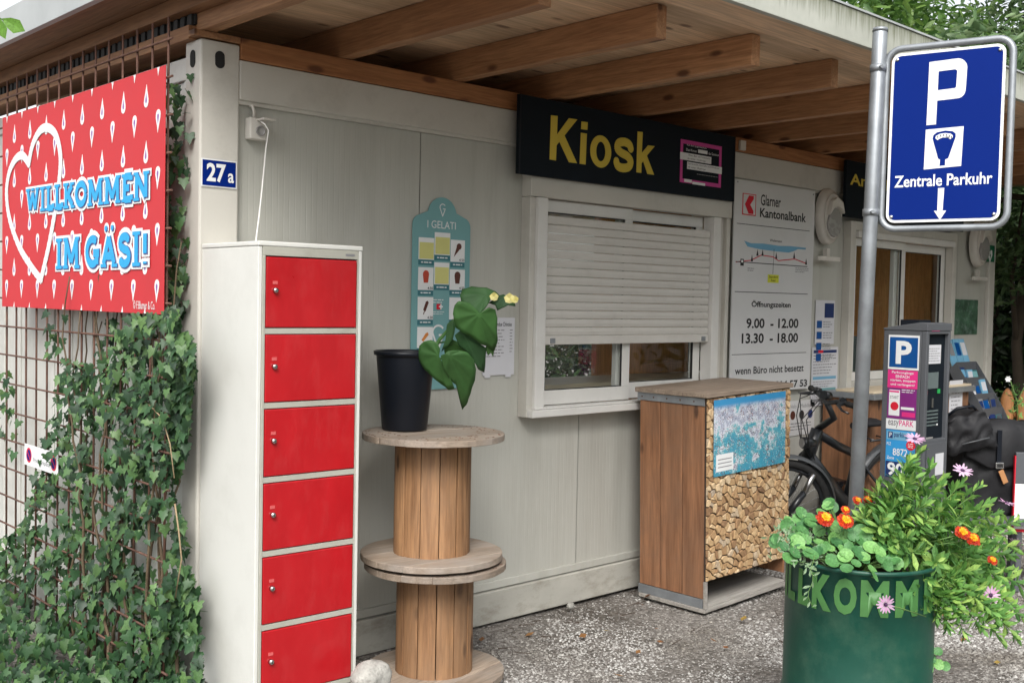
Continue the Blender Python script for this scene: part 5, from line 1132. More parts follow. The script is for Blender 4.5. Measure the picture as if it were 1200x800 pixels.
# ================================================================== BICYCLE
def bicycle():
    hx = Vector((-1, .05, 0)).normalized(); rot = math.atan2(hx.y, hx.x)
    t = thing('electric_bicycle', 'black electric bicycle leaning by the wall between crate and parking meter', 'bicycle', (3.69, -.235, 0), (rad(0), 0, 0))
    lean = Matrix.Rotation(rad(-8), 4, 'X'); Mx = Matrix.Translation((3.69, -.235, 0)) @ Matrix.Rotation(rot, 4, 'Z') @ lean
    t.matrix_basis = Mx; PM[t.name] = Mx          # local +x is the riding direction, origin on the ground under the front axle
    R = .345
    def wheel(x, steer=0):
        S = Matrix.Translation((x, 0, R)) @ Matrix.Rotation(steer, 4, 'Z')
        def rg(r, w, n=40, m=8, mat=None, name='', par=None, rz=1.):
            mb = MB()
            for a in range(n):
                A = 2*math.pi*a/n
                for b in range(m): B = 2*math.pi*b/m; rr_ = r+w*math.cos(B); mb.v.append(tuple(S @ Vector((rr_*math.cos(A), w*rz*math.sin(B), rr_*math.sin(A)))))
            for a in range(n):
                for b in range(m): mb.face(a*m+b, ((a+1) % n)*m+b, ((a+1) % n)*m+(b+1) % m, a*m+(b+1) % m, smooth=True)
            return obj(name, mb, mat, par, world=False)
        w = rg(R-.026, .026, mat=M['tyre'], name='wheel', par=t)
        rg(R-.058, .012, mat=M['bike'], name='rim', par=w, rz=1.1)
        mb = MB(); mb.tube([S @ Vector((0, -.055, 0)), S @ Vector((0, .055, 0))], .024, 12); obj('hub', mb, M['bike'], w, world=False)
        mb = MB()
        for k in range(28): A = 2*math.pi*k/28; B = A+(.35 if k % 2 else -.35); s = .03*(1 if k % 4 < 2 else -1); mb.tube([S @ Vector((.022*math.cos(B), s, .022*math.sin(B))), S @ Vector(((R-.06)*math.cos(A), 0, (R-.06)*math.sin(A)))], .0011, 4, cap=False)
        obj('spokes', mb, M['chrome'], w, world=False)
        if x == 0:
            mb = MB()
            for k in range(3): A = .3+k*.07; mb.tube([S @ Vector(((R-.20)*math.cos(A), .012, (R-.20)*math.sin(A))), S @ Vector(((R-.08)*math.cos(A), .012, (R-.08)*math.sin(A)))], .012, 6)
            obj('reflector', mb, M['lime'], w, world=False)
        # mudguard
        mb = MB(); n = 22; a0, a1 = (rad(60), rad(215)) if x == 0 else (rad(-5), rad(170)); a0, a1 = (rad(-25), rad(118)) if False else (a0, a1)
        for k in range(n+1):
            A = a0+(a1-a0)*k/n
            for y, dr in ((-.03, 0), (-.022, .014), (0, .02), (.022, .014), (.03, 0)): rr_ = R+.012+dr; mb.v.append(tuple(S @ Vector((rr_*math.cos(A), y, rr_*math.sin(A)))))
        for k in range(n):
            for q in range(4): mb.face(k*5+q, k*5+q+1, (k+1)*5+q+1, (k+1)*5+q, smooth=True)
        obj('mudguard', mb, M['guard'], t, world=False)
    st = rad(-25); wheel(0, st); wheel(-1.12)
    S = Matrix.Rotation(st, 4, 'Z')
    hb = Vector((-.19, 0, .66)); ht = Vector((-.255, 0, .86))            # head tube
    def tb(name, pts, r, mat=M['bike'], n=10, par=t): mb = MB(); mb.tube(pts, r, n); return obj(name, mb, mat, par, world=False)
    fk = tb('fork', [S @ Vector((-.15, -.062, .60)), S @ Vector((-.15, .062, .60))], .018)
    mb = MB()
    for s in (-1, 1): mb.tube([S @ Vector((0, s*.062, R)), S @ Vector((-.10, s*.062, .50))], .021, 10)
    obj('fork_lower', mb, M['bike'], fk, world=False)
    for s in (-1, 1): tb('stanchion', [S @ Vector((-.098, s*.062, .49)), S @ Vector((-.145, s*.062, .62))], .017, M['chrome'], par=fk)
    tb('head_tube', [hb, ht], [.042, .038]); bb = Vector((-.68, 0, .31))
    fr_ = tb('frame', [hb+Vector((.01, 0, .03)), Vector((-.42, 0, .50)), bb], [.056, .066, .070], n=12)
    mb = MB(); mb.tube([ht+Vector((-.02, 0, -.03)), Vector((-.50, 0, .74)), Vector((-.74, 0, .66))], .027, 10); obj('top_tube', mb, M['bike'], fr_, world=False)
    mb = MB(); mb.tube([bb, Vector((-.74, 0, .66)), Vector((-.775, 0, .78))], .019, 10); obj('seat_tube', mb, M['bike'], fr_, world=False)
    for s in (-1, 1): mb = MB(); mb.tube([Vector((-.74, s*.02, .64)), Vector((-1.12, s*.062, R)), bb+Vector((0, s*.04, 0))], .011, 8); obj('rear_stay', mb, M['bike'], fr_, world=False)
    mb = MB(); mb.tube([bb+Vector((0, -.07, 0)), bb+Vector((0, .07, 0))], .07, 16); obj('motor', mb, M['guard'], fr_, world=False)
    for s in (-1, 1): mb = MB(); mb.tube([bb+Vector((0, s*.085, 0)), bb+Vector((.10*s, s*.09, -.13*s))], .011, 8); mb.box(-.68+.10*s-.045, (s*.09 if s > 0 else -.19), .31-.13*s-.012, -.68+.10*s+.045, (.19 if s > 0 else -.09), .31-.13*s+.012); obj('crank', mb, M['bike'], t, world=False)
    sd_ = MB(); n = 14
    for k in range(n):
        f = k/(n-1); w = .02+.055*max(0, (f-.35)/.65)**.6; x = -.64-.27*f
        for a in range(8): A = 2*math.pi*a/8; sd_.v.append((x, w*math.cos(A), .86+.01*f+.022*math.sin(A)))
    for k in range(n-1):
        for a in range(8): b = (a+1) % 8; sd_.face(k*8+a, k*8+b, (k+1)*8+b, (k+1)*8+a, smooth=True)
    sd_.face(*range(8)); sd_.face(*range(n*8-1, n*8-9, -1)); obj('saddle', sd_, M['bagblack'], t, world=False)
    tb('seat_post', [Vector((-.765, 0, .74)), Vector((-.785, 0, .86))], .014, M['bike'])
    # stem, bar, grips, levers, lamp, cables
    s1 = S @ Vector((-.265, 0, .96)); s0 = ht; sf = S @ Vector((-.20, 0, 1.05))
    tb('stem', [s0, s1, sf], [.022, .022, .018])
    def bp_(s): return S @ Vector((-.20-.03*abs(s)**2*6*.2-.16*max(0, abs(s)-.10)*1.2, s*.82, 1.05+.035*min(1, abs(s)/.15)))
    hbx = tb('handlebar', [bp_(s) for s in (-.34, -.2, -.12, -.05, 0, .05, .12, .2, .34)], .0145)
    for s in (-1, 1):
        mb = MB(); mb.tube([bp_(s*.22), bp_(s*.24), bp_(s*.34), bp_(s*.345)], [.019, .0175, .018, .020], 12); obj('grip', mb, M['tyre'], hbx, world=False)
        a = bp_(s*.19); mb = MB(); mb.tube([a+Vector((.0, 0, 0)), a+S @ Vector((.045, s*.01, -.012)), a+S @ Vector((.06, s*.08, -.03)), a+S @ Vector((.045, s*.13, -.035))], [.016, .012, .007, .006], 8); obj('brake_lever', mb, M['bike'], hbx, world=False)
        a = bp_(s*.15); mb = MB(); mb.tube([a+S @ Vector((-.01, 0, .012)), a+S @ Vector((.0, s*.035, .012))], .020, 8); obj('shifter', mb, M['bike'], hbx, world=False)
    mb = MB(); c = S @ Vector((-.19, 0, 1.09)); mb.tube([c+Vector((-.03, 0, 0)), c+Vector((.03, 0, .012))], .026, 10); obj('display', mb, M['bike'], hbx, world=False)
    lp = S @ Vector((-.115, 0, .80)); mb = MB(); mb.tube([lp+S @ Vector((-.05, 0, 0)), lp+S @ Vector((.0, 0, 0)), lp+S @ Vector((.04, 0, -.005))], [.02, .034, .036], 12); hl = obj('headlight', mb, M['bike'], t, world=False)
    mb = MB(); mb.tube([lp+S @ Vector((.0405, 0, -.005)), lp+S @ Vector((.044, 0, -.005))], .030, 12); obj('lens', mb, M['lens'], hl, world=False)
    mb = MB()
    for s, o_ in ((-1, .0), (1, .02), (-1, .03), (1, .05)):
        a = bp_(s*.16)+S @ Vector((.04, 0, -.01)); mb.tube([a, a+S @ Vector((.09, -s*.02, -.03+o_)), S @ Vector((-.07+o_, s*.05, .95)), S @ Vector((-.10, s*.05, .78)), S @ Vector((-.16, s*.03, .70))], .0032, 5)
    obj('brake_cable', mb, M['tyre'], t, world=False)
    # rack over the rear wheel
    mb = MB()
    for s in (-1, 1): mb.tube([Vector((-.80, s*.05, .76)), Vector((-1.34, s*.05, .76))], .007, 6); mb.tube([Vector((-1.12, s*.07, R)), Vector((-1.16, s*.055, .755))], .006, 6)
    for x in (-.85, -1.0, -1.15, -1.3): mb.tube([Vector((x, -.05, .762)), Vector((x, .05, .762))], .005, 6)
    obj('luggage_rack', mb, M['bike'], t, world=False)
    mb = MB(); mb.tube([Vector((-1.08, .1, .30)), Vector((-1.02, .26, -.005))], .009, 6); obj('kickstand', mb, M['bike'], t, world=False)
    return Mx
BX = bicycle()
# bags on the rear rack: camera side pannier and a rucksack on top
def soft_box(name, P, sx, sy, sz, mat, parent, seed, puff=.12, taper=.0):
    rnd = random.Random(seed); bm = bmesh.new(); bmesh.ops.create_cube(bm, size=1); bmesh.ops.subdivide_edges(bm, edges=bm.edges[:], cuts=15, use_grid_fill=True)
    ph = [rnd.uniform(0, 6) for _ in range(4)]
    for v in bm.verts:
        x, y, z = v.co*2; q = (1-abs(x)**3)*(1-abs(y)**3)*(1-abs(z)**3); c = .86+.14*(1-max(abs(x), abs(y))**6); l = (abs(x)**6+abs(y)**6+abs(z)**6)**(1/6)
        s = 1/max(l, .7) if l > .0 else 1; s = min(s, 1.0)
        x, y, z = x*(.93+.07*s), y*(.93+.07*s), z*(.95+.05*s); y *= 1+puff*(1-z*z)*(1-x*x); x *= 1+taper*z
        w = .006*math.sin(5*x+ph[0]+3*z)+.005*math.sin(7*z+ph[1])+.004*math.sin(9*x-4*z+ph[2])
        w += .012*abs(math.sin(4.3*x-5.1*z+ph[2]))**3; v.co = P @ Vector((x*sx/2, y*sy/2+w*(1 if y > 0 else -1), z*sz/2+.010*math.sin(7*x+ph[3])))
    me = bpy.data.meshes.new(name); bm.to_mesh(me); bm.free(); addm(me, mat)
    for p in me.polygons: p.use_smooth = True
    return obj(name, me, mat, parent)
bc = at_d(1158, 548, 6.35); hd = Vector((-.80, .60, 0)); rz = math.atan2(hd.y, hd.x)
P = Matrix.Translation(bc) @ Matrix.Rotation(rz+math.pi, 4, 'Z')
t = thing('pannier_bag', 'large black roll-top pannier bag with tan tab hanging behind the parking meter', 'bag', tuple(bc))
body = soft_box('body', P, .43, .20, .52, M['bagblack'], t, 3, taper=.03)
mb = MB(); n = 14                              # flap folded over the front
for k in range(n+1):
    u = -.215+.44*k/n
    for (y, z) in ((.05, .275), (-.08, .285), (-.128, .22), (-.132, .10-.07*(1-abs(2*k/n-1)**2)), (-.126, .085-.07*(1-abs(2*k/n-1)**2))): mb.v.append(tuple(P @ Vector((u, y+.006*math.sin(k*1.3), z+.008*math.sin(k*.9)))))
for k in range(n):
    for q in range(4): mb.face(k*5+q, (k+1)*5+q, (k+1)*5+q+1, k*5+q+1, smooth=True)
o = obj('flap', mb, M['bagblack'], t); sf_ = o.modifiers.new('thickness', 'SOLIDIFY'); sf_.thickness = .006
def pbox(name, a, mat, bev=.002, par=t, PP=P): mb = MB(); mb.box(*a, M=PP); return obj(name, mb, mat, par, bevel=bev)
pbox('strap', (-.035, -.150, .02, -.008, -.140, .24), M['pot']); bu_ = pbox('buckle', (-.046, -.160, .02, .003, -.1505, .055), M['chrome']); pbox('buckle_hole', (-.038, -.1615, .028, -.005, -.1605, .047), M['black'], 0, bu_)
Pt = P @ Matrix.Translation((-.008, -.15, .0)) @ Matrix.Rotation(rad(-25), 4, 'Y'); pbox('leather_tab', (-.016, -.006, -.07, .016, .002, .01), M['leather'], .002, t, Pt)
mb = MB(); mb.tube([P @ Vector((.19, -.13, .13)), P @ Vector((.20, -.14, -.05)), P @ Vector((.185, -.14, -.26))], .005, 6); obj('red_piping', mb, M['kred'], t)
bc2 = at_d(1126, 505, 6.25); P2 = Matrix.Translation(bc2) @ Matrix.Rotation(rz+math.pi, 4, 'Z') @ Matrix.Rotation(rad(-12), 4, 'Y')
t = thing('black_rucksack', 'slumped black rucksack resting between the parking meter and the pannier bag', 'bag', tuple(bc2))
soft_box('body', P2, .27, .20, .21, M['bagblack'], t, 8, puff=.3, taper=-.16)
mb = MB(); mb.tube([P2 @ Vector((-.08, -.15, -.04)), P2 @ Vector((.08, -.155, -.035))], .004, 6); obj('zip', mb, M['guard'], t)
mb = MB(); mb.tube([P2 @ Vector((-.12, -.05, .10)), P2 @ Vector((-.05, -.10, .155)), P2 @ Vector((.04, -.10, .15)), P2 @ Vector((.1, -.04, .10))], .009, 6); obj('handle_strap', mb, M['pot'], t)

# ================================================================== PARKING METER
mx0, my0, mx1, my1 = 3.491, -1.271, 3.767, -1.026
t = thing('parking_meter', 'dark grey parking meter with blue P plate, pink stickers and keypad', 'parking meter', (3.63, -1.15, 0))
FMs = Fr((mx0, 0, 0), (0, -1, 0), (0, 0, 1), (-1, 0, 0)); FMf = Fr((0, my0, 0), (1, 0, 0), (0, 0, 1), (0, -1, 0))
zt_f = FMf.uv(1100, 378)[1]; zt_b = zt_f-.035
mb = MB()                                     # housing with a recess in the front
rx_0, rx_1, rz_0, rz_1 = mx0+.030, mx1-.022, FMf.uv(1098, 514)[1], zt_f-.062
mb.box(mx0, my0+.03, .0, mx1, my1, zt_b-.01)
mb.box(mx0, my0, .0, rx_0, my0+.0295, zt_b-.01); mb.box(rx_1, my0, .0, mx1, my0+.0295, zt_b-.01); mb.box(rx_0+.0003, my0+.0005, .0, rx_1-.0003, my0+.029, rz_0); mb.box(rx_0+.0003, my0+.0005, rz_1, rx_1-.0003, my0+.029, zt_b-.01)
hs_ = obj('housing', mb, M['meter'], t, bevel=.004)
mb = MB(); i = 0; mb.v += [(x, y, z) for x in (mx0-.003, mx1+.003) for y, z in ((my0-.003, zt_b-.0095), (my1+.003, zt_b-.0095), (my1+.003, zt_b), (my0+.04, zt_f), (my0-.003, zt_f-.004))]
mb.face(0, 1, 2, 3, 4); mb.face(9, 8, 7, 6, 5)
for k in range(5): b = (k+1) % 5; mb.face(k, 5+k, 5+b, b)
obj('lid', mb, M['meter'], t, bevel=.003)
mb = MB(); mb.box(mx0+.08, my0+.09, zt_b+.012, mx1-.05, my1-.05, zt_f+.012); obj('solar_cell', mb, M['pot'], t, bevel=.004)
FMi = Fr((0, my0+.028, 0), (1, 0, 0), (0, 0, 1), (0, -1, 0))
card(t, 'control_panel', FMi, rx_0+.001, rz_0+.001, rx_1-.001, rz_1-.001, M['signblack'], 0, .006)
FMi = Fr((0, my0+.021, 0), (1, 0, 0), (0, 0, 1), (0, -1, 0))
def fz(y): return FMi.uv(1095, y)[1]
wI = rx_1-rx_0
card(t, 'instruction_plate', FMi, rx_0+.02, fz(426), rx_1-.05, fz(404), M['paper'], 0, .002); lines(t, FMi, rx_0+.03, fz(407), rx_1-.06, fz(424), 6, M['inkgrey'], .0026, t=.3)
card(t, 'screen', FMi, rx_0+.02, fz(455), rx_1-.07, fz(436), M['screen'], 0, .003, bevel=.001)
card(t, 'cancel_button', FMi, rx_0+.012, fz(461), rx_0+.03, fz(457), M['kred'], 0, .005); card(t, 'ok_button', FMi, rx_1-.075, fz(461), rx_1-.05, fz(456), flat('button_green', (.02, .35, .08)), 0, .005)
card(t, 'coin_slot', FMi, rx_0+.075, fz(477), rx_0+.095, fz(466), M['chrome'], 0, .008); card(t, 'card_slot', FMi, rx_0+.03, fz(513), rx_0+.11, fz(511), M['lens'], 0, .004)
kme = None
for r in range(5):
    for c in range(9):
        mb = MB(); u = rx_0+.02+c*.0165; v = fz(480)-r*.019; mb.fbox(FMi, u, v-.009, u+.011, v, 0, .003); obj('key', mb, M['screen'] if (r, c) != (4, 8) else M['wh'], t)
card(t, 'logo_sticker', FMf, FMf.uv(1092, 384)[0], FMf.uv(1092, 388)[1], FMf.uv(1101, 384)[0], FMf.uv(1092, 381)[1], M['pinkp'], .001, .002); card(t, 'logo_sticker', FMf, FMf.uv(1101.3, 384)[0], FMf.uv(1102, 387)[1], FMf.uv(1111, 384)[0], FMf.uv(1102, 380)[1], M['mblue2'], .001, .002)
card(t, 'lower_door', FMf, rx_0, FMf.uv(1098, 640)[1], rx_1, rz_0-.02, M['meter'], .001, .005, bevel=.002)
card(t, 'service_sticker', FMf, rx_0+.10, FMf.uv(1098, 556)[1], rx_1-.03, FMf.uv(1098, 531)[1], M['paper'], .0052, .0065)
# stickers on the side
p = cardpx(t, 'p_plate', FMs, 1041.5, 392, 432, 1077.5, M['wh'], .001, .004); cardpx(p, 'p_field', FMs, 1043, 394.5, 429.5, 1076, M['meterblue'], .004, .005)
textpx(p, 'P', FMs, 1050.5, 399, 426, 1069, M['wh'], .0056, .035)
a = cardpx(t, 'pink_sticker', FMs, 1040.5, 432.6, 453.5, 1075.5, M['pinkp'], .001, .002)
for k, s_ in enumerate(('Parkvorgänge', 'EINFACH', 'starten, stoppen', 'und verlängern!')): textpx(a, s_, FMs, (1045.5, 1050, 1043.5, 1044)[k], 434.3+k*4.6, 437.8+k*4.6, (1071, 1066, 1073, 1072)[k], M['wh'], .0026, .015)
a = cardpx(t, 'violet_sticker', FMs, 1040, 454, 489, 1074, M['violet'], .001, .002); ph = cardpx(a, 'phone_print', FMs, 1042, 456, 486, 1054.5, M['wh'], .002, .0028)
cardpx(ph, 'phone_bar', FMs, 1042.6, 457, 459, 1054, M['pinkp'], .0028, .0033); u_, v_ = FMs.uv(1048.5, 475.5); mb = MB(); mb.prism(FMs, arc(u_, v_, .023, 0, 340, 16), .0029, .0034); obj('dial_print', mb, M['kred'], ph); textpx(ph, 'START', FMs, 1043.5, 463, 466.5, 1053.5, M['inkgrey'], .0034, .01)
cardpx(a, 'tag_print', FMs, 1056, 476.5, 479.5, 1071.5, M['wh'], .002, .0028); cardpx(a, 'tag_print', FMs, 1057, 482.5, 488, 1072.5, M['pinkp'], .002, .0028); lines(a, FMs, FMs.uv(1057, 457)[0], FMs.uv(1060, 455.5)[1], FMs.uv(1073, 457)[0], FMs.uv(1060, 460.5)[1], 2, M['wh'], .003)
a = cardpx(t, 'operator_sticker', FMs, 1038.5, 489.5, 501.5, 1073.5, M['wh'], .001, .0025); textpx(a, 'easy', FMs, 1041, 491.5, 500.2, 1053.5, M['inkgrey'], .003, .012); textpx(a, 'PARK', FMs, 1054, 491.8, 498.6, 1071, M['pinkp'], .003, .012)
a = cardpx(t, 'blue_sticker', FMs, 1038, 502.2, 557.5, 1072, M['mblue2'], .001, .002); cardpx(a, 'dark_field', FMs, 1037.9, 539, 557.8, 1072.2, M['navy'], .0018, .0026); cardpx(a, 'header_field', FMs, 1039.5, 504, 514, 1070, M['lake'], .002, .0026)
cardpx(a, 'p_print', FMs, 1041.3, 505, 512.5, 1046.5, M['navy'], .0026, .0032); textpx(a, 'P', FMs, 1042.7, 506.2, 511.4, 1045.4, M['wh'], .0036, .01); textpx(a, 'parking', FMs, 1048, 505.6, 513, 1064, M['navy'], .0032, .012)
textpx(a, 'PLZ', FMs, 1039.5, 517.2, 520.6, 1044.5, M['wh'], .003, .01); textpx(a, '8872', FMs, 1046.5, 524.5, 533, 1063.5, M['wh'], .003, .01); textpx(a, 'Zone', FMs, 1039.5, 533.2, 536.8, 1048, M['wh'], .003, .01); textpx(a, '901', FMs, 1040, 540.5, 556, 1066, M['wh'], .0034, .03)
u_, v_ = FMs.uv(1067.5, 522); mb = MB(); mb.prism(FMs, arc(u_, v_, .026, 0, 340, 18), .0026, .0032); r_ = obj('round_sticker', mb, M['kred'], a); lines(r_, FMs, u_-.016, v_+.014, u_+.016, v_-.014, 3, M['wh'], .0036, ragged=False)
mb = MB(); mb.box(mx0-.03, my0-.03, 0, mx1+.03, my1+.03, .04); obj('foot_plate', mb, M['meter'], t, bevel=.006)

# ================================================================== PARKING SIGN
BLs, TLs = Vector((2.212, -1.699, 1.959)), Vector((2.249, -1.697, 2.660)); BRs = Vector((2.327, -2.120, 1.961))
U = (BRs-BLs).normalized(); V = (TLs-BLs); V = (V-U*V.dot(U)).normalized(); Nn = U.cross(V)
if Nn.dot(Vector(CP)-BLs) < 0: Nn = -Nn
FG = Fr(BLs, U, V, Nn); sw_, sh_ = (BRs-BLs).length, (TLs-BLs).length
pbase = at_d(1003.5, 580, 4.52); ptop = at_d(1031.5, 37, 4.52); dp = (ptop-pbase)/(ptop.z-pbase.z)
t = thing('parking_sign', 'blue parking sign in a steel tube frame on a galvanised pole', 'parking sign', tuple(pbase-dp*pbase.z))
mb = MB(); p0 = pbase-dp*(pbase.z+.05); mb.tube([p0, ptop-dp*.006, ptop], [.030, .030, .027], 24); obj('pole', mb, M['steel'], t)
mb = MB(); mb.tube([ptop-dp*.002, ptop+dp*.012], [.0315, .031], 24); obj('pole_cap', mb, M['steel'], t)
def rrect(u0, v0, u1, v1, r, n=6): return arc(u1-r, v1-r, r, 0, 90, n)+arc(u0+r, v1-r, r, 90, 180, n)+arc(u0+r, v0+r, r, 180, 270, n)+arc(u1-r, v0+r, r, 270, 360, n)
g = .024; pts = rrect(-g, -g, sw_+g, sh_+g, .060); mb = MB(); P3 = [FG.p(u, v, -.014) for u, v in pts]; P3 = P3+[P3[0], P3[1]]; mb.tube(P3, .014, 12, cap=False); obj('tube_frame', mb, M['steel'], t)
mb = MB(); mb.prism(FG, rrect(0, 0, sw_, sh_, .035), -.003, 0); pb = obj('sign_plate', mb, M['wh'], t)
e_ = .011; mb = MB(); mb.prism(FG, rrect(e_, e_, sw_-e_, sh_-e_, .027), .0003, .0012); obj('blue_field', mb, M['blue'], pb)
def sg(x, y): return FG.uv(1000+x/2.857, 20+y/2.857)
def poly(pts, mat, n0, n1, name='print', par=None): mb = MB(); mb.prism(FG, [sg(*p) for p in pts], n0, n1); return obj(name, mb, mat, par or pb)
# big P as one outline with an open bowl, built from a ring sector
o1 = [(246, 362), (255, 152)]; mb = MB()
def lp_(a, b, f): return tuple(a[k]+(b[k]-a[k])*f for k in range(2))
out = [(245, 363), (255, 152), (352, 139)]+[(352+30*math.sin(rad(a)), 169-30*math.cos(rad(a))) for a in range(15, 91, 15)]+[(377, 238)]+[(347+30*math.cos(rad(a)), 240+33*math.sin(rad(a))) for a in range(15, 91, 15)]+[(281, 281), (277, 360)]
inn = [(283, 246), (286, 183), (340, 176)]+[(341+7*math.sin(rad(a)), 183-7*math.cos(rad(a))) for a in (30, 60, 90)]+[(345, 228)]+[(338+7*math.cos(rad(a)), 231+8*math.sin(rad(a))) for a in (30, 60, 90)]
# outer split into pieces round the counter
def quadstrip(A, B):
    i = len(mb.v)
    for a, b in zip(A, B): mb.v += [tuple(FG.p(*sg(*a), .002)), tuple(FG.p(*sg(*b), .002))]
    for k in range(len(A)-1): mb.face(i+2*k, i+2*k+2, i+2*k+3, i+2*k+1)
quadstrip([(245, 363), (252.5, 205), (255, 152)], [(277, 360), (283, 246), (286, 183)])
quadstrip([(255, 152), (352, 139)]+out[3:9]+[(377, 238)]+out[10:16]+[(281, 281)], [(286, 183), (340, 176)]+[inn[3], inn[3], inn[4], inn[4], inn[5], inn[5]]+[(345, 228)]+[inn[7], inn[7], inn[8], inn[8], inn[9], inn[9]]+[(283, 246)])
obj('letter_p', mb, M['wh'], pb)
poly([(243, 378), (370, 366), (361, 499), (236, 511)], M['wh'], .0013, .002, 'pictogram_field')
mt_ = [(273, 407)]+[(308+42*math.sin(rad(a)), 412-33*math.cos(rad(a))-a*.06) for a in range(-55, 60, 15)]+[(345, 402), (320, 472), (308, 476), (307, 497), (290, 499), (291, 478), (284, 474)]
poly([(266, 408), (268, 397), (280, 387), (308, 381), (333, 383), (343, 391), (343, 402), (318, 473), (308, 477), (307, 497), (289, 499), (291, 478), (284, 474)], M['blue'], .0021, .0028, 'meter_pictogram')
poly([(275, 407), (277, 399), (290, 392), (308, 389), (326, 391), (334, 397), (333, 404), (325, 410), (318, 405), (300, 404), (290, 408), (282, 413)], M['wh'], .0029, .0034, 'dial_pictogram')
mb = MB()
for (x, y) in ((283, 402), (292, 398), (302, 396), (312, 396), (322, 399), (329, 403)): a = sg(x, y); mb.fbox(FG, a[0]-.0016, a[1]-.004, a[0]+.0016, a[1]+.004, .0035, .0038)
mb.stroke(FG, [sg(309, 402), sg(323, 404)], .003, .0040); obj('dial_marks', mb, M['ink'], pb)
u0 = sg(138, 552)[0]; u1 = sg(466, 538)[0]; text(pb, 'Zentrale Parkuhr', FG, u0, sg(138, 572)[1], u1, sg(138, 533)[1], M['wh'], .002, .018)
mb = MB(); mb.prism(FG, [sg(*p) for p in ((284, 573), (305, 572), (299, 648), (311, 648), (290, 680), (270, 649), (281, 649))], .0013, .002); obj('arrow_print', mb, M['wh'], pb)
for u, v in ((.022, .025), (sw_-.022, .025), (.022, sh_-.025), (sw_-.022, sh_-.025)):
    i = MB(); c = FG.p(u, v, .0013); i.tube([c, c+Nn*.003, c+Nn*.005], [.0075, .007, .003], 12); obj('rivet', i, M['chrome'], t)
for v in (.045, sh_-.055):
    c = FG.p(-g, v, -.014); k = ((c.z-pbase.z)); pc_ = pbase+dp*k; mb = MB(); a = (c-pc_).normalized(); 
    mb.tube([pc_-Vector((0, 0, .014)), pc_+Vector((0, 0, .014))], .034, 20); w_ = Vector((0, 0, .012)); s_ = a.cross(Vector((0, 0, 1)))*.006
    i = len(mb.v); mb.v += [tuple(q+z+y) for q in (pc_, c) for z in (-w_, w_) for y in (-s_, s_)]
    for f in ((0, 2, 3, 1), (4, 5, 7, 6), (0, 1, 5, 4), (1, 3, 7, 5), (3, 2, 6, 7), (2, 0, 4, 6)): mb.face(*[i+q for q in f])
    cl = obj('clamp', mb, M['steel'], t); mb = MB(); b0 = pc_-a*.036+Vector((0, 0, .0)); mb.tube([pc_+s_*5-a*.01, pc_+s_*5-a*.01+s_.normalized()*.014], .008, 6); obj('bolt', mb, M['steel'], cl)

# ================================================================== GREEN DRUM
DC = Vector((1.477, -2.037, 0)); DR = .254; DT = .742
t = thing('green_drum_planter', 'dark green metal drum planter with faded olive welcome lettering', 'planter', tuple(DC))
mb = MB(); mb.lathe([(0, 0), (DR, 0), (DR, .02), (DR-.002, .03), (DR-.002, .24), (DR+.004, .25), (DR+.004, .26), (DR-.002, .27), (DR-.002, .48), (DR-.002, DT-.016), (DR+.004, DT-.014), (DR+.007, DT-.006), (DR+.004, DT), (DR-.004, DT), (DR-.008, DT-.01), (DR-.010, DT-.07)], n=72); obj('drum', mb, M['drum'], t, world=False)
mb = MB(); mb.lathe([(DR-.009, DT-.055), (.15, DT-.035), (0, DT-.03)], n=30); obj('soil', mb, M['soil'], t, world=False)
def drum_letters():
    va = math.atan2(CP[1]-DC.y, CP[0]-DC.x)                     # towards the camera
    cen = {'W': -103, 'I1': -73, 'L1': -61, 'L2': -45, 'K': -28, 'O': -9.7, 'M1': 11.5, 'M2': 37, 'E': 61, 'N': 81}
    hw = {'W': 11, 'I': 3, 'L': 6.0, 'K': 8.2, 'O': 8.4, 'M': 10.2, 'E': 7, 'N': 9}
    for k_, c in cen.items():
        s_ = k_[0]; me = text_mesh(s_, .055 if s_ != 'I' else .05); bm = bmesh.new(); bm.from_mesh(me)
        co = np.array([v.co for v in bm.verts]); a = co.min(0); b = co.max(0); zt_ = DT-.028; zb_ = zt_-.122
        for v in bm.verts: v.co.x = (v.co.x-a[0])/(b[0]-a[0]); v.co.y = (v.co.y-a[1])/(b[1]-a[1]); v.co.z = 0
        for q in range(1, 8): bmesh.ops.bisect_plane(bm, geom=bm.verts[:]+bm.edges[:]+bm.faces[:], plane_co=(q/8, 0, 0), plane_no=(1, 0, 0))
        for v in bm.verts:
            an = va+rad(c+(v.co.x*2-1)*hw[s_]); z = zb_+v.co.y*(zt_-zb_); v.co = Vector((DC.x+(DR+.0006)*math.cos(an), DC.y+(DR+.0006)*math.sin(an), z))
        bm.to_mesh(me); bm.free(); obj('letter', me, M['drumlet'], t)
drum_letters()

# ================================================================== PLANTS IN THE DRUM
lance_v = [(0, 0, 0), (.3, .11, .03), (.65, .16, .0), (1, 0, -.08), (.65, -.16, .0), (.3, -.11, .03), (.35, 0, -.015), (.7, 0, -.045)]
lance_f = [(0, 6, 1), (6, 7, 2, 1), (7, 3, 2), (0, 5, 6), (6, 5, 4, 7), (7, 4, 3)]
M['daisyleaf'] = leafmat('daisy_bush_leaf', (.08, .21, .055), (.20, .42, .10), (.44, .64, .16), rough=.6, trans=.4)
M['daisystem'] = flat('green_stem', (.12, .22, .06)); M['petal'] = leafmat('pink_petal', (.55, .34, .52), (.66, .46, .62), (.60, .30, .50), rough=.5, trans=.2)
M['flowercore'] = flat('dark_violet_core', (.05, .012, .06)); M['orange'] = leafmat('orange_petal', (.80, .30, .01), (.85, .45, .01), (.88, .52, .02)); M['flame'] = leafmat('red_petal', (.42, .015, .004), (.60, .06, .005), (.35, .012, .004))
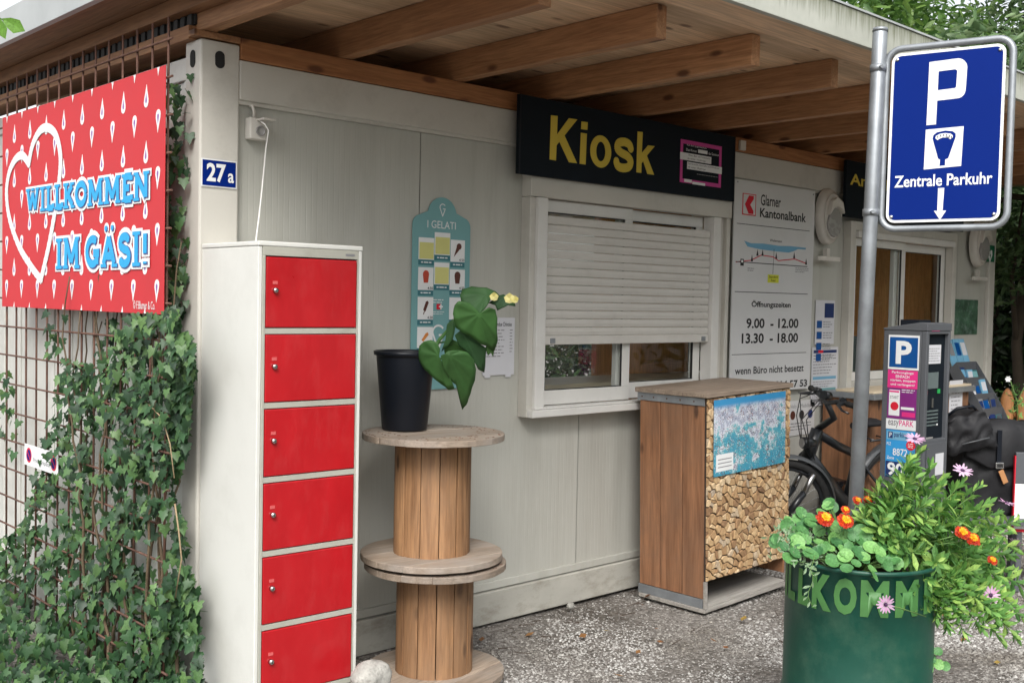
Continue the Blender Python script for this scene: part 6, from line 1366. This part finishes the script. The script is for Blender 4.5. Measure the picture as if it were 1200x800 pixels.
dD = 3.8
def dpx(px, py, dd): return at_d(px, py, dD+dd)
def leafy(parent, base, tips, n_leaf, size, stem_r, most=300, start=.25, mat='daisyleaf'):
    C, T, S, NN = [], [], [], []; sm = MB(); rnd = random.Random(len(tips)*7+1)
    for tip in tips:
        tip = Vector(tip); b = base+Vector((rnd.uniform(-.06, .06), rnd.uniform(-.06, .06), 0)); mid = (b+tip)/2+Vector((0, 0, .12*(tip-b).length))+Vector((rnd.uniform(-.03, .03),)*2+(0,))
        P = [b*(1-f)**2+mid*2*f*(1-f)+tip*f*f for f in [k/8 for k in range(9)]]; sm.tube(P, [stem_r*(1-.55*k/8) for k in range(9)], 5)
        nl = int(n_leaf*(.6+.8*rnd.random()))
        for k in range(nl):
            f = start+(1-start)*((k+rnd.random())/nl)**.8; f = min(f, 1); p = b*(1-f)**2+mid*2*f*(1-f)+tip*f*f; ax = ((mid-b)*(1-f)+(tip-mid)*f).normalized(); ang = k*2.4+rnd.uniform(-.4, .4)
            o1 = ax.orthogonal().normalized(); o2 = ax.cross(o1); d = (o1*math.cos(ang)+o2*math.sin(ang)); top = f > .86
            dr = (d*(1 if not top else .55)+ax*(.35 if not top else 1.0)+Vector((0, 0, .12))).normalized()
            C.append(p); T.append(dr); nn = (ax-dr*ax.dot(dr)); nn = nn.normalized() if nn.length > .05 else Vector((0, 0, 1)); NN.append(nn+Vector((rnd.gauss(0, .2), rnd.gauss(0, .2), rnd.gauss(0, .2)))); S.append(size*(rnd.uniform(.7, 1.15))*(1.0 if not top else .72))
    leaves(parent, 'leaf', lance_v, lance_f, np.array([tuple(c) for c in C]), rots([tuple(n) for n in NN], [tuple(x) for x in T]), S, M[mat], most)
    obj('stems', sm, M['daisystem'], parent)
def daisy(parent, px, py, dd, r, face, side=False):
    c = dpx(px, py, dd); N = Vector(face).normalized(); a0 = N.orthogonal().normalized(); b0 = N.cross(a0)
    pet = MB(); n = 15
    for k in range(n):
        A = 2*math.pi*k/n+random.uniform(-.08, .08); d = a0*math.cos(A)+b0*math.sin(A); e = N.cross(d); L = r*random.uniform(.9, 1.08); i = len(pet.v); up = random.uniform(-.05, .22)*r
        pet.v += [tuple(c+d*r*.15), tuple(c+d*L*.55+e*r*.13+N*up*.3), tuple(c+d*L+e*r*.05+N*up), tuple(c+d*L-e*r*.05+N*up), tuple(c+d*L*.55-e*r*.13+N*up*.3)]; pet.face(i, i+1, i+2, i+3, i+4)
    f = obj('flower', pet, M['petal'], parent); mb = MB(); q = Matrix.Translation(c) @ N.to_track_quat('Z', 'Y').to_matrix().to_4x4()
    mb.lathe([(.22*r, 0), (.2*r, .07*r), (0, .12*r)], n=12, M=q); obj('flower_core', mb, M['flowercore'], f)
    return c
base = Vector((DC.x+.06, DC.y-.06, DT-.05))
def cone(px, py): return [(px, py)]
T1 = [(1078, 528, .05), (1066, 540, 0), (1092, 545, .1), (1055, 560, -.05), (1100, 570, .0), (1072, 560, -.1), (1043, 575, .0), (1085, 590, -.12), (1060, 600, -.1), (1030, 570, .05), (1021, 585, .1), (1035, 608, -.14), (1105, 560, .15), (1070, 550, .1), (1088, 565, .12), (1096, 620, -.1), (1048, 622, -.16), (1064, 630, -.16), (1080, 645, -.2), (1012, 600, -.02), (1050, 590, -.1), (1096, 600, -.12)]
T2 = [(1128, 565, .1), (1118, 585, .05), (1140, 580, .15), (1150, 600, .1), (1130, 600, 0), (1158, 590, .2), (1170, 600, .15), (1135, 625, 0), (1115, 615, 0), (1165, 635, .1), (1148, 645, .05), (1122, 645, -.05), (1180, 625, .2), (1108, 590, .2), (1150, 570, .25)]
T3 = [(1088, 680, -.2), (1070, 690, -.22), (1105, 700, -.15), (1125, 715, -.1), (1145, 700, -.05), (1160, 715, 0), (1178, 728, .02), (1192, 712, .1), (1110, 735, -.12), (1130, 745, -.1), (1150, 735, -.05), (1170, 690, .1), (1188, 670, .2), (1196, 640, .25), (1208, 690, .2), (1186, 650, .15), (1075, 712, -.2), (1056, 702, -.22), (1095, 660, -.18), (1120, 680, -.1), (1140, 670, 0), (1160, 665, .1), (1205, 730, .1), (1190, 745, .0), (1200, 610, .3), (1175, 750, -.05), (1098, 722, -.15)]
da = thing('daisy_bush', 'tallest leafy pink daisy bush at the middle back of the green drum', 'daisy bush', tuple(base), group='daisy bushes in the green drum')
leafy(da, base+Vector((-.02, .04, 0)), [dpx(*p) for p in T1], 46, .062, .004)
db = thing('daisy_bush', 'leafy pink daisy bush rising at the right of the green drum', 'daisy bush', tuple(base+Vector((.1, 0, 0))), group='daisy bushes in the green drum')
leafy(db, base+Vector((.10, -.02, 0)), [dpx(*p) for p in T2], 46, .060, .004)
dc_ = thing('daisy_bush', 'leafy pink daisy bush spilling over the right rim of the green drum', 'daisy bush', tuple(base+Vector((.05, -.1, 0))), group='daisy bushes in the green drum')
leafy(dc_, base+Vector((.08, -.14, .0)), [dpx(*p) for p in T3], 46, .056, .0035)
tc_ = -camf
daisy(da, 1072, 514, .05, .036, (-.3, -.3, .8)); daisy(db, 1128, 551, .1, .036, (-.3, -.4, .75)); daisy(db, 1180, 589, .2, .034, (.1, -.2, .9)); daisy(dc_, 1191, 636, .22, .032, (.5, -.1, .6))
daisy(dc_, 1161, 697, -.02, .034, (-.65, -.7, .25)); c = daisy(dc_, 1038, 708, -.34, .030, (-.9, -.15, .35))
mb = MB(); mb.tube([c, dpx(1055, 712, -.30), dpx(1085, 722, -.22)], .002, 5); obj('flower_stalk', mb, M['daisystem'], dc_)
def marigold(parent, px, py, dd, r, split=.55, face=(-.4, -.55, .7)):
    c = dpx(px, py, dd); N = Vector(face).normalized(); a0 = N.orthogonal().normalized(); b0 = N.cross(a0); o = MB(); y = MB(); rnd = random.Random(int(px))
    for ring, (rr_, n, h, mbx) in enumerate(((1.0, 13, .0, o), (.88, 12, .10, o), (.72, 11, .24, o), (.55, 10, .38, y), (.3, 7, .48, y))):
        for k in range(n):
            A = 2*math.pi*(k+.5*ring)/n+rnd.uniform(-.12, .12); d = a0*math.cos(A)+b0*math.sin(A); e = N.cross(d); i = len(mbx.v); L = r*rr_*rnd.uniform(.9, 1.1); z = N*h*r
            mbx.v += [tuple(c+z*.6), tuple(c+d*L*.6+e*L*.28+z), tuple(c+d*L+e*L*.2+z-N*r*.08), tuple(c+d*L*1.04+z+N*r*.03), tuple(c+d*L-e*L*.2+z-N*r*.08), tuple(c+d*L*.6-e*L*.28+z)]; mbx.face(*range(i, i+6))
    f = obj('flower', o, M['flame'], parent); obj('flower_core', y, M['orange'], f); return c
m1_ = thing('marigold', 'orange and red marigold with several blossoms at the left back of the drum', 'marigold', tuple(DC+Vector((-.08, .05, DT-.04))), group='marigolds in the green drum')
cs = [marigold(m1_, 967, 607, -.08, .030), marigold(m1_, 991, 610, -.10, .029), marigold(m1_, 991, 597, -.02, .016), marigold(m1_, 1005, 586, .05, .017), marigold(m1_, 1017, 585, .08, .016)]
m2_ = thing('marigold', 'orange and red marigold with two touching blossoms amid the right daisy bush', 'marigold', tuple(DC+Vector((.12, -.08, DT-.04))), group='marigolds in the green drum')
cs2 = [marigold(m2_, 1128, 624, -.10, .027), marigold(m2_, 1140, 631, -.10, .027), marigold(m2_, 1163, 656, .0, .018)]
for par, cc, b in ((m1_, cs, DC+Vector((-.05, .05, DT-.05))), (m2_, cs2, DC+Vector((.12, -.08, DT-.05)))):
    mb = MB()
    for c in cc: mb.tube([b, (b+c)/2+Vector((0, 0, .03)), c-Vector((0, 0, .004))], .002, 5)
    obj('stems', mb, M['daisystem'], par)
    n = 130; C = np.array([tuple(b+(c-b)*(.35+.5*random.random())+Vector((random.gauss(0, .025), random.gauss(0, .025), random.gauss(0, .02)))) for c in random.choices(cc, k=n)])
    bulk('foliage', lance_v, lance_f, C, rots(np.tile([0, 0, 1.], (n, 1)), jitter=.6), RS.uniform(.022, .036, n), leafmat('marigold_leaf', (.035, .11, .03), (.07, .18, .045)), par)
# round-leaved geranium along the left rim
def roundleaf(n=16, rings=2):
    v = [(0, 0, 0)]; f = []
    for r_ in range(1, rings+1):
        q = r_/rings
        for k in range(n):
            a = 2*math.pi*k/n; R_ = .5*(1+.035*math.cos(a*9)*q)*(1-.28*max(0, 1-abs(abs(a-math.pi))/.4)*q); v.append((R_*q*math.cos(a), R_*q*math.sin(a), .12*q*q+.010*math.cos(a*8)*q-.05*(R_*q*math.cos(a))))
    for k in range(n): f.append((0, 1+k, 1+(k+1) % n)); a = 1+k; b = 1+(k+1) % n; f.append((a, a+n, b+n, b))
    return v, f
rv, rf = roundleaf(24, 3); M['round'] = leafmat('round_leaf', (.045, .16, .05), (.10, .27, .075), (.20, .42, .12), rough=.55, trans=.15)
t = thing('round_leaved_geranium', 'round scalloped-leaved geranium along the left rim of the green drum', 'geranium', tuple(DC+Vector((-.15, -.05, DT-.04))))
pts = [(918, 640), (925, 655), (932, 622), (940, 618), (947, 645), (960, 622), (972, 625), (958, 646), (968, 640), (981, 636), (990, 652), (995, 640), (1003, 660), (1010, 645), (1022, 640), (1012, 656), (1030, 655), (1035, 640), (1040, 662), (1022, 668), (1048, 648), (945, 632), (929, 640), (985, 622), (975, 655), (1015, 628), (1046, 632), (952, 607), (937, 608), (1055, 640), (1000, 628), (1060, 655), (975, 594)]
pts = pts+[(x+random.uniform(-12, 12), y+random.uniform(-9, 8)) for x, y in pts]+[(x+random.uniform(-14, 14), y+random.uniform(-12, 4)) for x, y in pts if y < 655]; C = np.array([tuple(dpx(x, y, -.24+(662-y)*.0050+(abs(x-1000)*.0006)+random.uniform(-.02, .02))) for x, y in pts]); Nr = np.tile(np.array([-.42, -.55, .75]), (len(pts), 1))
leaves(t, 'leaf', rv, rf, C, rots(Nr, jitter=.28), RS.uniform(.052, .084, len(pts)), M['round'])
mb = MB()
for c in C: c = Vector(c); mb.tube([c-Vector((0, 0, .004)), (c+Vector((DC.x-.08, DC.y-.03, DT-.02)))/2-Vector((0, 0, .01)), Vector((DC.x-.08, DC.y-.03, DT-.05))], .002, 4)
obj('stems', mb, M['daisystem'], t)
# the small shoot hanging low on the right
t = thing('trailing_shoot', 'small round-leaved shoot hanging low at the right side of the drum', 'plant', tuple(dpx(1085, 775, -.15)))
pts = [(1087, 757, .055), (1099, 763, .06), (1092, 771, .062), (1086, 783, .085), (1100, 778, .07), (1108, 780, .062), (1094, 776, .05)]; C = np.array([tuple(dpx(x, y, -.10)) for x, y, s in pts])
leaves(t, 'leaf', rv, rf, C, rots(np.tile([-.6, -.65, .35], (len(pts), 1)), jitter=.25), [p[2]*.8 for p in pts], M['round'])
mb = MB(); mb.tube([dpx(1087, 735, -.05), dpx(1089, 755, -.09), dpx(1095, 770, -.09), dpx(1100, 780, -.09)], .002, 5); obj('stem', mb, M['daisystem'], t)
# variegated ivy at the left rim, one strand hanging over the letters
def varmat():
    m, tt, b = nmat('variegated_leaf'); L = tt.links; tc = N_(tt, 'ShaderNodeTexCoord'); sx = N_(tt, 'ShaderNodeNewGeometry'); n = N_(tt, 'ShaderNodeTexNoise', Scale=120., Detail=2.); L.new(tc.outputs['Object'], n.inputs[0])
    r = ramp(tt, [(.5, (.045, .13, .05)), (.57, (.30, .38, .22)), (.8, (.45, .50, .36))]); L.new(n.outputs[0], r.inputs[0]); L.new(r.outputs[0], b.inputs['Base Color']); b.inputs['Roughness'].default_value = .5; return m
t = thing('variegated_ivy', 'small white-edged ivy trailing over the left rim of the drum', 'ivy', tuple(DC+Vector((-.2, 0, DT-.03)))); vm_ = varmat()
pts = [(random.gauss(935, 14), random.gauss(640, 14)) for _ in range(85)]+[(random.gauss(922, 6), random.gauss(628, 9)) for _ in range(30)]+[(random.gauss(985, 40), random.gauss(620, 12)) for _ in range(40)]+[(random.gauss(955, 10), random.gauss(662, 6)) for _ in range(14)]
C = [tuple(dpx(x, y, -.20+(662-min(y, 690))*.005)) for x, y in pts]+[tuple(dpx(950+3*math.sin(k), 668+k*6.0, -.29)) for k in range(8)]
leaves(t, 'leaf', lance_v, lance_f, np.array(C), rots(np.tile([-.5, -.6, .6], (len(C), 1)), jitter=.5), RS.uniform(.020, .034, len(C))*.95, vm_)
mb = MB(); mb.tube([dpx(955, 650, -.26)]+[dpx(950+3*math.sin(k), 668+k*6.0, -.288) for k in range(8)], .0012, 5); obj('stem', mb, M['daisystem'], t)

# ================================================================== IVY ON THE TRELLIS
ivy_o = [(0, 0), (-.18, .22), (-.12, .50), (.16, .34), (.36, .44), (.48, .24), (1.0, 0), (.48, -.24), (.36, -.44), (.16, -.34), (-.12, -.50), (-.18, -.22)]
iv = [(x, y, -.12*abs(y)-.10*x*x) for x, y in ivy_o]+[(.25, 0, .03)]; ivf = [(12, k, k+1) for k in range(11)]+[(12, 11, 0)]
M['ivy'] = leafmat('ivy_leaf', (.010, .036, .014), (.035, .095, .032), (.10, .19, .055), rough=.5, trans=.15)
def inpoly(x, y, P):
    c = False
    for i in range(len(P)):
        (x1, y1), (x2, y2) = P[i], P[i-1]
        if (y1 > y) != (y2 > y) and x < (x2-x1)*(y-y1)/(y2-y1)+x1: c = not c
    return c
reg = [([(128, 372), (205, 360), (224, 430), (220, 520), (205, 570), (228, 700), (236, 830), (-20, 830), (-15, 640), (30, 610), (42, 540), (60, 480), (75, 415), (105, 425)], 4200),
       ([(-15, 430), (22, 440), (28, 500), (15, 540), (-15, 520)], 40), ([(48, 365), (80, 365), (76, 425), (55, 415)], 22), ([(196, 355), (226, 400), (224, 470), (214, 520), (200, 520)], 260), ([(200, 640), (232, 690), (238, 830), (170, 830)], 520), ([(20, 590), (60, 540), (70, 600), (30, 650)], 50)]
gaps = [([(0, 350), (120, 350), (60, 470), (30, 540), (0, 560)], 0), ([(175, 600), (205, 590), (203, 640), (180, 660)], .25), ([(120, 700), (150, 700), (152, 760), (125, 755)], .35), ([(150, 620), (205, 585), (200, 680), (160, 690)], .45)]
iv_t = thing('ivy', 'dense dark green ivy climbing over the steel mesh on the left', 'ivy', (TX, .6, 0))
C, S, NN, TT = [], [], [], []; ri = random.Random(21)
for P_, n in reg:
    xs = [p[0] for p in P_]; ys = [p[1] for p in P_]; k = 0
    while k < n:
        x, y = ri.uniform(min(xs), max(xs)), ri.uniform(min(ys), max(ys))
        if not inpoly(x, y, P_): continue
        k += 1
        if n > 1000 and any(inpoly(x, y, G) and ri.random() > pr for G, pr in gaps if pr > 0): continue
        pp = at_x(x, y, TX+ri.uniform(-.07, .05))
        if pp.z < .03: pp = at_z(x, y, ri.uniform(.03, .16))
        if pp.x > -.03: pp.x = -.04
        if x > 196 and y > 430: pp = at_x(x, y, -ri.uniform(.06, .12))
        if pp.z < .03: continue
        C.append(tuple(pp)); S.append(ri.uniform(.026, .054)*(1.12 if y > 600 else 1)); NN.append((-1+ri.gauss(0, .45), -.45+ri.gauss(0, .5), .35+ri.gauss(0, .45))); TT.append((0+ri.gauss(0, .3), -.2+ri.gauss(0, .5), -1))
# dark shoots between banner and container corner
for k in range(120):
    f = ri.random(); C.append((ri.uniform(-.06, -.012), ri.uniform(.05, .24), 1.5+.98*f)); S.append(ri.uniform(.03, .055)); NN.append((-.6+ri.gauss(0, .6), -.9+ri.gauss(0, .5), .1+ri.gauss(0, .4))); TT.append((0, -.2, -1+ri.gauss(0, .3)))
C = np.array(C); kp = []
from mathutils import noise as mnoise
for c in C:
    q = mnoise.noise(Vector((c[1]*6.5, c[2]*6.5, 3.3)))+.5*mnoise.noise(Vector((c[1]*15, c[2]*15, 9.1))); kp.append(q > -.20 or c[0] > -.08 and c[2] > 1.45)
kp = np.array(kp); C = C[kp]; NN = [a for a, b in zip(NN, kp) if b]; TT = [a for a, b in zip(TT, kp) if b]; S = [a for a, b in zip(S, kp) if b]
leaves(iv_t, 'leaf', iv, ivf, np.array(C), rots(NN, TT), S, M['ivy'])
M['vine'] = pm('ivy_stem', (.10, .07, .04), .8, var=.3, sc_=10, bump=.3)
for k in range(16):
    y = ri.uniform(.0, 1.0); P_ = [Vector((TX+ri.uniform(-.03, .05), y, 0))]
    while P_[-1].z < ri.uniform(1.3, 1.9) and len(P_) < 22: P_.append(P_[-1]+Vector((ri.uniform(-.012, .012), ri.uniform(-.06, .05)*(1 if y > .2 else .4), ri.uniform(.06, .12)))); P_[-1].x = min(max(P_[-1].x, TX-.05), TX+.07)
    mb = MB(); mb.tube(P_, [.007*(1-.8*i/len(P_))+.0012 for i in range(len(P_))], 5); obj('stem', mb, M['vine'], iv_t)
for q in (((84*0+165, 465), (180, 478), (192, 490), (200, 520), (205, 560)), ((204, 590), (209, 620), (211, 655), (206, 700))):
    mb = MB(); mb.tube([at_x(x+random.uniform(-2, 2), y, TX-.03) for x, y in q], [.0034-.0003*i for i in range(len(q))], 6); obj('stem', mb, pm('pale_vine', (.30, .22, .13), .8), iv_t)

# ================================================================== FENCE, HEDGE, TREES
A = Vector((7.38, -.03, 0)); B = A+Vector((.5, -.87, 0))*2.2
t = thing('picket_fence', 'low fence of pointed round-faced pine palings behind the brochure rack', 'fence', tuple((A+B)/2))
n = 17; d = (B-A)/n; un = d.normalized(); nn = Vector((un.y, -un.x, 0))
if nn.dot(Vector(CP)-A) < 0: nn = -nn
for k in range(n):
    c = A+d*(k+.5); w = d.length*.42; h = .93+random.uniform(-.02, .02); mb = MB()
    for z, s in ((-.02, 1), (h-.09, 1), (h-.03, .6), (h, .12)):
        for a in range(7): an = math.pi*a/6; p = c+un*math.cos(an)*w*s+nn*math.sin(an)*w*.55*s; mb.v.append((p.x, p.y, z))
    for r in range(3):
        for a in range(6): mb.face(r*7+a, r*7+a+1, (r+1)*7+a+1, (r+1)*7+a, smooth=True)
        mb.face(r*7+6, r*7, (r+1)*7, (r+1)*7+6)
    mb.face(*range(21, 28)); obj('paling', mb, M['fence'], t)
for z in (.25, .72):
    mb = MB(); mb.tube([A-nn*.035+Vector((0, 0, z)), B-nn*.035+Vector((0, 0, z))], .03, 10); obj('rail', mb, M['fence'], t)
M['tree'] = leafmat('tree_leaf', (.06, .14, .03), (.11, .22, .045), (.20, .32, .07), rough=.5, trans=.35)
M['tree2'] = leafmat('pale_tree_leaf', (.09, .17, .07), (.15, .24, .10), (.25, .34, .16), rough=.5, trans=.35)
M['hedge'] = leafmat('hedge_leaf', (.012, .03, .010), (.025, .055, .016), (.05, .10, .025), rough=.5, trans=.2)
tl_v = [(0, 0, 0), (.35, .17, .04), (.75, .13, 0), (1, 0, -.05), (.75, -.13, 0), (.35, -.17, .04)]; tl_f = [(0, 3, 2, 1), (0, 5, 4, 3)]
def tree(label, base, h, crown, cr, nleaf, ls, mat='tree', tr=.16, lean=(0, 0), name='broadleaf_tree', cat='tree', group=None, nclump=46, bare=.35):
    """tapered trunk, limbs, and a crown of leaf clumps with gaps; crown = centre height, cr = radii"""
    t = thing(name, label, cat, base, group=group); b = Vector(base); rnd = random.Random(int(abs(base[0]*31+base[1]*17))+3)
    top = b+Vector((lean[0], lean[1], h*.82)); P = [b+(top-b)*f+Vector((rnd.uniform(-.08, .08), rnd.uniform(-.08, .08), 0))*(1 if 0 < f < 1 else 0) for f in [k/7 for k in range(8)]]; P[0].z = -.1
    mb = MB(); mb.tube(P, [tr*(1-.75*k/7) for k in range(8)], 10); obj('trunk', mb, M['trunk'], t)
    cc = b+Vector((lean[0]*.7, lean[1]*.7, crown)); cl = []; mb = MB()
    for k in range(nclump):
        q = Vector((rnd.gauss(0, 1), rnd.gauss(0, 1), rnd.gauss(0, 1))).normalized()*rnd.uniform(.35, 1)**.6; c = cc+Vector((q.x*cr[0], q.y*cr[1], q.z*cr[2])); cl.append(c)
        if k < 16: s = P[2+k % 6]; m = (s+c)/2+Vector((0, 0, .1*h*.3)); mb.tube([s, m, c], [tr*.3, tr*.16, tr*.05], 6)
    obj('limbs', mb, M['trunk'], t)
    C = []; per = nleaf//nclump; 
    for c in cl:
        r = rnd.uniform(.16, .30)*min(cr)*1.25; q = RS.normal(0, 1, (per, 3)); q /= np.linalg.norm(q, axis=1)[:, None]; q *= (RS.rand(per)**.4)[:, None]*r*np.array([1.25, 1.25, .75]); C.append(q+np.array(c))
    C = np.concatenate(C); n = len(C); N = RS.normal(0, .55, (n, 3))+np.array([0, 0, .8]); T = RS.normal(0, 1, (n, 3))+np.array([0, 0, -.4])
    bulk('crown', tl_v, tl_f, C, rots(N, T), RS.uniform(.7, 1.3, n)*ls, M[mat], t); return t
tree('leaning willow-leaved tree with a curved trunk behind the picket fence', (9.0, -.55, 0), 5.5, 3.1, (1.9, 2.2, 1.5), 22000, .12, 'tree2', .17, (-.9, .5), nclump=60)
tree('broad green tree rising behind the canopy at the upper right', (9.2, 3.6, 0), 7, 4.6, (2.6, 2.6, 2.2), 20000, .13, 'tree', .09, (0, 0), nclump=80, name='young_ash_tree')
tree('tall green tree behind the right end of the kiosk', (13.0, 1.6, 0), 8, 4.2, (2.6, 3.2, 3.8), 28000, .15, 'tree2', .2, (.3, 0), nclump=80)
tree('dense tree far right beyond the fence', (13.5, -2.6, 0), 8, 3.8, (2.4, 3.2, 3.6), 26000, .16, 'tree', .2, nclump=80)
tree('light crowned tree behind the left end of the canopy', (-1.2, 9.5, 0), 7.5, 5.6, (2.8, 2.4, 2.2), 9000, .16, 'tree2', .2, nclump=50)
def hedge(label, x0, x1, y0, y1, z1, n, ls, mat='hedge', name='hedge'):
    t = thing(name, label, 'hedge', ((x0+x1)/2, (y0+y1)/2, 0)); C = np.stack([RS.uniform(x0, x1, n), RS.uniform(y0, y1, n), RS.rand(n)**.9*z1*(1+.0*RS.rand(n))], 1); C[:, 2] *= 1+.12*np.sin(C[:, 1]*1.9)*np.sin(C[:, 0]*1.3+1)
    bulk('foliage', tl_v, tl_f, C, rots(RS.normal(0, .6, (n, 3))+np.array([-.3, -.3, .6])), RS.uniform(.7, 1.3, n)*ls, M[mat], t)
    mb = MB(); r = random.Random(3)
    for k in range(14): p = Vector((r.uniform(x0, x1), r.uniform(y0, y1), -.05)); mb.tube([p, p+Vector((r.gauss(0, .15), r.gauss(0, .15), z1*.6)), p+Vector((r.gauss(0, .3), r.gauss(0, .3), z1*.95))], [.05, .035, .012], 6)
    o = obj('branches', mb, M['trunk'], t); o['kind'] = 'stuff'
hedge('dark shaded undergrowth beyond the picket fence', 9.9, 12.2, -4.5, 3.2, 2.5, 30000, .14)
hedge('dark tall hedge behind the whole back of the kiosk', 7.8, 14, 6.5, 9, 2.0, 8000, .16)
hedge('bright green low shrubs right behind the pine palings', 7.75, 8.25, -1.6, .5, .98, 1500, .06, 'daisyleaf', 'low_shrub')
# thin young trunk beyond the fence
e = at_d(1196, 460, 10.2); mb = MB(); mb.tube([(e.x, e.y, -.1), (e.x+.02, e.y, .6), (e.x-.06, e.y+.03, 1.3), (e.x+.03, e.y, 2.2), (e.x+.1, e.y, 3.2)], [.06, .055, .05, .045, .03], 8)
t = thing('bare_tree', 'thin bare brown trunk standing beyond the palings at the right edge', 'tree', (e.x, e.y, 0)); obj('trunk', mb, M['trunk'], t); mb = MB(); mb.tube([(e.x-.06, e.y+.03, 1.3), (e.x-.3, e.y, 1.9), (e.x-.35, e.y-.1, 2.6)], [.03, .02, .01], 6); obj('limb', mb, M['trunk'], t)
# white flowering sprig at the fence
t = thing('white_flower_sprig', 'sprig with small white flowers above the pine palings', 'plant', tuple(at_d(1190, 470, 8.1)))
mb = MB(); mb.tube([at_d(1194, 500, 8.1), at_d(1192, 470, 8.1), at_d(1184, 446, 8.1)], .004, 5); mb.tube([at_d(1192, 470, 8.1), at_d(1202, 450, 8.1)], .003, 5); obj('stem', mb, M['daisystem'], t)
for (x, y) in ((1181, 444), (1203, 450)):
    mb = MB(); c = at_d(x, y, 8.1)
    for k in range(6): a = k*1.05; q = camr*math.cos(a)+camu*math.sin(a); e = camf.cross(q); i = len(mb.v); mb.v += [tuple(c), tuple(c+q*.014+e*.010), tuple(c+q*.026-camf*.01), tuple(c+q*.014-e*.010)]; mb.face(i, i+1, i+2, i+3)
    obj('flower', mb, M['wh'], t)
C = np.array([tuple(at_d(1192+random.gauss(0, 5), 470+random.gauss(0, 9), 8.1)) for _ in range(40)]); bulk('foliage', lance_v, lance_f, C, rots(RS.normal(0, 1, (40, 3))), RS.uniform(.03, .06, 40), M['daisyleaf'], t)
# trees across the forecourt, mirrored in the window panes
k = 0
for (x, y) in ((-11, -9), (-2.5, -14), (4, -14), (10, -13), (15, -9)):
    k += 1; tree(['round tree at the near left corner', 'round tree behind the viewer', 'round tree across the forecourt', 'round tree far across the forecourt', 'round tree at the far right of the forecourt'][k-1]+', out of view and mirrored in glass', (x, y, 0), 7.5, 4.2, (3.2, 3.2, 3.4), 5500, .30, 'tree', .2, nclump=70, name='forecourt_tree', group='trees round the forecourt')
# leafy twig reaching in at the top left corner
t = thing('leafy_twig', 'bright green leafy twig reaching in at the top left corner', 'twig', tuple(at_d(-6, 15, 3.2)))
mb = MB(); mb.tube([at_d(-260, -120, 3.0), at_d(-120, -40, 3.1), at_d(-20, 10, 3.2), at_d(4, 24, 3.2)], [.012, .008, .003, .0015], 6); obj('stem', mb, M['daisystem'], t)
C = []; T = []; S_ = []
for (a, b, c_, d_) in ((2, 22, 27, 36), (-2, 20, 5, 46), (-4, 26, -12, 44), (-10, 12, -20, 30)): p, q = at_d(a, b, 3.2), at_d(c_, d_, 3.2); C.append(tuple(p)); T.append(tuple(q-p)); S_.append((q-p).length)
mts = leafmat('twig_leaf', (.14, .32, .05), (.2, .42, .07), trans=.5); wv = [(x, y*1.9, z) for x, y, z in lance_v]  # leaf colours of the twig, a brighter green than the trees
leaves(t, 'leaf', wv, lance_f, np.array(C), rots(np.tile(np.array(-camf), (len(C), 1)), T, jitter=.3), S_, mts)
# low bench carrying the two bags, mostly hidden by the flowers
t = thing('low_bench', 'low dark wooden bench under the black bags behind the flowers', 'bench', (bc.x, bc.y, 0), (0, 0, rz))
zb_ = bc.z-.262
mb = MB()
for k in range(3): mb = MB(); mb.box(-.32, -.20+k*.15, zb_-.03, .42, -.06+k*.15, zb_); obj('seat_board', mb, M['meter'], t, world=False, bevel=.003)
for x in (-.28, .34):
    for y in (-.17, .17): mb = MB(); mb.box(x, y, 0, x+.04, y+.04, zb_-.031); obj('leg', mb, M['meter'], t, world=False)
